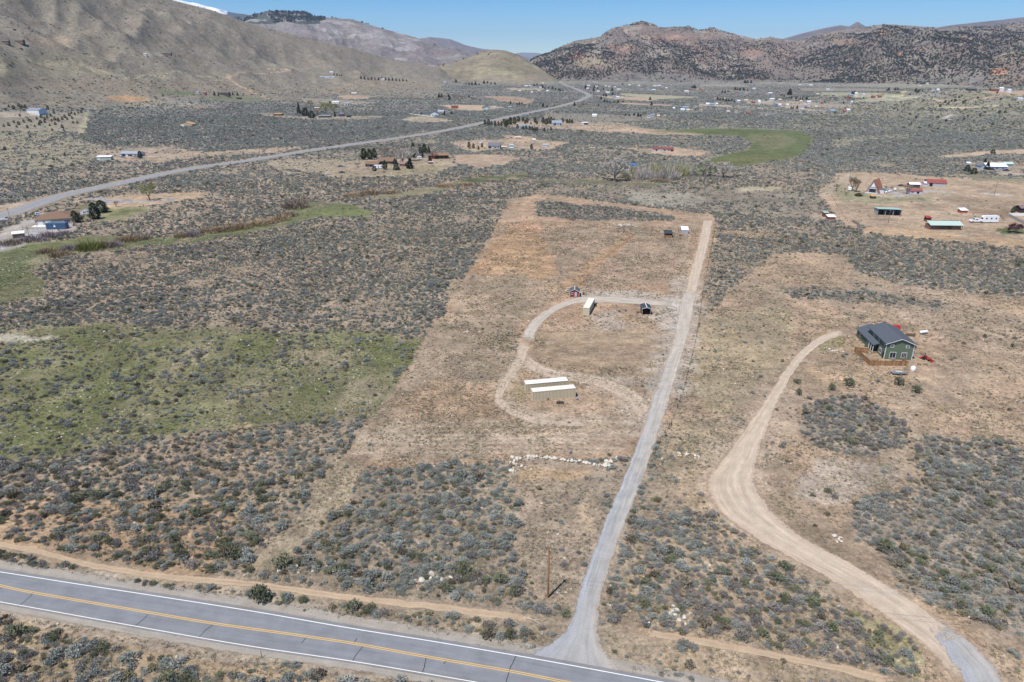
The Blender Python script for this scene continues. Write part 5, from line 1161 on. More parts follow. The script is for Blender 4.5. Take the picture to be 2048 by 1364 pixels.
# valley town trees
vt = [(1245,170),(1262,160),(1171,176),(1172,178),(1187,182),(1195,178),(1202,182),(1207,180),(1216,183),(1224,182),(1189,176),(1207,192),(1212,193),(1225,190),(1202,199),(1209,204),(1214,205),(1219,207),(1228,206),(1236,206),(1246,205),(1251,232),(1259,232),(1268,231),(1276,233),(1281,233),(1197,212),(1384,176),(1388,176),(1391,177),(1444,186),(1450,186),(1456,184),(1470,180),(1475,180),(1480,181),(1487,181),(1495,182),(1435,200),(1440,201),(1446,201),(1452,203),(1457,203),(1463,203),(1468,204),(1490,166),(1495,166),(1502,166),(1579,190,12),(1562,192),(1568,193),(1578,196),(1583,197),(1592,198),(1600,199),(1605,200),(1613,199),(1582,217),(1586,217),(1594,217),(1687,207),(1704,189),(1708,189),(1773,182),(1777,181),(1790,180),(1795,180),(1831,183),(1838,183),(1845,183),(1452,236),(1300,200),(1303,210),(1120,182),(1126,182),(1085,176),(1090,178),(1097,177),(1105,178),(1111,180),(1117,181),(1068,172),(1074,171),(1082,172),(968,167),(975,167),(982,168),(990,169),(932,169),(938,169),(944,170),(951,170),(958,170),(912,165)]
for q in vt:
    zz_ = 'among the houses left of the highway bend' if q[0] < 1130 else 'among the white houses right of the highway bend' if q[0] < 1300 and q[1] < 215 else 'in the row left of the grey valley house' if q[0] < 1300 else 'round the middle of the far valley town' if q[0] < 1500 else 'around the tall spire tree of the far town' if q[0] < 1620 else 'at the right end of the far valley town'; tree('dark', q[0], q[1], q[2] if len(q) > 2 else random.uniform(3.5, 6.5), 'small dark tree ' + zz_, 1.9, group='small dark trees ' + zz_)

# ------------------------------------------------------------------ juniper cover of the far mountains, too many to count
L_WOOD = leaf_mat('far_juniper_leaf', (.095, .105, .085))
FJ = [conifer_crown(L_WOOD, 71 + k, 60, 1, .55, .0, leaf=.36, cone=False) for k in range(2)]
def mtn_junipers(key, n, dens, size, name, mul=1.0):
    X, Y, Z, U, V, S, RG = MTN[key]; nr, nc = X.shape
    area = 1.0; i = RNG.random((n, 2)); ri = i[:, 0] * (nr - 1.001); ci = i[:, 1] * (nc - 1.001)
    r0 = ri.astype(int); c0 = ci.astype(int); fr = ri - r0; fc = ci - c0
    def bl(M): return (M[r0, c0] * (1 - fr) * (1 - fc) + M[r0 + 1, c0] * fr * (1 - fc) + M[r0, c0 + 1] * (1 - fr) * fc + M[r0 + 1, c0 + 1] * fr * fc)
    x, y, z, s, rg = bl(X), bl(Y), bl(Z), bl(S), bl(RG); u, v, _ = proj(x, y, z)
    d = dens(x, y, z, u, v, s, rg); k = (RNG.random(n) < d) & (u > -30) & (u < 2080)
    x, y, z = x[k], y[k], z[k]; sz = RNG.uniform(.6, 1.35, len(x)) * size
    print(name, len(x))
    instancer(name, FJ, np.stack([x, y, z - .4], -1), RNG.uniform(0, 6.28, len(x)), np.stack([sz * .95, sz * .95, sz * .8], -1), RNG.integers(0, 2, len(x)))
def d_right(x, y, z, u, v, s, rg):
    n = fbm(x / 420, y / 420, 4, 301); n2 = fbm(x / 90, y / 90, 3, 302)
    d = .8 * np.clip((n - .34) * 3.0 + .2, .1, .9) * np.clip(n2 * 1.8, .3, 1.2)
    for (cx, cy, rx, ry) in ((1178,128,30,12), (1270,62,60,11), (1200,80,60,9), (1400,72,120,8), (1240,100,20,8), (1196,103,10,5), (1690,84,34,7), (1500,108,20,8), (1540,80,60,6), (1700,62,60,5), (1880,58,50,4)):
        d *= 1 - (np.hypot((u - cx) / rx, (v - cy) / ry) < 1) * .8
    d = d * (1 - .75 * sstep(.66, .9, s)); d = np.where(v > 160, d * .5, d); d = np.where(u < 1130, d * .9, d)
    return d * np.where(s < .05, .3, 1)
def d_foot(x, y, z, u, v, s, rg):
    n = fbm(x / 160, y / 160, 3, 303); d = np.clip(n * 2.2 - .55, .15, .9) * .55
    for (cx, cy, rx, ry) in ((1820,130,20,10), (1790,110,30,7), (1940,117,14,7), (1900,150,60,10)): d *= 1 - (np.hypot((u - cx) / rx, (v - cy) / ry) < 1) * .75
    return d
mtn_junipers('red_range27', 110000, d_right, 7.2, 'juniper_woodland')
mtn_junipers('foothill28', 22000, d_foot, 7, 'juniper_woodland')
mtn_junipers('mountain22', 20000, lambda x, y, z, u, v, s, rg: (v < 52) * (u < 650) * (s > .75) * .9 * (fbm(x / 200, y / 200, 3, 9) > .42) + (s > .96) * .04, 15, 'pine_woodland')
mtn_junipers('mountain23', 16000, lambda x, y, z, u, v, s, rg: (s > .6) * .6 * (fbm(x / 400, y / 400, 3, 19) > .55), 18, 'pine_woodland')
mtn_junipers('hill11', 4000, lambda x, y, z, u, v, s, rg: (s > .8) * (u < 985) * .05 + (s > .9) * .02, 8, 'juniper_scatter')

# ------------------------------------------------------------------ things people built
class MB:
    def __init__(s): s.v = []; s.f = []
    def poly(s, pts, faces):
        b = len(s.v); s.v += [tuple(p) for p in pts]; s.f += [tuple(b + i for i in f) for f in faces]; return s
    def box(s, x0, y0, z0, x1, y1, z1):
        return s.poly([(x0,y0,z0),(x1,y0,z0),(x1,y1,z0),(x0,y1,z0),(x0,y0,z1),(x1,y0,z1),(x1,y1,z1),(x0,y1,z1)], [(0,3,2,1),(4,5,6,7),(0,1,5,4),(1,2,6,5),(2,3,7,6),(3,0,4,7)])
    def slab(s, quad, t):
        """thick sheet under a quad given by four top corners"""
        q = [Vector(p) for p in quad]; lo = [p - Vector((0, 0, t)) for p in q]
        return s.poly(q + lo, [(0,1,2,3),(7,6,5,4),(0,4,5,1),(1,5,6,2),(2,6,7,3),(3,7,4,0)])
    def bar(s, a, b, r, n=5):
        a = Vector(a); b = Vector(b); d = (b - a).normalized(); x = d.orthogonal().normalized(); y = d.cross(x); k = len(s.v)
        for p in (a, b):
            for i in range(n):
                t = 6.28318 * i / n; s.v.append(tuple(p + x * r * math.cos(t) + y * r * math.sin(t)))
        for i in range(n): s.f.append((k + i, k + (i + 1) % n, k + n + (i + 1) % n, k + n + i))
        s.f.append(tuple(k + n - 1 - i for i in range(n))); s.f.append(tuple(k + n + i for i in range(n))); return s
    def tube_y(s, x0, x1, cy, cz, r, n=12, cap=True):
        return s.bar((x0, cy, cz), (x1, cy, cz), r, n)
    def build(s, name, m, parent=None, smooth=False):
        me = bpy.data.meshes.new(name); me.from_pydata(s.v, [], s.f); me.materials.append(m)
        if smooth: me.polygons.foreach_set('use_smooth', [True] * len(me.polygons))
        me.update(); o = bpy.data.objects.new(name, me); return link(o, parent)
def thing(name, label, cat, x, y, z, rot=0, group=None):
    o = link(bpy.data.objects.new(name, None)); o.location = (x, y, z); o.rotation_euler = (0, 0, math.radians(rot)); tag(o, label, cat, group); return o
def pm(name, rgb, **k): return mat('paint_' + name, rgb, **k)
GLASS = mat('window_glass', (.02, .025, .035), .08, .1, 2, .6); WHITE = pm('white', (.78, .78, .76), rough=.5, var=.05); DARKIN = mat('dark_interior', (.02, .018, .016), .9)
TYRE = mat('tyre_rubber', (.02, .02, .022), .8); RIM = mat('wheel_rim', (.45, .45, .46), .35, metal=.6); WOOD = mat('weathered_wood', (.20, .13, .08), .85, .3, 3, streak=(6, 6, .4)); FENW = mat('cedar_boards', (.31, .17, .08), .8, .3, 2.5, rnd=.3, streak=(5, 5, .3))
METAL = mat('galvanised_metal', (.45, .46, .47), .45, .08, 2, metal=.5); SHING = mat('slate_shingle', (.085, .097, .115), .85, .22, 3, bump=.02, streak=(1, 1, 6)); BRSH = mat('brown_shingle', (.20, .125, .085), .9, .25, 2, streak=(1, 1, 4))

def opening(par, face, w, d, cx, z0, ow, oh, kind, trim=None):
    """window, door or roller door set 3 cm proud of a wall; cx is measured along the wall from its middle"""
    def bx(mb, x0, x1, za, zb, p0, p1):
        if face == 'f': mb.box(x0, -p1, za, x1, -p0, zb)
        if face == 'b': mb.box(x0, d + p0, za, x1, d + p1, zb)
        if face == 'l': mb.box(-w / 2 - p1, d / 2 + x0, za, -w / 2 - p0, d / 2 + x1, zb)
        if face == 'r': mb.box(w / 2 + p0, d / 2 + x0, za, w / 2 + p1, d / 2 + x1, zb)
    x0, x1, z1 = cx - ow / 2, cx + ow / 2, z0 + oh
    t = trim or WHITE
    if kind in ('window', 'glass_door', 'window2', 'window3'):
        b = .12 if ow > .8 else .08
        m_ = MB(); bx(m_, x0 - b, x0, z0 - b, z1 + b, .003, .07); bx(m_, x1, x1 + b, z0 - b, z1 + b, .003, .07); bx(m_, x0, x1, z1, z1 + b, .003, .068); bx(m_, x0, x1, z0 - b, z0, .003, .075)
        nm_ = {'window2': 1, 'glass_door': 1, 'window3': 2}.get(kind, 0)
        for k in range(nm_):
            c = x0 + (x1 - x0) * (k + 1) / (nm_ + 1); bx(m_, c - .035, c + .035, z0, z1, .03, .06)
        if kind == 'window': bx(m_, x0, x1, (z0 + z1) / 2 - .03, (z0 + z1) / 2 + .03, .03, .06)
        fr = m_.build('window' if kind != 'glass_door' else 'glass_door', t, par)
        p = MB(); bx(p, x0, x1, z0, z1, .005, .03); p.build('pane', GLASS, fr)
    elif kind == 'door':
        m_ = MB(); bx(m_, x0, x1, z0, z1, .004, .05); o = m_.build('door', t, par)
    elif kind == 'garage_door':
        m_ = MB(); n = 4
        for k in range(n): bx(m_, x0, x1, z0 + oh * k / n + .02, z0 + oh * (k + 1) / n - .02, .004, .045)
        m_.build('garage_door', t, par)
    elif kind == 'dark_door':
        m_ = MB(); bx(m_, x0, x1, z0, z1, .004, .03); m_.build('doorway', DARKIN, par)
def walls_roof(par, w, d, h, roof, rh, wm, rm, ov=.4, ridge='x', th=.14, wn='wall', rn='roof'):
    m_ = MB(); x0, x1, e = -w / 2, w / 2, (-3.5 if par.location.z > 8 else -.8 if par.location.y > 500 else 0)
    if roof in ('gable', 'aframe'):
        if ridge == 'x':
            m_.poly([(x0,0,e),(x1,0,e),(x1,d,e),(x0,d,e),(x0,0,h),(x1,0,h),(x1,d,h),(x0,d,h),(x0,d/2,h+rh),(x1,d/2,h+rh)], [(0,1,5,4),(2,3,7,6),(1,2,6,9,5),(3,0,4,8,7),(4,5,9,8),(6,7,8,9)])
        else:
            m_.poly([(x0,0,e),(x1,0,e),(x1,d,e),(x0,d,e),(x0,0,h),(x1,0,h),(x1,d,h),(x0,d,h),(0,0,h+rh),(0,d,h+rh)], [(0,1,5,8,4),(2,3,7,9,6),(1,2,6,5),(3,0,4,7),(4,8,9,7),(5,6,9,8)])
    else:
        k = rh if roof == 'shed' else 0
        m_.poly([(x0,0,e),(x1,0,e),(x1,d,e),(x0,d,e),(x0,0,h),(x1,0,h),(x1,d,h+k),(x0,d,h+k)], [(0,1,5,4),(1,2,6,5),(2,3,7,6),(3,0,4,7),(4,5,6,7)])
    m_.build(wn, wm, par)
    r = MB(); up = th + .02
    if roof in ('gable', 'aframe'):
        if ridge == 'x':
            sl = rh / (d / 2)
            r.slab([(x0-ov,-ov,h-ov*sl+up),(x1+ov,-ov,h-ov*sl+up),(x1+ov,d/2,h+rh+up),(x0-ov,d/2,h+rh+up)], th)
            r.slab([(x0-ov,d/2,h+rh+up),(x1+ov,d/2,h+rh+up),(x1+ov,d+ov,h-ov*sl+up),(x0-ov,d+ov,h-ov*sl+up)], th)
        else:
            sl = rh / (w / 2)
            r.slab([(x0-ov,-ov,h-ov*sl+up),(0,-ov,h+rh+up),(0,d+ov,h+rh+up),(x0-ov,d+ov,h-ov*sl+up)], th)
            r.slab([(0,-ov,h+rh+up),(x1+ov,-ov,h-ov*sl+up),(x1+ov,d+ov,h-ov*sl+up),(0,d+ov,h+rh+up)], th)
    elif roof == 'hip':
        i = min(w, d) / 2; a, b, c_, e_ = (x0-ov,-ov,h), (x1+ov,-ov,h), (x1+ov,d+ov,h), (x0-ov,d+ov,h)
        if w >= d: p, q = (x0 - ov + i + ov, d / 2, h + rh), (x1 + ov - i - ov, d / 2, h + rh); F = [(0,1,5,4),(1,2,5),(2,3,4,5),(3,0,4),(0,3,2,1)]
        else: p, q = (0, i, h + rh), (0, d - i, h + rh); F = [(0,1,4),(1,2,5,4),(2,3,5),(3,0,4,5),(0,3,2,1)]
        r.poly([a, b, c_, e_, p, q], F)
        r.v = [(x, y, z + .02) for x, y, z in r.v]
    elif roof == 'shed': r.slab([(x0-ov,-ov,h-ov*rh/d+up),(x1+ov,-ov,h-ov*rh/d+up),(x1+ov,d+ov,h+rh+ov*rh/d+up),(x0-ov,d+ov,h+rh+ov*rh/d+up)], th)
    else: r.slab([(x0-ov*.3,-ov*.3,h+up),(x1+ov*.3,-ov*.3,h+up),(x1+ov*.3,d+ov*.3,h+up),(x0-ov*.3,d+ov*.3,h+up)], th)
    return r.build(rn, rm, par)
def building(name, label, cat, u, v, wpx, d, h, rot, roof, rh, wc, rc, ops=(), ridge='x', ov=.4, group=None, wm=None, rm=None, par=None, dx=0, dy=0, px=True):
    """building whose front wall's foot has its middle at photo pixel (u, v)"""
    x, y, z = at(u, v); w = wpx / ppm(x, y, z) if px else wpx
    t = thing(name, label, cat, x, y, z + (1.2 if z > 8 else 0), rot, group)
    wmt = wm or pm('w%02x%02x%02x' % tuple(int(c * 255) for c in wc), wc, rough=.8, var=.06); rmt = rm or pm('r%02x%02x%02x' % tuple(int(c * 255) for c in rc), rc, rough=.75, var=.12, streak=(1, 1, 3))
    walls_roof(t, w, d, h, roof, rh, wmt, rmt, ov, ridge)
    for (f_, cf, z0, ow, oh, kd) in ops: opening(t, f_, w, d, cf * (w if f_ in 'fb' else d), z0, ow, oh, kd)
    return t, w
# ---- the green two-storey house
GREEN = mat('green_siding', (.125, .165, .11), .8, .07, 1.2, streak=(.4, .4, 9))
hx, hy = flat(1767, 718); W_, D_ = 8.7, 14.5
hs = thing('house', 'green two-storey house with slate roof and a lower porch wing', 'house', hx + 4.35 * math.cos(math.radians(6)), hy - 4.35 * math.sin(math.radians(6)), 0, -6)
walls_roof(hs, W_, D_, 5.75, 'gable', 1.75, GREEN, SHING, .55, 'y', .18)
for cx, ow, oh, z0, kd in ((-2.5, .85, .85, 4.35, 'window'), (2.35, .85, .85, 4.3, 'window'), (-1.8, 1.75, 1.95, .55, 'glass_door'), (1.75, 1.5, 1.7, .75, 'window3')): opening(hs, 'f', W_, D_, cx, z0, ow, oh, kd)
for c_, z0, ow, oh, kd in ((-5.6, 4.1, .8, 1.0, 'window'), (-1.2, 4.1, 1.1, 1.0, 'window'), (3.0, 4.1, 1.0, 1.0, 'window'), (-3.7, .9, 1.6, 1.5, 'window2'), (-6.3, .1, .95, 2.1, 'dark_door')): opening(hs, 'l', W_, D_, c_, z0, ow, oh, kd)
mb = MB()
for sx in (-1, 1): mb.box(sx * (W_ / 2) - .09, -.055, 0, sx * (W_ / 2) + .09, .09, 5.7)
mb.build('corner_trim', WHITE, hs)
mb = MB()      # white verge boards under the gable
for sx in (-1, 1):
    mb.slab([(0, -.60, 7.48), (sx * (W_ / 2 + .55), -.60, 5.51), (sx * (W_ / 2 + .55), -.56, 5.51), (0, -.56, 7.48)] if sx > 0 else [(sx * (W_ / 2 + .55), -.60, 5.51), (0, -.60, 7.48), (0, -.56, 7.48), (sx * (W_ / 2 + .55), -.56, 5.51)], .2)
mb.build('verge_board', WHITE, hs)
mb = MB()      # low wing behind and to the left
mb.poly([(-5.9,8.5,0),(3.0,14.52,0),(3.0,20.5,0),(-5.9,20.5,0),(-5.9,8.5,2.9),(3.0,14.52,2.9),(3.0,20.5,2.9),(-5.9,20.5,2.9),(-4.4,8.5,0),(-4.4,14.52,0),(-4.4,8.5,2.9),(-4.4,14.52,2.9)], [(0,8,10,4),(8,9,11,10),(9,1,5,11),(1,2,6,5),(2,3,7,6),(3,0,4,7)])
mb.build('wing_wall', GREEN, hs)
mb = MB(); mb.slab([(-6.4, 4.7, 2.95), (-4.36, 4.7, 3.75), (-4.36, 14.55, 3.75), (-6.4, 14.55, 2.95)], .14); mb.slab([(-6.4, 14.56, 2.95), (-1.5, 14.56, 4.85), (-1.5, 21, 4.85), (-6.4, 21, 2.95)], .14); mb.slab([(-1.5, 14.56, 4.85), (3.4, 14.56, 2.95), (3.4, 21, 2.95), (-1.5, 21, 4.85)], .14)
mb.build('porch_roof', SHING, hs)
for k_ in range(3):
    mb = MB(); yy = 4.95 + k_ * 1.75; mb.box(-6.3, yy - .08, 0, -6.14, yy + .08, 2.75); mb.build('porch_post', WHITE, hs)
mb = MB(); mb.box(-6.4, 4.8, 0, -4.42, 8.45, .25); mb.build('porch_deck', WOOD, hs)
for yy in (10.2, 17.5):
    m_ = MB(); m_.box(-5.98, yy - .7, 1.0, -5.91, yy + .7, 2.2); fr = m_.build('window', WHITE, hs); m_ = MB(); m_.box(-6.0, yy - .58, 1.1, -5.985, yy + .58, 2.1); m_.build('pane', GLASS, fr)
mb = MB(); mb.box(-4.42, 5.6, .26, -4.38, 6.6, 2.3); mb.build('doorway', DARKIN, hs)
for xx, yy in ((1.2, 16.0), (2.5, 9.5)):
    pass
mb = MB(); mb.bar((4.75, .6, .0), (4.75, .6, 2.7), .08); mb.box(4.4, .35, 2.6, 4.75, .6, 2.7); mb.build('downpipe', WHITE, hs)
mb = MB(); mb.bar((4.9, 1.2, 2.2), (5.2, .9, 2.55), .35, 10); mb.build('satellite_dish', METAL, hs)
# stairs on the front right
mb = MB()
for k_ in range(5): mb.box(1.0 + k_ * .3, -2.4, .15 + .0, 1.3 + k_ * .3, -1.4, 1.0 - k_ * .19)
mb.bar((.9, -2.4, 1.9), (2.5, -2.4, .9), .05); mb.bar((.9, -2.4, .0), (.9, -2.4, 1.9), .06); mb.bar((2.5, -2.4, .0), (2.5, -2.4, .95), .06); mb.bar((.9, -1.4, .0), (.9, -1.4, 1.9), .06); mb.bar((.9, -1.4, 1.9), (2.5, -1.4, .9), .05)
mb.build('front_steps', WOOD, hs)
# cedar fence round the yard, board by board
def board_fence(name, label, pts, h, m, bw=.28, z=0, pm_=None, cap=False):
    P = [Vector((a, b, 0)) for a, b in pts]; f = thing(name, label, 'fence', P[0].x, P[0].y, z)
    o0 = P[0]; me = None; rails = MB()
    bm_ = MB(); bm_.box(0, -.012, .03, bw - .02, .012, h); 
    ob0 = bm_.build('board', m, f); first = True
    for a, b in zip(P[:-1], P[1:]):
        L = (b - a).length; n = max(1, int(L / bw)); an = math.atan2((b - a).y, (b - a).x); d = (b - a).normalized()
        for k in range(n):
            if first: o = ob0; first = False
            else: o = bpy.data.objects.new('board', ob0.data); link(o, f)
            p = a - o0 + d * (k * L / n); o.location = (p.x, p.y, 0); o.rotation_euler = (0, 0, an); o.scale = (1, 1, 1 + random.uniform(-.02, .02))
        nx = Vector((-d.y, d.x, 0)) * .04
        for zz in (.35, h - .3): rails.bar(tuple(a - o0 + nx + Vector((0, 0, zz))), tuple(b - o0 + nx + Vector((0, 0, zz))), .035, 4)
        for k in range(int(L / 2.4) + 1):
            p = a - o0 + nx * 2 + d * min(L, k * 2.4); rails.bar((p.x, p.y, 0), (p.x, p.y, h * .97), .05, 4)
    rails.build('rail', WOOD, f); return f
P_ = [flat(1736, 706, 0), flat(1708, 703, 0), flat(1739, 731, 0), flat(1814, 731.5, 0)]
board_fence('board_fence', 'brown cedar board fence around the green house yard', P_, 1.75, FENW)
board_fence('board_fence', 'short piece of brown cedar fence at the right rear of the green house', [flat(1826, 700), flat(1833, 696)], 1.8, FENW)
# ---- vehicles and yard things
def wheels(par, xs_, ys_, r, w=.22):
    for x0 in xs_:
        for y0 in ys_:
            m_ = MB(); m_.bar((x0, y0 - w / 2, r), (x0, y0 + w / 2, r), r, 12); o = m_.build('wheel', TYRE, par); m_ = MB(); s = 1 if y0 > 0 else -1
            m_.bar((x0, y0 + s * w / 2, r), (x0, y0 + s * (w / 2 + .02), r), r * .55, 10); m_.build('rim', RIM, o)
def loft(secs):
    """solid from cross-sections: (x, half-width bottom, z bottom, half-width top, z top)"""
    m_ = MB(); v = []
    for (x, wb, zb, wt, zt) in secs: v += [(x, -wb, zb), (x, wb, zb), (x, wt, zt), (x, -wt, zt)]
    f = []
    for i in range(len(secs) - 1):
        a = i * 4
        for j in range(4): f.append((a + j, a + (j + 1) % 4, a + 4 + (j + 1) % 4, a + 4 + j))
    f.append((3, 2, 1, 0)); e = (len(secs) - 1) * 4; f.append((e, e + 1, e + 2, e + 3)); m_.poly(v, f); return m_
def car(kind, label, u, v, rot, colr, name=None, cat=None, scale=1.0):
    x, y, z = at(u, v); nm, ct = {'pickup': ('pickup_truck', 'pickup truck'), 'suv': ('parked_car', 'car'), 'sedan': ('parked_car', 'car'), 'van': ('van', 'van')}[kind]
    t = thing(nm, label, ct, x, y, z, rot); t.scale = (scale,) * 3; pc = pm('car%02x%02x%02x' % tuple(int(c * 255) for c in colr), colr, rough=.25, spec=.5, var=.02)
    if kind == 'pickup':
        loft([(-2.9, .88, .5, .90, 1.1), (-2.85, .92, .42, .94, 1.2), (-.95, .95, .42, .95, 1.22)]).build('truck_bed', pc, t)
        loft([(-.94, .95, .42, .95, 1.2), (1.1, .95, .42, .95, 1.2), (2.3, .95, .42, .9, 1.12), (2.75, .9, .5, .82, 1.0), (2.85, .8, .55, .75, .9)]).build('body', pc, t)
        loft([(-.9, .88, 1.2, .74, 1.86), (-.7, .88, 1.2, .75, 1.9), (.5, .88, 1.2, .74, 1.9), (1.25, .88, 1.2, .80, 1.24)]).build('cab', pc, t); wx = (-1.8, 1.9); r = .4; hw = .9
        gl = [(-.55, .45, 1.3, 1.78)]
    else:
        hh = {'suv': 1.75, 'sedan': 1.42, 'van': 2.0}[kind]
        loft([(-2.3, .82, .45, .8, .95), (-2.2, .9, .35, .88, 1.0), (1.2, .92, .35, .9, 1.0), (2.1, .88, .38, .82, .88), (2.3, .78, .45, .72, .78)]).build('body', pc, t)
        loft([(-2.15 if kind != 'sedan' else -1.7, .84, .98, .76, 1.02), (-1.9 if kind != 'sedan' else -1.0, .85, .98, .7, hh), (.4, .86, .98, .7, hh), (1.25, .86, .98, .8, 1.0)]).build('cabin', pc, t); wx = (-1.4, 1.4); r = .34; hw = .86
        gl = [(-1.7 if kind != 'sedan' else -.9, .4, 1.08, hh - .14)]
    for (a, b, z0, z1) in gl:
        for s in (-1, 1):
            m_ = MB(); k = .84; m_.poly([(a, s * .872, z0), (b + .45, s * .872, z0), (b, s * .765, z1), (a + .1, s * .765, z1)], [(0, 1, 2, 3)]); m_.build('side_window', GLASS, t)
    m_ = MB(); zt = 1.84 if kind == 'pickup' else gl[0][3]; zb = 1.28 if kind == 'pickup' else 1.06
    m_.poly([(1.25, -.76, zb), (1.25, .76, zb), (.56, .66, zt), (.56, -.66, zt)], [(0, 1, 2, 3)]); m_.build('windscreen', GLASS, t)
    wheels(t, wx, (-hw, hw), r); 
    for s in (-1, 1):
        m_ = MB(); xf = 2.82 if kind == 'pickup' else 2.27; m_.box(xf, s * .62 - .15, .72, xf + .05, s * .62 + .15, .88); m_.build('headlight', GLASS, t)
    return t
# utility trailer
x, y, z = at(1797, 748); t = thing('utility_trailer', 'flat utility trailer with mesh sides and a load, parked below the green house fence', 'trailer', x, y, z, -3)
DKM = mat('dark_steel', (.05, .05, .055), .6, .1, 3); m_ = MB(); m_.box(-2.2, -1, .5, 2.2, 1, .62); m_.build('deck', mat('grey_deck', (.22, .22, .24), .8), t)
m_ = MB()
for xx in (-2.2, -1.1, 0, 1.1, 2.2):
    for yy in (-1, 1): m_.bar((xx, yy, .6), (xx, yy, 1.1), .03, 4)
for yy in (-1, 1): m_.bar((-2.2, yy, 1.1), (2.2, yy, 1.1), .03, 4); m_.bar((-2.2, yy, .85), (2.2, yy, .85), .02, 4)
m_.build('side_rail', DKM, t); m_ = MB()
for k in range(7): m_.bar((2.25, -1 + k / 3, .6), (2.5, -1 + k / 3, 1.9), .02, 4)
m_.bar((2.5, -1, 1.9), (2.5, 1, 1.9), .03, 4); m_.bar((2.36, -1, 1.2), (2.36, 1, 1.2), .02, 4); m_.build('tail_ramp', DKM, t)
m_ = MB(); m_.bar((-2.2, -.8, .5), (-3.5, 0, .5), .05); m_.bar((-2.2, .8, .5), (-3.5, 0, .5), .05); m_.build('drawbar', DKM, t); wheels(t, (.1,), (-1.12, 1.12), .36)
m_ = MB(); m_.box(-1.1, -.6, .62, .9, .5, .95); m_.build('load_of_panels', mat('pale_load', (.42, .46, .42), .7), t)
x, y, z = at(1825, 742); t = thing('storage_sack', 'bulging white sack standing beside the utility trailer', 'sack', x, y, z, 10); m_ = MB(); n = 10
vs = []
for (zz, rr_) in ((0, .68), (.35, .82), (1.0, .80), (1.5, .66), (1.75, .35)): vs += [(rr_ * math.cos(6.283 * i / n) * (1 + .08 * math.sin(3 * i)), rr_ * math.sin(6.283 * i / n), zz) for i in range(n)]
m_.poly(vs, [(k * n + i, k * n + (i + 1) % n, (k + 1) * n + (i + 1) % n, (k + 1) * n + i) for k in range(4) for i in range(n)] + [tuple(4 * n + i for i in range(n))]); m_.build('bag', WHITE, t, True)
x, y, z = at(1847, 668); t = thing('propane_tank', 'white horizontal propane tank behind the green house', 'tank', x, y, z, 14); m_ = MB(); n = 12; vs = []
for (xx, rr_) in ((-1.75, .12), (-1.65, .35), (-1.4, .52), (1.4, .52), (1.65, .35), (1.75, .12)): vs += [(xx, rr_ * math.cos(6.283 * i / n), .85 + rr_ * math.sin(6.283 * i / n)) for i in range(n)]
m_.poly(vs, [(k * n + i, k * n + (i + 1) % n, (k + 1) * n + (i + 1) % n, (k + 1) * n + i) for k in range(5) for i in range(n)] + [tuple(range(n))[::-1], tuple(5 * n + i for i in range(n))]); m_.build('tank_shell', WHITE, t, True)
for xx in (-1, 1): m_ = MB(); m_.box(xx - .12, -.4, 0, xx + .12, .4, .4); m_.build('leg', METAL, t)
m_ = MB(); m_.bar((0, 0, 1.36), (0, 0, 1.55), .14, 8); m_.build('valve_dome', WHITE, t)
x, y, z = at(1853, 720); t = thing('tractor', 'small red tractor with a mower deck right of the green house', 'tractor', x, y, z, -60); REDP = pm('red', (.40, .04, .035), rough=.4, var=.1)
loft([(-.2, .3, .6, .28, 1.05), (1.1, .3, .55, .26, 1.05), (1.3, .24, .6, .2, .95)]).build('bonnet', REDP, t); m_ = MB(); m_.box(-.95, -.3, .85, -.45, .3, 1.0); m_.box(-1.0, -.3, 1.0, -.9, .3, 1.4); m_.build('seat', DARKIN, t)
for s in (-1, 1):
    m_ = MB(); m_.bar((-.7, s * .5, .55), (-.7, s * .78, .55), .55, 14); m_.build('wheel', TYRE, t); m_ = MB(); m_.bar((.95, s * .42, .34), (.95, s * .62, .34), .34, 12); m_.build('wheel', TYRE, t)
    m_ = MB(); m_.box(-1.25, s * .64 - .16, 1.1, -.2, s * .64 + .16, 1.16); m_.build('mudguard', REDP, t)
m_ = MB(); m_.bar((-1.0, -.5, 1.0), (-1.0, -.5, 2.1), .04); m_.bar((-1.0, .5, 1.0), (-1.0, .5, 2.1), .04); m_.bar((-1.0, -.5, 2.1), (-1.0, .5, 2.1), .04); m_.build('roll_bar', DKM, t)
m_ = MB(); m_.poly([(1.7, -.8, .1), (1.7, .8, .1), (2.2, .8, .15), (2.2, -.8, .15), (1.65, -.8, .55), (1.65, .8, .55)], [(0,1,2,3),(0,4,5,1),(0,3,4),(1,5,2)]); m_.bar((.6, -.45, .8), (1.7, -.5, .4), .05); m_.bar((.6, .45, .8), (1.7, .5, .4), .05); m_.build('front_loader', REDP, t)
m_ = MB(); m_.box(-2.0, -.8, .15, -1.3, .8, .5); m_.build('mower_deck', REDP, t)
for i, (a_, b_) in enumerate(((1838, 729), (1851, 729))):
    x, y, z = at(a_, b_); t = thing('wooden_pallet', ('left' if i == 0 else 'right') + ' of two low wooden frames on the ground below the red tractor', 'pallet', x, y, z, -35); m_ = MB()
    for k in range(6): m_.box(-.6, -.6 + k * .22, .1, .6, -.44 + k * .22, .13)
    m_.build('slats', WOOD, t); m_ = MB(); [m_.box(-.6 + k * .55, -.6, 0, -.5 + k * .55, .66, .1) for k in range(3)]; m_.build('bearers', WOOD, t)
x, y, z = at(1821, 672); t = thing('firewood_stack', 'dark stack of firewood at the rear right of the green house', 'wood stack', x, y, z, -10); m_ = MB()
for k in range(24): m_.bar((-1.4 + (k % 8) * .38, -.4, .18 + (k // 8) * .33), (-1.4 + (k % 8) * .38, .4, .18 + (k // 8) * .33), .17, 6)
m_.build('logs', WOOD, t)
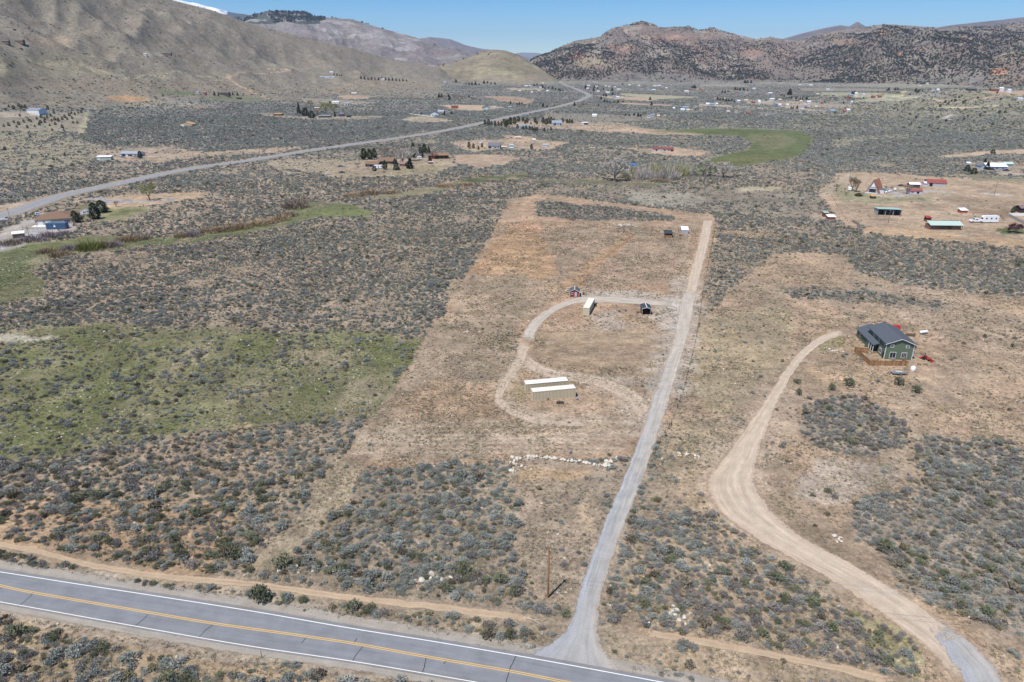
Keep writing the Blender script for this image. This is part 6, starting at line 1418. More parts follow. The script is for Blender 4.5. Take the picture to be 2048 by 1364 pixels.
x, y, z = at(1800, 662); t = thing('tarp_cover', 'red tarpaulin-covered shape just behind the green house roof', 'tarpaulin', x, y + 2.5, z, 10); t.scale = (1, 1, .8); m_ = MB(); loft([(-1.6, .3, 0, .1, .8), (-1.1, .9, 0, .5, 1.7), (1.1, .9, 0, .5, 1.6), (1.6, .3, 0, .1, .7)]).build('cover', REDP, t)

# ---- shipping containers with ribbed steel sides
TANC = mat('tan_container_paint', (.56, .475, .335), .6, .07, 1.5); TANR = mat('cream_container_roof', (.74, .70, .60), .55, .05, 1.0); CRM = mat('cream_container_paint', (.60, .55, .43), .6, .06, 1.5)
def container(label, x, y, rot, L=12.9, W=2.55, hh=3.05, pc=TANC, rc=TANR, z=0, nrib=30, mark=False):
    """origin at the front-left corner, x along the long side"""
    t = thing('shipping_container', label, 'container', x, y, z, rot)
    def ribs(ax, y0, out, L0, L1, n, nm):
        m_ = MB(); p = (L1 - L0) / n; v = []
        for k in range(n):
            a = L0 + k * p
            for f_, o_ in ((0, .055), (.34, .055), (.46, -.04), (.88, -.04)):
                v.append((a + p * f_, o_))
        v.append((L1, .055)); P = []
        for (s, o_) in v:
            for zz in (.17, hh - .13):
                q = y0 + out * (o_ - .05); P.append((s, q, zz) if ax == 'x' else (q, s, zz))
        m_.poly(P, [(2 * i, 2 * i + 2, 2 * i + 3, 2 * i + 1) for i in range(len(v) - 1)]); m_.build(nm, pc, t)
    ribs('x', 0, -1, .12, L - .12, nrib, 'side_wall'); ribs('x', W, 1, .12, L - .12, nrib, 'side_wall'); ribs('y', 0, -1, .12, W - .12, 8, 'end_wall')
    f_ = MB()
    for a in (0, L - .16):
        for b in (0, W - .16): f_.box(a, b, 0, a + .16, b + .16, hh)
    for b in (0, W - .1): f_.box(.16, b, .02, L - .16, b + .1, .17); f_.box(.16, b, hh - .13, L - .16, b + .1, hh - .002)
    for a in (0, L - .1): f_.box(a, .16, .02, a + .1, W - .16, .17); f_.box(a, .16, hh - .13, a + .1, W - .16, hh - .002)
    f_.build('frame', pc, t)
    r = MB(); r.box(.02, .02, hh + .001, L - .02, W - .02, hh + .03)
    for k in range(24): a = .3 + k * (L - .6) / 24; r.box(a, .12, hh + .028, a + .25, W - .12, hh + .045)
    r.build('roof', rc, t)
    for k in range(2):
        d = MB(); d.box(L - .06, .14 + k * (W - .28) / 2 + .02, .18, L - .01, .14 + (k + 1) * (W - .28) / 2 - .02, hh - .14); do = d.build('door', pc, t)
        d = MB()
        for q in (.3, .7): yy = .14 + (k + q) * (W - .28) / 2; d.bar((L + .02, yy, .25), (L + .02, yy, hh - .2), .025, 5)
        d.build('lock_bar', METAL, do)
    return t
container('nearer ribbed tan container of the parallel pair, lowest in the field', 5.95, 176.1, 11.6)
container('farther tan container of the parallel pair, with a white roof', 4.1, 181.2, 11.6, rc=mat('white_container_roof', (.80, .79, .76), .55, .05, 1.0))
container('single cream container end-on beside the grey gravel branch', 29.95, 249.3, 74, L=12.4, W=2.6, hh=3.0, pc=mat('cream_container_paint2', (.60, .55, .40), .6, .06, 1.5), rc=mat('cream_container_roof2', (.72, .68, .55), .6))
# small things by the containers
def clump(name, label, cat, u, v, parts, rot=0):
    x, y, z = at(u, v); t = thing(name, label, cat, x, y, z, rot)
    for nm, mt, bxs in parts:
        m_ = MB(); [m_.box(*b) for b in bxs]; m_.build(nm, mt, t)
    return t
x, y, z = at(1120, 807); t = thing('rubbish_heap', 'dark heap of scrap in front of the nearer container', 'scrap heap', x, y, z); m_ = MB()
for k in range(26): a = random.uniform(0, 6.28); d = random.uniform(0, .9); p = Vector((math.cos(a) * d, math.sin(a) * d * .7, random.uniform(.05, .75 - d * .5))); q = p + Vector((random.uniform(-.6, .6), random.uniform(-.5, .5), random.uniform(-.1, .35))); m_.bar(p, q, random.uniform(.05, .16), 5)
m_.build('scrap', mat('dark_scrap', (.045, .045, .05), .8, .3, 3), t)
o = link(bpy.data.objects.new('boulder', stone_mesh('boulder', mat('grey_stone', (.35, .34, .32), .9, .15, 3), 71))); x, y, z = at(1154, 799); o.location = (x, y, .35); o.scale = (1.1, .9, 1.0); tag(o, 'grey boulder at the right corner of the nearer container', 'rock')
o = link(bpy.data.objects.new('boulder', stone_mesh('boulder', mat('grey_stone', (.35, .34, .32)), 72))); x, y, z = at(1051, 802); o.location = (x, y, .25); o.scale = (.9, .8, .8); tag(o, 'grey boulder at the left corner of the nearer container', 'rock')
o = link(bpy.data.objects.new('dark_green_bush', BUSH[7])); x, y, z = at(1096, 800); o.location = (x, y, 0); o.scale = (.45, .45, .7); tag(o, 'tiny green bush against the ribbed side of the nearer container', 'bush')
# red shed
REDW = mat('barn_red_siding', (.24, .045, .04), .75, .1, 2, streak=(5, 5, .5)); PINK = mat('pale_pink_door', (.55, .44, .46), .6)
sx, sy = flat(1139.4, 594); w = 3.9; sh_ = thing('garden_shed', 'small dark red shed with white-trimmed grey roof and pale door', 'shed', sx + w / 2, sy, 0, -6)
walls_roof(sh_, w, 4.2, 2.35, 'gable', .95, REDW, SHING, .25, 'y', .1)
opening(sh_, 'f', w, 4.2, -1.05, 1.15, .75, .8, 'window2'); opening(sh_, 'f', w, 4.2, .55, .12, .95, 2.0, 'door', PINK); opening(sh_, 'r', w, 4.2, 0, 1.1, .8, .8, 'window')
m_ = MB(); 
for s in (-1, 1):
    q = [(0, -.29, 3.45), (s * (w / 2 + .25), -.29, 2.37), (s * (w / 2 + .25), -.26, 2.37), (0, -.26, 3.45)]; m_.slab(q if s > 0 else [q[1], q[0], q[3], q[2]], .16)
m_.box(-.11, -.28, 3.425, .11, 4.48, 3.475); m_.build('verge_board', WHITE, sh_); m_ = MB(); [m_.box(s * w / 2 - .06, -.03, 0, s * w / 2 + .06, .04, 2.3) for s in (-1, 1)]; m_.build('corner_trim', WHITE, sh_)
m_ = MB(); m_.box(.0, -1.0, .0, 1.1, -.02, .1); m_.build('door_step', WOOD, sh_)
t = clump('water_barrel', 'green water barrel at the right side of the red shed', 'barrel', 1167, 589, [], 0); m_ = MB(); m_.bar((0, 0, 0), (0, 0, 1.1), .42, 12); m_.build('drum', mat('green_plastic', (.03, .09, .06), .4), t, True)
m_ = MB(); m_.bar((0, 0, 1.1), (0, 0, 1.15), .2, 8); m_.build('lid', mat('green_plastic', (.03, .09, .06)), t)
x, y, z = at(1172, 593); t = thing('bare_shrub', 'small leafless sapling with stakes right of the red shed', 'sapling', x, y, z); m_ = MB()
for k in range(12): a = k * 2.4; m_.bar((0, 0, .2 + k * .1), (math.cos(a) * .6, math.sin(a) * .5, .9 + k * .13), .03, 3)
m_.bar((0, 0, 0), (0, 0, 2.0), .07, 5); m_.build('branches', WOOD, t)
x, y, z = at(1190, 613); t = thing('barbecue_cart', 'dark green cart beside the cream container', 'cart', x, y, z, 20); m_ = MB(); m_.box(-.6, -.35, .45, .6, .35, 1.1); m_.build('cart_body', mat('dark_green_paint', (.02, .06, .045), .5), t); m_ = MB(); m_.bar((-.6, 0, 1.1), (.6, 0, 1.1), .36, 10); m_.build('lid', mat('dark_green_paint', (.02, .06, .045)), t); wheels(t, (-.4, .4), (-.36, .36), .2, .1)
# open carport
x, y = flat(1284, 630); w = 3.3; cp = thing('carport', 'small open-fronted carport with solar-dark gable roof', 'carport', x + w / 2, y, 0, -2)
r = MB(); ov = .25; sl = .65 / (w / 2)
for s in (-1, 1):
    q = [(0, -.35, 3.35), (s * (w / 2 + ov), -.35, 2.62), (s * (w / 2 + ov), 5.2, 2.62), (0, 5.2, 3.35)]; r.slab(q if s > 0 else [q[1], q[0], q[3], q[2]], .12)
r.build('roof', mat('dark_roof_panel', (.05, .055, .065), .6, .15, 3), cp)
m_ = MB(); m_.box(-.13, -.36, 3.34, .13, 5.22, 3.39)
for s in (-1, 1):
    q = [(0, -.40, 3.36), (s * (w / 2 + ov), -.40, 2.64), (s * (w / 2 + ov), -.36, 2.64), (0, -.36, 3.36)]; m_.slab(q if s > 0 else [q[1], q[0], q[3], q[2]], .15)
m_.build('verge_board', WHITE, cp)
for xx in (-w / 2 + .08, w / 2 - .08):
    for yy in (.05, 2.5, 5.0): m_ = MB(); m_.box(xx - .08, yy - .08, 0, xx + .08, yy + .08, 2.6); m_.build('post', WOOD if yy > 1 else METAL, cp)
m_ = MB(); m_.poly([(-w/2, .0, 2.5), (w/2, .0, 2.5), (0, .0, 3.2)], [(0, 1, 2)]); m_.build('gable_panel', mat('tan_board', (.40, .29, .2), .8), cp)
m_ = MB(); m_.box(-w/2, 5.05, 0, w/2, 5.1, 2.55); m_.box(-w/2 - .02, .2, .0, -w/2, 5.05, 2.5); m_.box(w/2, .2, .0, w/2 + .02, 5.05, 2.5); m_.build('side_wall', WOOD, cp)
m_ = MB(); m_.box(-1.2, 1.2, 0, 1.2, 4.4, 1.5); m_.build('interior_shade_block', DARKIN, cp)  # near-black block added to stand in for the shade inside the carport
for a_, b_, lb in ((1277, 625, 'low woodpile left of the open carport'), (1314, 630, 'brown brush heap right of the open carport')):
    x, y, z = at(a_, b_); t = thing('brush_pile', lb, 'brush pile', x, y, z); m_ = MB()
    for k in range(34): a = random.uniform(0, 6.28); d = random.uniform(0, .8); p = Vector((math.cos(a) * d, math.sin(a) * d * .6, random.uniform(0, .5 - d * .3))); m_.bar(p, p + Vector((random.uniform(-.6, .6), random.uniform(-.4, .4), random.uniform(0, .4))), .05, 3)
    m_.build('branches', WOOD, t)
# two small sheds at the top of the parcel
x, y = flat(1330, 475); t = thing('animal_shelter', 'small dark-roofed wooden shelter, left of the two at the top of the parcel', 'shelter', x + 2, y, 0, 0)
OW = mat('orange_plywood', (.36, .20, .10), .8, .2, 2); m_ = MB(); m_.box(-2, 3.0, 0, 2, 3.1, 2.6); m_.box(-2, 0, 0, -1.9, 3, 2.4); m_.box(1.9, 0, 0, 2, 3, 2.4); m_.box(-1.9, 0, 0, 1.9, .08, 1.3); m_.build('wall', OW, t)
for k in range(5): m_ = MB(); m_.box(-1.95 + k * .93, -.1, 0, -1.8 + k * .93, .0, 2.2); m_.build('post', WOOD, t)
m_ = MB(); m_.slab([(-2.4, -.4, 2.35), (2.4, -.4, 2.35), (2.4, 4.8, 3.3), (-2.4, 4.8, 3.3)], .12); m_.build('roof', mat('charcoal_roof', (.045, .05, .06), .7), t)
x, y = flat(1363, 467.5); t = thing('tool_shed', 'small white-roofed metal shed, right of the two at the top of the parcel', 'shed', x + 1.9, y, 0, -3); walls_roof(t, 3.9, 3.0, 2.2, 'shed', 1.3, mat('grey_sheet_wall', (.40, .41, .42), .6), WHITE, .15, 'x', .08); opening(t, 'r', 3.9, 3, 0, .1, 1, 1.8, 'dark_door')

# ---- utility poles
POLEW = mat('creosoted_pole', (.21, .105, .05), .85, .25, 2, streak=(4, 4, .3)); POLEG = mat('grey_pole', (.12, .095, .075), .9, .2, 2)
def pole(label, u, v, hm, m=POLEW, arm=1.0, rot=0, r=.16, ins=True):
    x, y, z = at(u, v); t = thing('utility_pole', label, 'pole', x, y, z, rot); b = MB(); n = 10; vs = []
    for zz, rr_ in ((-.1, r * 1.1), (hm, r * .72)): vs += [(rr_ * math.cos(6.283 * i / n), rr_ * math.sin(6.283 * i / n), zz) for i in range(n)]
    b.poly(vs, [(i, (i + 1) % n, n + (i + 1) % n, n + i) for i in range(n)] + [tuple(n + i for i in range(n))]); b.build('pole_shaft', m, t, True)
    if arm:
        b = MB(); b.box(-arm, -.16, hm - .55, arm, -.05 - .02, hm - .42); b.bar((-arm * .5, -.1, hm - .5), (0, -.1, hm - 1.1), .025, 4); b.bar((arm * .5, -.1, hm - .5), (0, -.1, hm - 1.1), .025, 4); b.build('crossarm', m, t)
        if ins:
            for xx in (-arm * .9, arm * .9): b = MB(); b.bar((xx, -.11, hm - .42), (xx, -.11, hm - .2), .055, 6); b.build('insulator', WHITE, t)
    return t, (x, y, z)
p1, q1 = pole('tall brown wooden utility pole standing left of the gravel lane mouth', 1096, 1195, 11.4, arm=.75, rot=-62, r=.185)
b = MB(); b.bar((.0, 0, 11.28), (0, 0, 11.6), .06, 6); b.build('insulator', WHITE, p1); b = MB(); b.bar((.25, 0, 10.6), (.25, 0, 11.0), .1, 8); b.build('cable_bracket', METAL, p1)
WIRE = mat('bare_wire', (.42, .43, .44), .4, metal=.3)
def cable(label, A, B, sag, r=.012, n=24, name='power_line', m=None, group=None):
    b = MB(); A = Vector(A); B = Vector(B); pr = None
    for k in range(n + 1):
        t = k / n; p = A.lerp(B, t) - Vector((0, 0, sag * 4 * t * (1 - t)))
        if pr is not None: b.bar(pr, p, r, 4)
        pr = p
    o = b.build(name, m or WIRE); tag(o, label, 'wire', group); return o
dirw = Vector((.93, -.13, 0)).normalized()
pe = Vector((q1[0], q1[1], 0)) + dirw * 95
ca, sa = math.cos(math.radians(-62)), math.sin(math.radians(-62))
for s, lb in ((-1, 'farther'), (1, 'nearer')): cable('%s of the two thin wires from the wooden pole across the gravel lane' % lb, (q1[0] + s * .68 * ca, q1[1] + s * .68 * sa, 11.1), (pe.x + s * .68 * ca, pe.y + s * .68 * sa, 10.2), 2.0, .02)
for a_, b_, h_, lb in ((23,448,10,'thin dark utility pole left of the tan house by the valley highway'),(61,482,8,'thin pole among the creek brush below the tan house'),(53,398,10,'distant utility pole on the far side of the valley highway'),(1698,364,9,'utility pole behind the white camper'),(1776,446,8,'slim pole in front of the green-roofed open shed'),(1988,391,10,'utility pole beside the ranch road at the right edge'),(620,304,11,'distant utility pole right of the highway pull-out')):
    pole(lb, a_, b_, h_, POLEG, .8, 20, .13)
# roadside markers
GM_ = mat('marker_green', (.16, .30, .22), .5)
x, y, z = at(1297, 1252); t = thing('utility_pedestal', 'small pale green utility pedestal beside the dirt track', 'pedestal', x, y, z); b = MB(); b.box(-.14, -.1, 0, .14, .1, .78); b.build('cabinet', GM_, t); b = MB(); b.box(-.17, -.13, .785, .17, .13, .86); b.build('cap', WHITE, t)
x, y, z = at(524, 1316); t = thing('road_delineator', 'thin brown marker post at the near edge of the highway', 'marker post', x, y, z); b = MB(); b.box(-.05, -.015, 0, .05, .015, 1.6); b.build('post', mat('brown_steel', (.12, .08, .06), .7), t); b = MB(); b.box(-.045, -.019, 1.2, .045, -.016, 1.5); b.build('reflector', mat('brown_steel2', (.2, .12, .08)), t)
x, y, z = at(1067, 1243) ; t = thing('fallen_branch', 'bleached fallen branch in the bushes beside the apron', 'branch', x, y, z, -35); b = MB(); b.bar((-1.3, 0, .15), (0, .05, .3), .05); b.bar((0, .05, .3), (1.4, 0, .25), .035); b.bar((0, .05, .3), (.8, .5, .6), .02); b.build('limb', mat('bleached_wood', (.6, .56, .5), .8), t)
for a_, b_, lb in ((238,367,'white marker post right of the tan house by the valley highway'),(323,349,'small white marker beside the valley highway bend'),(83,416,'white marker beside the valley highway, nearest to the tan house')):
    x, y, z = at(a_, b_ + 3); t = thing('road_marker', lb, 'marker post', x, y, z); b = MB(); b.box(-.2, -.05, 0, .2, .05, 1.3); b.build('post', WHITE, t)

# ---- wire fences: posts one by one, strands as one part
FP = mat('fence_post_wood', (.13, .10, .075), .9, .2, 2); TP = mat('steel_t_post', (.10, .075, .06), .7)
def wire_fence(label, px, gap, pr=.05, hh=1.25, m=TP, strands=3, wr=.008, pts=None, name='wire_fence'):
    P = np.array([at(u, v)[:2] for u, v in px]) if pts is None else np.array(pts); s = np.concatenate([[0], np.cumsum(np.hypot(*np.diff(P, axis=0).T))]); n = int(s[-1] / gap) + 1
    t = np.linspace(0, s[-1], n); X = np.interp(t, s, P[:, 0]); Y = np.interp(t, s, P[:, 1]); Zz = height(X, Y)
    f = thing(name, label, 'fence', X[0], Y[0], Zz[0]); b = MB(); b.bar((0, 0, -.1), (0, 0, hh), pr, 5); o0 = b.build('post', m, f)
    for k in range(1, n):
        o = link(bpy.data.objects.new('post', o0.data), f); o.location = (X[k] - X[0], Y[k] - Y[0], Zz[k] - Zz[0]); o.rotation_euler = (random.uniform(-.03, .03), random.uniform(-.03, .03), 0)
    b = MB()
    for zz in np.linspace(.35, hh - .1, strands):
        for k in range(n - 1): b.bar((X[k] - X[0], Y[k] - Y[0], Zz[k] - Zz[0] + zz), (X[k + 1] - X[0], Y[k + 1] - Y[0], Zz[k + 1] - Zz[0] + zz), wr, 3)
    b.build('wire', DKM if m is not WHITE else WHITE, f); return f
wire_fence('wire fence along the right side of the gravel lane up to the parcel corner', [(1310,905),(1330,868),(1349,830),(1366,785),(1376,745),(1390,690),(1396,655),(1402,610),(1408,575),(1418,520),(1428,470),(1433,432)], 5.2, .06, 1.3)
wire_fence('wire fence on the left boundary of the graded parcel', [(696,900),(740,835),(820,712),(880,630),(940,540),(985,462),(1022,400)], 9, .045, 1.2)
wire_fence('rough post fence along the left edge of the ranch paddocks', [(1662,392),(1676,415),(1692,440),(1705,458)], 7, .09, 1.4, FP)
wire_fence('white-railed arena fence above the green-roofed barn, its far side', [(1854,425),(1880,427),(1920,430),(1960,431),(1998,433)], 6, .07, 1.3, WHITE, 2, .05, name='rail_fence')
wire_fence('white-railed arena fence right behind the green-roofed barn, its near side', [(1860,436),(1900,439),(1932,441),(1985,443),(2012,444)], 6, .07, 1.3, WHITE, 2, .05, name='rail_fence')
wire_fence('dark rail fence closing the right end of the arena', [(1999,432),(2011,443)], 4, .07, 1.3, FP, 3, .04, name='rail_fence')
wire_fence('pipe pen fence below the open green-roofed shed', [(1702,444),(1722,445)], 3, .05, 1.5, FP, 4, .03, name='pipe_fence')
wire_fence('pipe corral fence in front of the open green-roofed shed', [(1752,440),(1776,443),(1795,441)], 4, .05, 1.5, FP, 4, .03, name='pipe_fence')
wire_fence('fence round the dirt yard right of the grey gabled house', [(1005,300),(1035,301),(1063,300),(1095,296)], 7, .08, 1.4, FP)
for (a_, b_, lb) in ((694,893,'H-brace of dark posts where the cleared strip meets the parcel corner, lower one'),(820,704,'H-brace of dark posts on the left boundary of the parcel, upper one'),(1397,655,'dark wooden brace posts beside the gravel lane, nearest the carport'),(1403,590,'dark brace posts beside the lane above the carport'),(1425,480,'dark brace posts near the top corner of the parcel'),(1340,855,'dark brace posts beside the lane across from the driveway loop')):
    x, y, z = at(a_, b_); t = thing('fence_brace', lb, 'fence posts', x, y, z, 60)
    for k in range(2): b = MB(); b.bar((k * 2.2 - 1.1, 0, -.1), (k * 2.2 - 1.1, 0, 1.7), .12, 7); b.build('post', FP, t)
    b = MB(); b.bar((-1.1, 0, 1.2), (1.1, 0, 1.2), .06, 5); b.build('cross_rail', FP, t)
# white solid rail fence, far right
x0, y0, z0 = at(2017, 432); x1, y1, z1 = at(2080, 434); 
def panel_fence(label, a, b, hh, m, n):
    x0, y0, z0 = at(*a); x1, y1, z1 = at(*b); L = math.hypot(x1 - x0, y1 - y0); f = thing('panel_fence', label, 'fence', x0, y0, z0, math.degrees(math.atan2(y1 - y0, x1 - x0)))
    for k in range(n):
        q = MB(); q.box(L * k / n + .08, -.03, .05, L * (k + 1) / n - .08, .03, hh); q.build('panel', m, f); q = MB(); q.box(L * k / n - .08, -.08, 0, L * k / n + .07, .08, hh + .15); q.build('post', m, f)
    return f
panel_fence('long white panel fence at the right edge beyond the arena', (2017, 431), (2075, 433), 1.7, WHITE, 8)
panel_fence('grey-shaded panel fence running down to the right from the white one', (2017, 432), (2062, 456), 1.6, mat('shaded_fence_white', (.40, .40, .38), .6), 9)  # shade on this run of the white fence is put into its grey
panel_fence('long low white fence left of the white gabled house', (819, 228.5), (876, 235), 1.8, WHITE, 12)
board_fence('picket_fence', 'low grey-green board fence at the left edge below the green field', [flat(-30, 926), flat(42, 930)], 1.0, mat('old_board', (.24, .23, .2), .9), .35)

# ---- the tan house at the far left
G = ()
t, w = building('house', 'tan ranch house with brown hip roof beside the valley highway', 'house', 112, 449, 68, 20, 3.4, 22, 'hip', 3.0, (.42, .36, .28), None or (.2, .12, .08), [('f', -.38, 0.1, 2.8, 2.5, 'garage_door'), ('f', -.18, .1, 2.8, 2.5, 'garage_door'), ('f', .3, .9, 3.0, 1.4, 'window3')], rm=BRSH)
BLUEC = mat('blue_container_paint', (.075, .14, .24), .5, .08, 2)
xb, yb, zb = at(93, 459); t = container('blue container with a white emblem beside the tan house', xb, yb, 4, 11, 4, 3.6, BLUEC, mat('blue_container_roof', (.10, .17, .27), .5), zb, 24)
b = MB(); b.box(4.4, -.075, 1.4, 5.6, -.065, 2.1); b.box(4.7, -.075, 2.15, 5.3, -.065, 2.7); b.build('white_emblem', WHITE, t)
b = MB(); xx, yy, zz = at(82, 452); t = thing('concrete_slab', 'bright white slab on the drive left of the blue container', 'slab', xx, yy, zz, 10); b.box(-4.5, -2.5, 0, 4.5, 2.5, .12); b.build('slab', WHITE, t)
t, w = building('shed', 'low shed with white roof beside the creek brush at the far left', 'shed', 38, 476.5, 19, 4, 2.6, 30, 'shed', .5, (.22, .16, .12), (.75, .73, .68))
car('suv', 'white vehicle parked left of the tan house', 79, 430, 20, (.75, .75, .76)); car('van', 'white van parked right of the tan house', 173, 428, 5, (.72, .73, .75)); car('sedan', 'white car at the extreme left edge by the highway', 8, 441, 20, (.7, .7, .7))
wire_fence('tall chain-link pen below the tan house', [(46,476),(47,458),(76,460)], 4, .06, 2.2, METAL, 4, .02)
# ---- upper left
building('garage', 'long white metal garage with grey-blue roof and three doors, upper left', 'garage', 66.5, 228, 29, 17, 5.5, -12, 'gable', 2.6, (.62, .68, .72), (.22, .26, .34), [('f', -.22, .1, 3.6, 3.6, 'garage_door'), ('f', 0, .1, 3.6, 3.6, 'garage_door'), ('f', .25, .1, 4.6, 3.8, 'garage_door')])
building('house', 'long low grey-roofed house with a dark evergreen at its end', 'house', 259, 313, 40, 12, 2.9, -4, 'gable', 1.8, (.62, .62, .62), (.30, .33, .37), [('f', -.3, .2, 4, 2.1, 'dark_door'), ('f', 0.05, .3, 5, 1.8, 'window3'), ('f', .3, .9, 2, 1.2, 'window2')])
car('suv', 'car parked in front of the long low grey-roofed house', 246, 315, 5, (.3, .3, .32))
building('outbuilding', 'white flat-roofed outbuilding left of the long low house', 'outbuilding', 208, 320.5, 26, 8, 3.2, 12, 'shed', .6, (.50, .50, .46), (.72, .74, .76), [('f', -.35, .1, 2.2, 2.4, 'garage_door')])
building('house', 'tan house under an orange-framed roof on the left slope', 'house', 372, 253, 26, 12, 3.6, -8, 'gable', 3.0, (.50, .40, .28), (.48, .30, .14), [('f', -.3, .1, 5, 3, 'garage_door')], ridge='y')
building('shed', 'brown cabin with flat tan roof left of the hillside evergreens', 'cabin', 555, 231.5, 17, 9, 3.6, -6, 'shed', .8, (.24, .10, .06), (.42, .33, .22), [('f', -.3, .1, 2, 2.2, 'dark_door')])
building('house', 'dark-roofed house with a stone front on the left slope, middle height', 'house', 448, 191, 20, 12, 3.4, 0, 'gable', 2.4, (.10, .085, .07), (.04, .035, .035), [('f', 0, .9, 4, 1.4, 'window2')])
building('shed', 'small dark shed right of the dark-roofed hillside house', 'shed', 477, 198, 10, 6, 2.8, 0, 'gable', 1, (.04, .035, .035), (.05, .045, .05))
building('shed', 'tiny red shed left of the dark-roofed hillside house', 'shed', 409, 188, 6, 6, 3, 0, 'gable', 1.2, (.35, .08, .06), (.3, .28, .28)); building('shed', 'tiny grey shed at the left end of the green slope strip', 'shed', 395, 187, 7, 6, 3, 0, 'gable', 1.2, (.5, .5, .52), (.25, .28, .33))
building('house', 'dark house with a white gable high on the left slope', 'house', 327, 110, 30, 8, 3.4, 0, 'gable', 2.6, (.16, .13, .115), (.13, .115, .11), [('f', -.42, .3, 2.5, 2.5, 'garage_door')]); building('shed', 'small white building left of the dark house high on the slope', 'shed', 290, 112, 6, 6, 3.5, 0, 'gable', 1.5, (.6, .58, .54), (.5, .45, .4))
building('house', 'dark low house at the upper left edge of the slope', 'house', 35, 86, 22, 8, 3.4, 0, 'gable', 2.2, (.18, .14, .12), (.13, .11, .10)); building('shed', 'low dark outbuilding left of the upper-left slope house', 'outbuilding', 8, 86, 18, 6, 2.6, 0, 'gable', 1.6, (.16, .14, .12), (.14, .12, .11))
building('house', 'long white house beside the upper dirt road on the slope', 'house', 653, 156.5, 33, 9, 3.6, 3, 'gable', 2.6, (.62, .63, .66), (.30, .32, .36), [('f', -.2, .8, 6, 1.8, 'window3'), ('f', .25, .8, 4, 1.8, 'window2')]); building('shed', 'small white shed above the long white house', 'shed', 663, 146, 7, 6, 3.4, 0, 'gable', 1.2, (.7, .72, .75), (.7, .72, .75))
building('barn', 'small white-roofed barn on a pale cleared pad', 'barn', 708, 189, 10, 10, 4, 0, 'gable', 1.6, (.3, .26, .22), (.78, .78, .78))
building('house', 'house with grey gabled roof behind the round evergreens', 'house', 637, 209, 15, 12, 3.6, -5, 'gable', 2.6, (.48, .42, .34), (.15, .14, .14), ridge='y'); building('house', 'white low house right of the small dark evergreens', 'house', 671, 207, 14, 10, 4, 0, 'gable', 1.6, (.68, .70, .72), (.66, .68, .7)); building('barn', 'white barn with two dark doors right of the white low house', 'barn', 694, 210, 11, 10, 3.8, 0, 'gable', 1.8, (.66, .68, .70), (.30, .33, .36), [('f', -.15, .1, 2.6, 2.8, 'dark_door'), ('f', .3, .1, 3, 2.8, 'dark_door')])
building('house', 'purple-brown shed at the right end of the hillside homestead', 'shed', 683, 233, 9, 8, 4.5, 0, 'gable', 2, (.10, .07, .11), (.18, .14, .2)); building('shed', 'dark low shed right of the purple-brown one', 'shed', 697, 234.5, 7, 6, 2.8, 0, 'gable', 1, (.04, .035, .035), (.06, .05, .05)); building('house', 'low red-brown house front hidden behind the budding trees', 'house', 634, 219, 10, 8, 3, 0, 'gable', 1.2, (.34, .14, .1), (.5, .46, .42)); building('shed', 'small pale shed left of the columnar evergreen', 'shed', 586, 230, 8, 6, 3, 0, 'gable', 1.2, (.40, .38, .36), (.16, .15, .17))
building('house', 'long dark house front below the budding trees', 'house', 649, 235, 24, 9, 2.6, 2, 'gable', 1.6, (.06, .055, .055), (.20, .20, .23))
# mid ranch
building('house', 'dark-walled ranch house with brown roof, lower left of the ranch', 'house', 743, 334, 26, 10, 2.8, -14, 'gable', 2.0, (.07, .08, .10), (.19, .12, .08), [('f', -.25, .8, 1.6, 1.2, 'window2'), ('f', .2, .8, 2, 1.2, 'window2'), ('l', 0, .8, 1.8, 1.3, 'window2')], rm=BRSH, ov=.8)
building('house', 'brown-roofed house with a round-topped end behind the dark ranch house', 'house', 771, 328.5, 29, 10, 3.2, -10, 'gable', 2.4, (.13, .10, .08), (.19, .12, .08), [('f', -.2, .1, 2.2, 2, 'dark_door'), ('f', .25, .8, 2.5, 1.2, 'window2'), ('l', 0, .8, 1.8, 1.3, 'window2')], rm=BRSH, ov=.8)
building('shed', 'small red-roofed shed between the ranch trees', 'shed', 804, 333, 12, 7, 2.4, -25, 'gable', 1.6, (.20, .11, .10), (.25, .15, .13))
building('barn', 'long barn with orange-brown roof at the right of the ranch', 'barn', 884, 317.5, 27, 11, 3.4, 10, 'gable', 2.0, (.06, .04, .035), (.24, .145, .095), [('f', -.3, .1, 3, 2.6, 'dark_door'), ('f', 0, .1, 3, 2.6, 'dark_door'), ('f', .3, .1, 3, 2.6, 'dark_door')])
building('shed', 'dark red annex at the left end of the long barn', 'shed', 866, 318, 9, 6, 3.4, 5, 'gable', 1.6, (.20, .05, .05), (.20, .10, .09)); building('shed', 'small pink-brown shed in front of the red barn annex', 'shed', 861, 328, 9, 3, 1.8, 0, 'shed', .3, (.25, .13, .1), (.5, .42, .40))
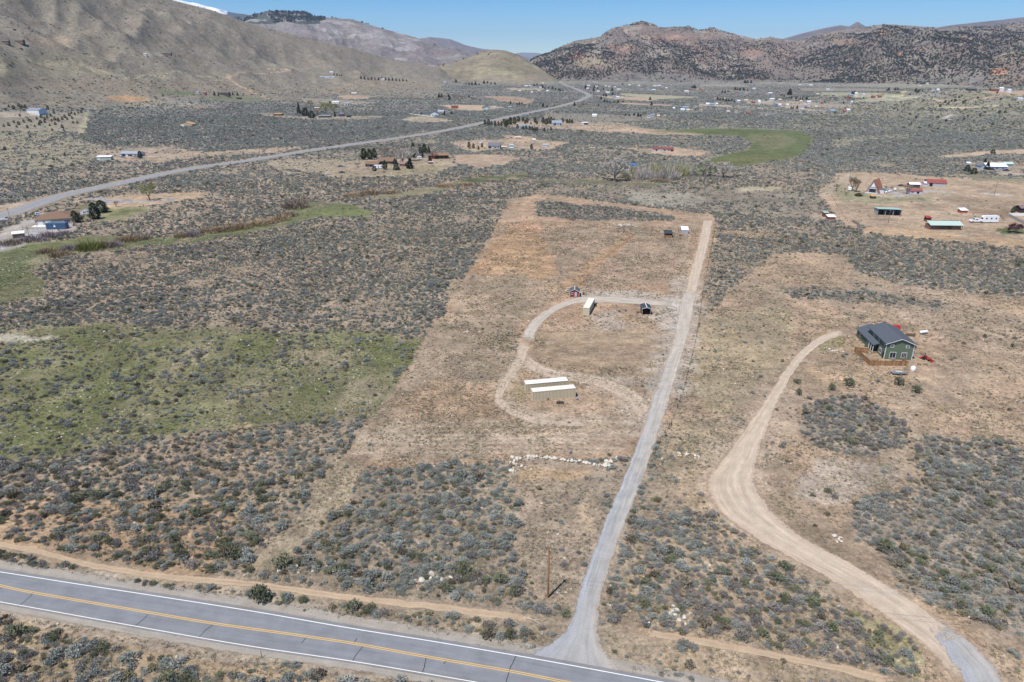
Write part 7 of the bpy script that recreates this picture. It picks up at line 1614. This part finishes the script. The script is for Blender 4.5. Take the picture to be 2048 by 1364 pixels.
def camper(label, u, v, L, W, hh, rot, colr=(.78, .78, .78), name='camper_trailer', cat='camper', door=True):
    x, y, z = at(u, v); t = thing(name, label, cat, x, y, z, rot); pc = pm('camper%02x' % int(colr[0] * 255), colr, rough=.35, var=.03)
    h_ = hh; loft([(-L / 2, W * .44, .75, W * .40, h_ * .9), (-L / 2 + .25, W / 2, .5, W * .46, h_), (L / 2 - .5, W / 2, .5, W * .46, h_), (L / 2, W * .46, .8, W * .40, h_ * .78)]).build('body', pc, t)
    for k, xx in enumerate(np.linspace(-L * .3, L * .3, 3)): b = MB(); [b.box(xx - .45, s * (W / 2 + .005) - .012, h_ * .55, xx + .45, s * (W / 2 + .005) + .012, h_ * .75) for s in (-1, 1)]; b.build('window', GLASS, t)
    b = MB(); b.box(-L * .08, -W / 2 - .03, .6, L * .02, -W / 2 - .01, h_ * .82); b.build('door', METAL, t)
    b = MB(); b.box(L / 2 - .02, -W * .3, h_ * .5, L / 2 + .03, W * .3, h_ * .72); b.build('front_window', GLASS, t)
    wheels(t, (-.4, .4) if name != 'motorhome' else (-L * .3, L * .33), (-W / 2 + .1, W / 2 - .1), .36); b = MB(); b.bar((L / 2, 0, .5), (L / 2 + 1.1, 0, .45), .06, 5); b.build('drawbar', DKM, t); return t
camper('white motorhome parked in front of the dark ranch house', 758, 337, 9, 2.6, 3.3, -3, name='motorhome', cat='motorhome'); camper('small white camper trailer among the ranch pines', 839, 318.5, 5, 2.4, 3.0, 8)
t = car('sedan', 'white round-bodied car at the left end of the ranch drive', 656, 349, 15, (.6, .62, .62)); car('pickup', 'blue-grey pickup beside the ranch drive', 681, 334, 30, (.12, .18, .22)); car('sedan', 'blue car in front of the dark ranch house', 747, 333.5, 8, (.08, .12, .25)); car('pickup', 'dark vehicle in the ranch junk row', 684, 346, 8, (.05, .06, .07))
# grey gabled house and sheds
building('house', 'grey gabled house with pale front wing above the dirt field', 'house', 988, 297.5, 24, 12, 3.4, -6, 'gable', 3.0, (.42, .42, .38), (.15, .15, .17), [('f', -.35, .5, 3, 2, 'dark_door'), ('f', .1, .8, 2.4, 1.4, 'window2'), ('f', .35, .8, 1.6, 1.4, 'window')])
building('shed', 'small white shed with steep gable above the grey gabled house', 'shed', 962, 286, 6, 4, 2.4, 0, 'gable', 1.6, (.7, .7, .7), (.7, .7, .7), ridge='y'); building('shed', 'upper of two small blue-grey sheds right of the grey gabled house', 'shed', 1023, 295, 7, 4, 2.6, 0, 'gable', 1, (.40, .42, .42), (.36, .46, .5)); building('shed', 'lower of two small blue-grey sheds right of the grey gabled house', 'shed', 1023, 300.5, 6, 4, 2.4, 0, 'gable', 1, (.45, .46, .45), (.4, .46, .48)); building('shed', 'long low shed between the grey house and the blue-grey sheds', 'shed', 1008, 297, 9, 4, 1.8, 0, 'gable', .8, (.38, .34, .3), (.5, .48, .46))
building('shed', 'pale pink-roofed shed in the upper dirt strip', 'shed', 1036, 279, 11, 6, 2.6, 0, 'gable', 1.2, (.45, .33, .30), (.55, .42, .40)); building('shed', 'small white shed at the kink of the pale track', 'shed', 1068, 283, 6, 4, 2.4, 0, 'gable', 1, (.55, .5, .46), (.7, .66, .62)); building('shed', 'grey shed with a white end below the pale track', 'shed', 1091, 294, 9, 4, 2.4, 0, 'gable', 1.1, (.6, .62, .64), (.36, .38, .42))
building('house', 'left of the two grey houses inside the pine windbreak', 'house', 1048, 258, 26, 10, 3.6, 5, 'gable', 2.2, (.56, .58, .60), (.22, .24, .28), [('f', -.2, .8, 2, 1.4, 'window2'), ('f', .2, .8, 2, 1.4, 'window2')]); building('house', 'right of the two grey houses inside the pine windbreak', 'house', 1114, 251, 20, 12, 4.0, 0, 'gable', 3.4, (.50, .54, .60), (.26, .29, .34), [('f', -.3, .8, 2, 1.6, 'window2'), ('f', .1, .8, 2, 1.6, 'window2'), ('f', .35, .5, 2, 2.6, 'window2')])
building('shed', 'open dark-fronted shed with white end right of the windbreak', 'shed', 1170, 249.5, 12, 6, 3.0, 4, 'shed', .8, (.70, .70, .70), (.65, .65, .65), [('f', .15, .2, 7, 2.4, 'dark_door')]); building('tent', 'bright white gabled building alone beyond the windbreak', 'outbuilding', 1189, 233.5, 8, 7, 2.6, 0, 'gable', 2.2, (.80, .80, .80), (.82, .82, .82))
building('house', 'white gabled house with dark roofs and a long white fence', 'house', 869, 232, 16, 12, 4.0, 4, 'gable', 3.8, (.75, .76, .78), (.06, .07, .08), [('f', -.2, .8, 1.6, 1.6, 'window'), ('f', .2, .8, 1.6, 1.6, 'window')], ridge='y'); building('house', 'low dark-roofed wing left of the white gabled house', 'house', 851, 230, 15, 10, 3.0, 4, 'gable', 2.6, (.5, .5, .52), (.08, .09, .10)); building('garage', 'pale garage behind the white gabled house', 'garage', 882, 226, 12, 10, 3.0, 4, 'gable', 1.8, (.55, .56, .58), (.42, .46, .5))
building('shed', 'rust-red shed standing alone beyond the valley highway', 'shed', 909, 217, 13, 12, 5, 0, 'gable', 1.4, (.27, .10, .06), (.28, .12, .075)); building('house', 'teal-fronted house with black roof beyond the valley highway', 'house', 973, 219, 16, 14, 4.2, 6, 'gable', 3.4, (.32, .42, .42), (.03, .04, .05), [('f', 0, .3, 4, 2.4, 'garage_door')], ridge='y'); building('shed', 'pale shed right of the teal-fronted house', 'shed', 989, 216, 6, 6, 3, 0, 'gable', 1.2, (.6, .58, .54), (.45, .44, .42)); building('shed', 'small grey shed with dark doorway near the highway, right of the teal house', 'shed', 1020, 216.5, 6, 6, 3, 0, 'gable', 1.6, (.3, .3, .32), (.3, .32, .34))
building('house', 'left block of the long red-roofed building above the blue tarp', 'house', 1313, 302.5, 14, 8, 2.6, 0, 'gable', 1.6, (.60, .56, .54), (.22, .06, .07), [('f', 0, .3, 2, 1.8, 'dark_door')]); building('house', 'right block of the long red-roofed building above the blue tarp', 'house', 1336, 303, 22, 8, 2.6, 0, 'gable', 1.6, (.60, .56, .54), (.23, .06, .07), [('f', -.3, .7, 2, 1.4, 'window2'), ('f', 0.05, .7, 2, 1.4, 'window2'), ('f', .35, .1, 3, 2, 'dark_door')]); 
x, y, z = at(1266, 330); t = thing('blue_tarp', 'crumpled bright blue tarpaulin behind the creek willows', 'tarpaulin', x, y, z, 10); b = MB(); n = 9; vs = []; fs = []
for i in range(n):
    for j in range(6): vs.append(((i - 4) * 1.1, (j - 2.5) * 1.3, .15 + 1.3 * max(0, 1 - abs(i - 4) / 4.5) * (1 - abs(j - 2.5) / 3) + random.uniform(0, .45)))
for i in range(n - 1):
    for j in range(5): a = i * 6 + j; fs.append((a, a + 6, a + 7, a + 1))
b.poly(vs, fs); b.build('sheet', pm('tarp_blue', (.025, .18, .62), rough=.5, var=.2), t)
# ---- right ranch: A-frame etc.
x, y, z = at(1744, 386); t = thing('house', 'steep A-frame house with rusty roof at the right ranch', 'house', x, y, z, -42); RUST = mat('rusty_roof', (.34, .14, .08), .8, .45, .5); w = 9.5
walls_roof(t, w, 12, .2, 'aframe', 9.6, mat('grey_timber', (.32, .31, .33), .8, .2, 2), RUST, .5, 'y', .2)
b = MB(); b.box(-2.3, -.06, .5, 2.3, -.01, 3.2); b.build('glass_door', GLASS, t); b = MB(); b.poly([(-1.5, -.05, 4.6), (1.5, -.05, 4.6), (0, -.05, 7.6)], [(0, 1, 2)]); b.build('window', WHITE, t); b = MB(); b.box(-2.5, -.09, 3.2, 2.5, -.02, 3.5); b.build('beam', WHITE, t)
b = MB(); b.box(-4.4, -4, 0, 4.4, -.1, .35); b.build('deck', mat('pale_deck', (.5, .48, .44), .8), t); b = MB(); b.box(3.4, 3.5, 0, 7.2, 8.5, 2.9); b.build('side_annex', pm('annex_white', (.62, .63, .64)), t); b = MB(); b.slab([(3.2, 3.2, 3.1), (7.5, 3.2, 3.0), (7.5, 8.8, 3.0), (3.2, 8.8, 3.1)], .15); b.build('annex_roof', mat('annex_roof', (.12, .12, .14), .7), t)
camper('white camper trailer with dark windows under the leafless poplars', 1699, 381, 6.5, 2.6, 3.0, 65)
t = camper('white truck camper beside the pale trailer', 1696, 386, .9, .8, .8, 60) if False else None
car('suv', 'white car parked right of the A-frame, farther one', 1790, 380, 60, (.75, .75, .76)); car('sedan', 'white car right of the A-frame, middle one', 1781, 384, 20, (.7, .7, .72)); car('sedan', 'white car lowest and nearest the A-frame annex', 1773, 386, 30, (.75, .75, .75)); car('sedan', 'old dark car on the dry grass behind the bare ranch tree', 1802, 372, 10, (.10, .09, .08))
building('shelter', 'white-roofed open shelter behind the small red-roofed building', 'shelter', 1829, 375.5, 19, 6, 2.6, -10, 'gable', 1.0, (.08, .08, .08), (.78, .78, .78)); building('outbuilding', 'low white building with a red front roof in the ranch yard', 'outbuilding', 1832, 387.5, 24, 6, 2.2, -2, 'gable', 1.3, (.60, .60, .62), (.28, .09, .08), [('f', .15, .1, 1.8, 1.5, 'dark_door'), ('f', -.3, .7, 1.6, .9, 'window2')])
building('barn', 'grey-walled barn with bright red roof at the right ranch', 'barn', 1873, 373.5, 34, 14, 3.0, -20, 'gable', 1.8, (.42, .42, .42), (.28, .075, .065), [('f', -.3, .2, 2.2, 2.4, 'dark_door'), ('r', -.25, .1, 3, 2.4, 'dark_door'), ('r', .2, .1, 3, 2.4, 'dark_door')]); building('shed', 'small white shed left of the bright red barn', 'shed', 1852, 372.5, 8, 4, 2.4, 0, 'gable', 1.0, (.62, .63, .64), (.6, .6, .62))
building('feed_shelter', 'small yellow-topped feeder below the A-frame house', 'shelter', 1747.5, 397.5, 9, 3, 1.8, 0, 'shed', .4, (.10, .09, .08), (.48, .33, .12))
# open fronted green-roofed shed
x, y, z = at(1778, 431); s_ = ppm(x, y, z); w = 43 / s_; t = thing('horse_shelter', 'open three-bay shelter with pale green roof and grey end wall', 'shelter', x, y, z, -12); GRF = mat('pale_green_roof', (.34, .50, .42), .5, .06, 2, streak=(3, 3, .5)); GW = mat('grey_sheet_wall', (.40, .41, .42))
b = MB(); b.box(-w / 2, .0, 0, -w / 2 + .12, 9, 3.6); b.box(w / 2 - .12, 0, 0, w / 2, 9, 3.6); b.box(-w / 2 + .12, 8.88, 0, w / 2 - .12, 9, 3.1); b.build('wall', GW, t)
for k in range(1, 3): b = MB(); b.box(-w / 2 + w * k / 3 - .1, 0, 0, -w / 2 + w * k / 3 + .1, .2, 3.7); b.build('post', GW, t); b = MB(); b.box(-w / 2 + w * k / 3 - .04, .3, 0, -w / 2 + w * k / 3 + .04, 8.8, 2.4); b.build('partition', GW, t)
b = MB(); b.slab([(-w / 2 - .4, -.6, 4.2), (w / 2 + .4, -.6, 4.2), (w / 2 + .4, 9.4, 3.5), (-w / 2 - .4, 9.4, 3.5)], .16); b.build('roof', GRF, t)
# green-roofed barn
x, y, z = at(1891, 459.5); s_ = ppm(x, y, z); w = 62 / s_; t = thing('barn', 'low barn with long mint-green roof and red-brown stalls', 'barn', x, y, z, -3); MINT = mat('mint_roof', (.42, .53, .47), .5, .06, 2, streak=(3, 3, .5)); RB = mat('red_brown_board', (.26, .13, .10), .8, .25, 2, streak=(4, 4, .5))
b = MB(); b.box(-w / 2, .3, 0, -w / 2 + w * .24, 6, 2.6); b.box(w * .2, .3, 0, w / 2 - .4, 6, 2.6); b.box(-w / 2 + w * .24, 3.6, 0, w * .2, 3.7, 2.6); b.build('wall', RB, t)
for k in range(5): b = MB(); xx = -w / 2 + .1 + k * (w - .2) / 4; b.box(xx - .1, -.4, 0, xx + .1, -.2, 2.9); b.build('post', WOOD, t)
b = MB(); [b.bar((-w * .26, .2, zz), (w * .2, .2, zz), .05, 4) for zz in (.5, 1.0, 1.5)]; b.build('stall_rail', METAL, t)
b = MB(); b.slab([(-w / 2 - .4, -.8, 2.8), (w / 2 + .4, -.8, 2.8), (w / 2 + .4, 4.6, 4.5), (-w / 2 - .4, 4.6, 4.5)], .14); b.slab([(-w / 2 - .4, 4.62, 4.8), (w / 2 + .4, 4.62, 4.8), (w / 2 + .4, 8.2, 3.9), (-w / 2 - .4, 8.2, 3.9)], .14); b.build('roof', MINT, t); b = MB(); b.box(-w / 2, 4.4, 4.37, w / 2, 4.5, 4.78); b.build('clerestory', RB, t)
building('pen_shelter', 'small dark red run-in shed at the left end of the mint-roofed barn', 'shed', 1857, 443.5, 9, 3, 2.4, 0, 'shed', .5, (.10, .02, .02), (.30, .05, .04)); building('shed', 'small white-topped red shed above the arena fence', 'shed', 1928, 427, 13, 4, 2.0, 0, 'shed', .8, (.40, .14, .09), (.76, .76, .76)); building('hay_shelter', 'dark hay shelter at the right edge above the white fence', 'shelter', 2047, 425.5, 14, 6, 3, 0, 'gable', 1.4, (.05, .04, .04), (.20, .14, .13))
building('shed', 'small pale-topped red shed left of the ranch paddocks, upper of two', 'shed', 1651.5, 434, 8, 3, 2.6, 0, 'shed', .6, (.22, .08, .05), (.32, .36, .30)); building('shed', 'small white-topped red shed left of the ranch paddocks, lower of two', 'shed', 1663, 439.5, 14, 3.5, 1.8, -3, 'shed', .6, (.30, .11, .07), (.76, .75, .70))
car('pickup', 'white crew-cab pickup hitched in front of the horse trailer', 1951, 444.5, 178, (.78, .78, .78), scale=1.35)
t = camper('white two-axle horse trailer with small dark windows behind the pickup', 1978, 445, 9.5, 3.0, 4.3, 178, name='horse_trailer', cat='trailer')
building('house', 'blue-walled house with bright white roof, upper right', 'house', 1993, 339.5, 40, 12, 2.9, -3, 'gable', 2.6, (.25, .34, .46), (.80, .81, .80), [('f', -.35, .8, 2, 1.3, 'window2'), ('f', 0, .8, 2.4, 1.3, 'window2'), ('f', .3, .8, 2, 1.3, 'window2')]); building('house', 'grey-roofed gabled wing left of the dark tree, upper right', 'house', 1968, 338, 13, 10, 2.8, -3, 'gable', 2.4, (.45, .50, .56), (.16, .17, .19), ridge='y'); building('shed', 'pale green-roofed shed right of the white-roofed house', 'shed', 2018, 333.5, 16, 6, 2.6, 0, 'gable', 1.4, (.30, .36, .33), (.42, .55, .48)); building('shed', 'small white shed behind the yellow-green round bush', 'shed', 1937, 331, 7, 4, 2.2, 0, 'gable', 1, (.62, .62, .62), (.66, .66, .66))
car('pickup', 'dark blue pickup in front of the white-roofed house', 2012, 342, 0, (.03, .04, .12)); car('suv', 'dark car right under the white-roofed house front', 1984, 340, 0, (.05, .05, .06))
building('shed', 'small white building with silver roof on the right rise', 'outbuilding', 2041, 201, 10, 8, 3, 0, 'gable', 1.4, (.6, .6, .62), (.66, .68, .7)); building('house', 'white building left of the white shed at the far upper right', 'house', 2003, 183, 8, 10, 6, 0, 'gable', 2.4, (.72, .72, .74), (.7, .7, .72)); building('shed', 'white shed at the far upper right beside the orange bank', 'shed', 2019, 185, 6, 8, 4.5, 0, 'gable', 1.6, (.76, .76, .78), (.74, .74, .76)); building('barn', 'long brown barn on the far upper right ridge', 'barn', 1990, 183, 16, 8, 3.5, 0, 'gable', 1.2, (.24, .09, .06), (.25, .12, .09)); building('barn', 'long dark barn on the far upper right ridge, left of the brown one', 'barn', 1944, 182, 18, 8, 3.5, 0, 'gable', 1.2, (.10, .09, .09), (.12, .11, .11))
# ---- the far valley town: every roof in view a house of its own
TC = [((.58,.59,.60),(.60,.61,.62),'white'), ((.60,.52,.42),(.30,.22,.18),'tan'), ((.66,.66,.68),(.20,.22,.26),'grey-roofed'), ((.28,.14,.11),(.30,.15,.12),'red'), ((.30,.35,.40),(.22,.29,.36),'blue-roofed'), ((.45,.36,.28),(.50,.44,.36),'beige')]
town = [(1177,172,7,0),(1175,178,6,0),(1193,174,5,0),(1212,173,5,0),(1219,174,5,0),(1230,175,5,0),(1238,180,9,0),(1215,186,9,0),(1196,184,6,0),(1229,195,9,4),(1236,196,7,0),(1244,197,6,5),(1259,171,5,0),(1278,172,5,0),(1284,179,7,1),(1295,178,7,4),(1300,180,6,2),(1308,181,9,0),(1310,173,7,0),(1318,172,8,0),(1325,174,5,2),(1333,177,5,0),(1325,180,5,3),(1373,184,10,0),(1376,180,6,3),(1383,179,6,3),(1395,179,6,1),(1402,179,7,3),(1406,178,5,1),
 (1474,185,8,3),(1484,184,7,4),(1493,186,8,1),(1433,199,6,1),(1448,199,6,5),(1478,204,8,0),(1492,203,8,5),(1503,205,7,1),(1508,206,6,3),(1518,204,5,0),(1519,207,5,0),(1527,204,4,2),(1545,202,11,0),(1560,203,8,5),(1541,188,11,0),(1553,210,8,4),(1560,212,7,0),(1568,213,6,1),(1575,212,5,0),(1602,206,6,5),(1613,209,5,2),(1618,207,9,0),(1605,217,8,2),(1612,216,5,3),(1625,214,7,1),(1632,216,6,5),(1644,208,5,3),(1664,211,9,1),(1635,190,7,5),(1645,191,6,1),(1702,194,11,4),(1700,197,7,3),(1712,190,6,0),(1728,193,4,0),(1748,196,7,3),(1760,195,8,3),(1600,171,6,0),(1610,170,7,1),(1622,171,8,0),(1630,171,5,3),(1656,180,7,0),(1664,180,6,2),(1508,178,7,0),(1665,225,12,4),(1690,224,6,3),(1697,223,7,0),(1704,208,3,0),(1498,228,8,3),
 (1415,210,8,0),(1424,211,10,4),(1434,210,6,0),(1348,219,5,0),(1365,222,9,0),(1376,223,8,5),(1384,223,7,1),(1371,218,14,4),(1402,223,8,1),(1457,226,9,5),(1472,226,7,1),(1298,235,8,2),(1306,233,9,2),(1317,235,6,5),(1330,235,6,1),(1855,168,5,0),(1841,173,3,0),(1866,182,5,2),(1876,183,6,0),(1052,173,8,0),(1060,172,5,0),(1064,175,9,2),(1072,176,6,1),(1081,176,5,0),(1040,183,6,0),(1036,176,12,3),(1095,183,6,0),(1078,183,5,5),(1064,186,5,0),(1049,169,5,1),(1086,167,5,0),(889,164,9,2),(766,160,8,0),(1007,184,6,1)]
for i, (a_, b_, w_, c_) in enumerate(town):
    wc, rc, nm = TC[c_]; sp = ppm(*at(a_, b_)); wm_ = w_ * .82 / sp
    zone = 'in the left cluster below the hill' if a_ < 1110 else 'beside the highway bend in the valley' if a_ < 1250 else 'in the middle rows of the valley town' if a_ < 1420 and b_ < 190 else 'on the near side of the valley below the dirt strips' if b_ > 208 and a_ < 1500 else 'along the dirt road through the valley town' if a_ < 1700 and b_ > 195 else 'in the farthest row under the juniper slope' if b_ < 182 else 'in the right part of the valley town'
    w_ *= .82
    building('house', '%s distant %s %s' % (('wide' if w_ >= 9 else 'small'), nm + ' house', zone), 'house', a_, b_ + .5, w_, min(max(wm_ * .55, 7), 14), 3.2 if w_ < 8 else 3.8, random.uniform(-20, 20), 'gable', 2.2, wc, rc, group='%s %s houses %s' % ('wide' if w_ >= 9 else 'small', nm, zone))

# ---- rocks, counted
RK = [stone_mesh('boulder', mat('cream_rock', (.56, .51, .43), .9, .14, 3), 80 + k) for k in range(5)]; RO = [stone_mesh('boulder', mat('buff_rock', (.50, .37, .24), .9, .2, 3), 90 + k) for k in range(2)]
def rocks(path, n, s0, s1, spread, label, group, ms=RK, sp=1.0):
    P = np.array([at(u, v)[:2] for u, v in path]); s = np.concatenate([[0], np.cumsum(np.hypot(*np.diff(P, axis=0).T))])
    for k in range(n):
        t = (k + random.random()) / n * s[-1]; x = np.interp(t, s, P[:, 0]) + random.gauss(0, spread); y = np.interp(t, s, P[:, 1]) + random.gauss(0, spread); q = random.uniform(s0, s1)
        o = link(bpy.data.objects.new('boulder', ms[random.randrange(len(ms))])); o.location = (x, y, float(height(x, y)) + q * .22); o.scale = (q, q * random.uniform(.7, 1), q * random.uniform(.6, .85)); o.rotation_euler = (0, 0, random.uniform(0, 6.28)); th_ = 'left third' if k < n / 3 else 'middle' if k < 2 * n / 3 else 'right third'; big_ = 'larger' if q > (s0 + s1) / 2 else 'smaller'; th_ = ', ' + th_ if n >= 30 else ''; tag(o, '%s %s%s' % (big_, label, th_), 'rock', '%s %s%s' % (big_, group, th_))
rocks([(1048,916),(1070,915),(1110,918),(1150,923),(1190,930),(1218,934)], 46, .7, 1.35, .25, 'cream boulder in the long row above the scraped pad', 'boulders of the long row')
rocks([(1031,913),(1030,930),(1027,946)], 22, .7, 1.4, .55, 'buff or cream boulder in the short row at the left end of the pad', 'boulders of the short left row', RK + RO)
rocks([(1215,934),(1222,922),(1234,918)], 20, .8, 1.5, .7, 'cream boulder in the heap at the right end of the long row', 'boulders of the right-end heap')
rocks([(1340,915),(1358,911),(1375,909),(1390,912),(1400,919)], 26, .5, 1.1, .5, 'cream boulder in the loose row right of the gravel lane', 'boulders right of the gravel lane', RK + RO)
rocks([(1228,451),(1245,450),(1262,451),(1272,453)], 55, .6, 1.3, 1.8, 'pale stone of the heap at the top of the parcel', 'stones of the heap at the top of the parcel')
rocks([(928,664),(940,666)], 12, .5, .9, .7, 'buff stone of the small heap on the left of the parcel', 'stones of the small heap left in the parcel', RO + RK)
rocks([(1118,587),(1128,582),(1136,580)], 9, .5, .9, .5, 'pale stone on the grass left of the red shed', 'stones left of the red shed')
rocks([(1650,697),(1668,703),(1688,705)], 16, .5, .9, .6, 'white stone edging the grass island beside the dirt driveway', 'stones edging the grass island')
rocks([(1670,1072),(1680,1085)], 9, .5, 1.0, .4, 'buff stone of the small heap right of the dirt driveway', 'stones of the small heap right of the driveway', RO + RK)
rocks([(1330,1215),(1350,1222),(1370,1240)], 14, .6, 1.2, .8, 'cream boulder among the scrub right of the lane mouth', 'boulders in the scrub right of the lane mouth')
rocks([(815,1163),(860,1155),(925,1160)], 7, .7, 1.5, .6, 'cream boulder at the lower edge of the scrub above the track', 'boulders above the track')
rocks([(560,1120),(600,1130),(660,1140)], 9, .5, 1.1, 1.5, 'cream stone in the scrub near the end of the cleared strip', 'stones near the end of the cleared strip')
for a_, b_ in ((1380,379),(1388,378),(1289+38,396)):
    x, y, z = at(a_, b_); t = thing('cow', 'dark cow grazing in the pale grass ' + {1380: 'left of two', 1388: 'right of two', 1327: 'alone farther left'}[a_], 'cow', x, y, z, 20 if a_ != 1388 else 160)
    t.scale = (1.25,) * 3; HIDE = mat('black_hide', (.025, .02, .018), .8)
    bm = bmesh.new(); vv = []; ED = []; RD = []
    pts_ = [(-.7,0,1.0,.30),(-.35,0,1.05,.33),(0,0,1.03,.34),(.4,0,1.05,.33),(.75,0,1.12,.22),(1.0,0,.85,.15),(1.15,0,.45,.13),(1.28,0,.22,.08),(-.85,0,1.1,.08),(-.95,0,.5,.03)]
    ed_ = [(0,1),(1,2),(2,3),(3,4),(4,5),(5,6),(6,7),(0,8),(8,9)]
    for sx, sy, b0 in ((-.6,.2,0),(-.6,-.2,0),(.45,.2,3),(.45,-.2,3)):
        k = len(pts_); pts_ += [(sx,sy,.75,.13),(sx + (-.06 if b0 == 0 else .02),sy,.4,.07),(sx,sy,.02,.06)]; ed_ += [(b0,k),(k,k+1),(k+1,k+2)]
    me = bpy.data.meshes.new('body'); me.from_pydata([p[:3] for p in pts_], ed_, []); o = link(bpy.data.objects.new('body', me), t); md = o.modifiers.new('skin', 'SKIN'); me.materials.append(HIDE)
    for i, p in enumerate(pts_): me.skin_vertices[0].data[i].radius = (p[3], p[3])
    me.skin_vertices[0].data[0].use_root = True; o.modifiers.new('sub', 'SUBSURF').levels = 1
    b = MB(); b.box(.92, -.28, .98, 1.0, -.1, 1.04); b.box(.92, .1, .98, 1.0, .28, 1.04); b.build('ears', HIDE, t)
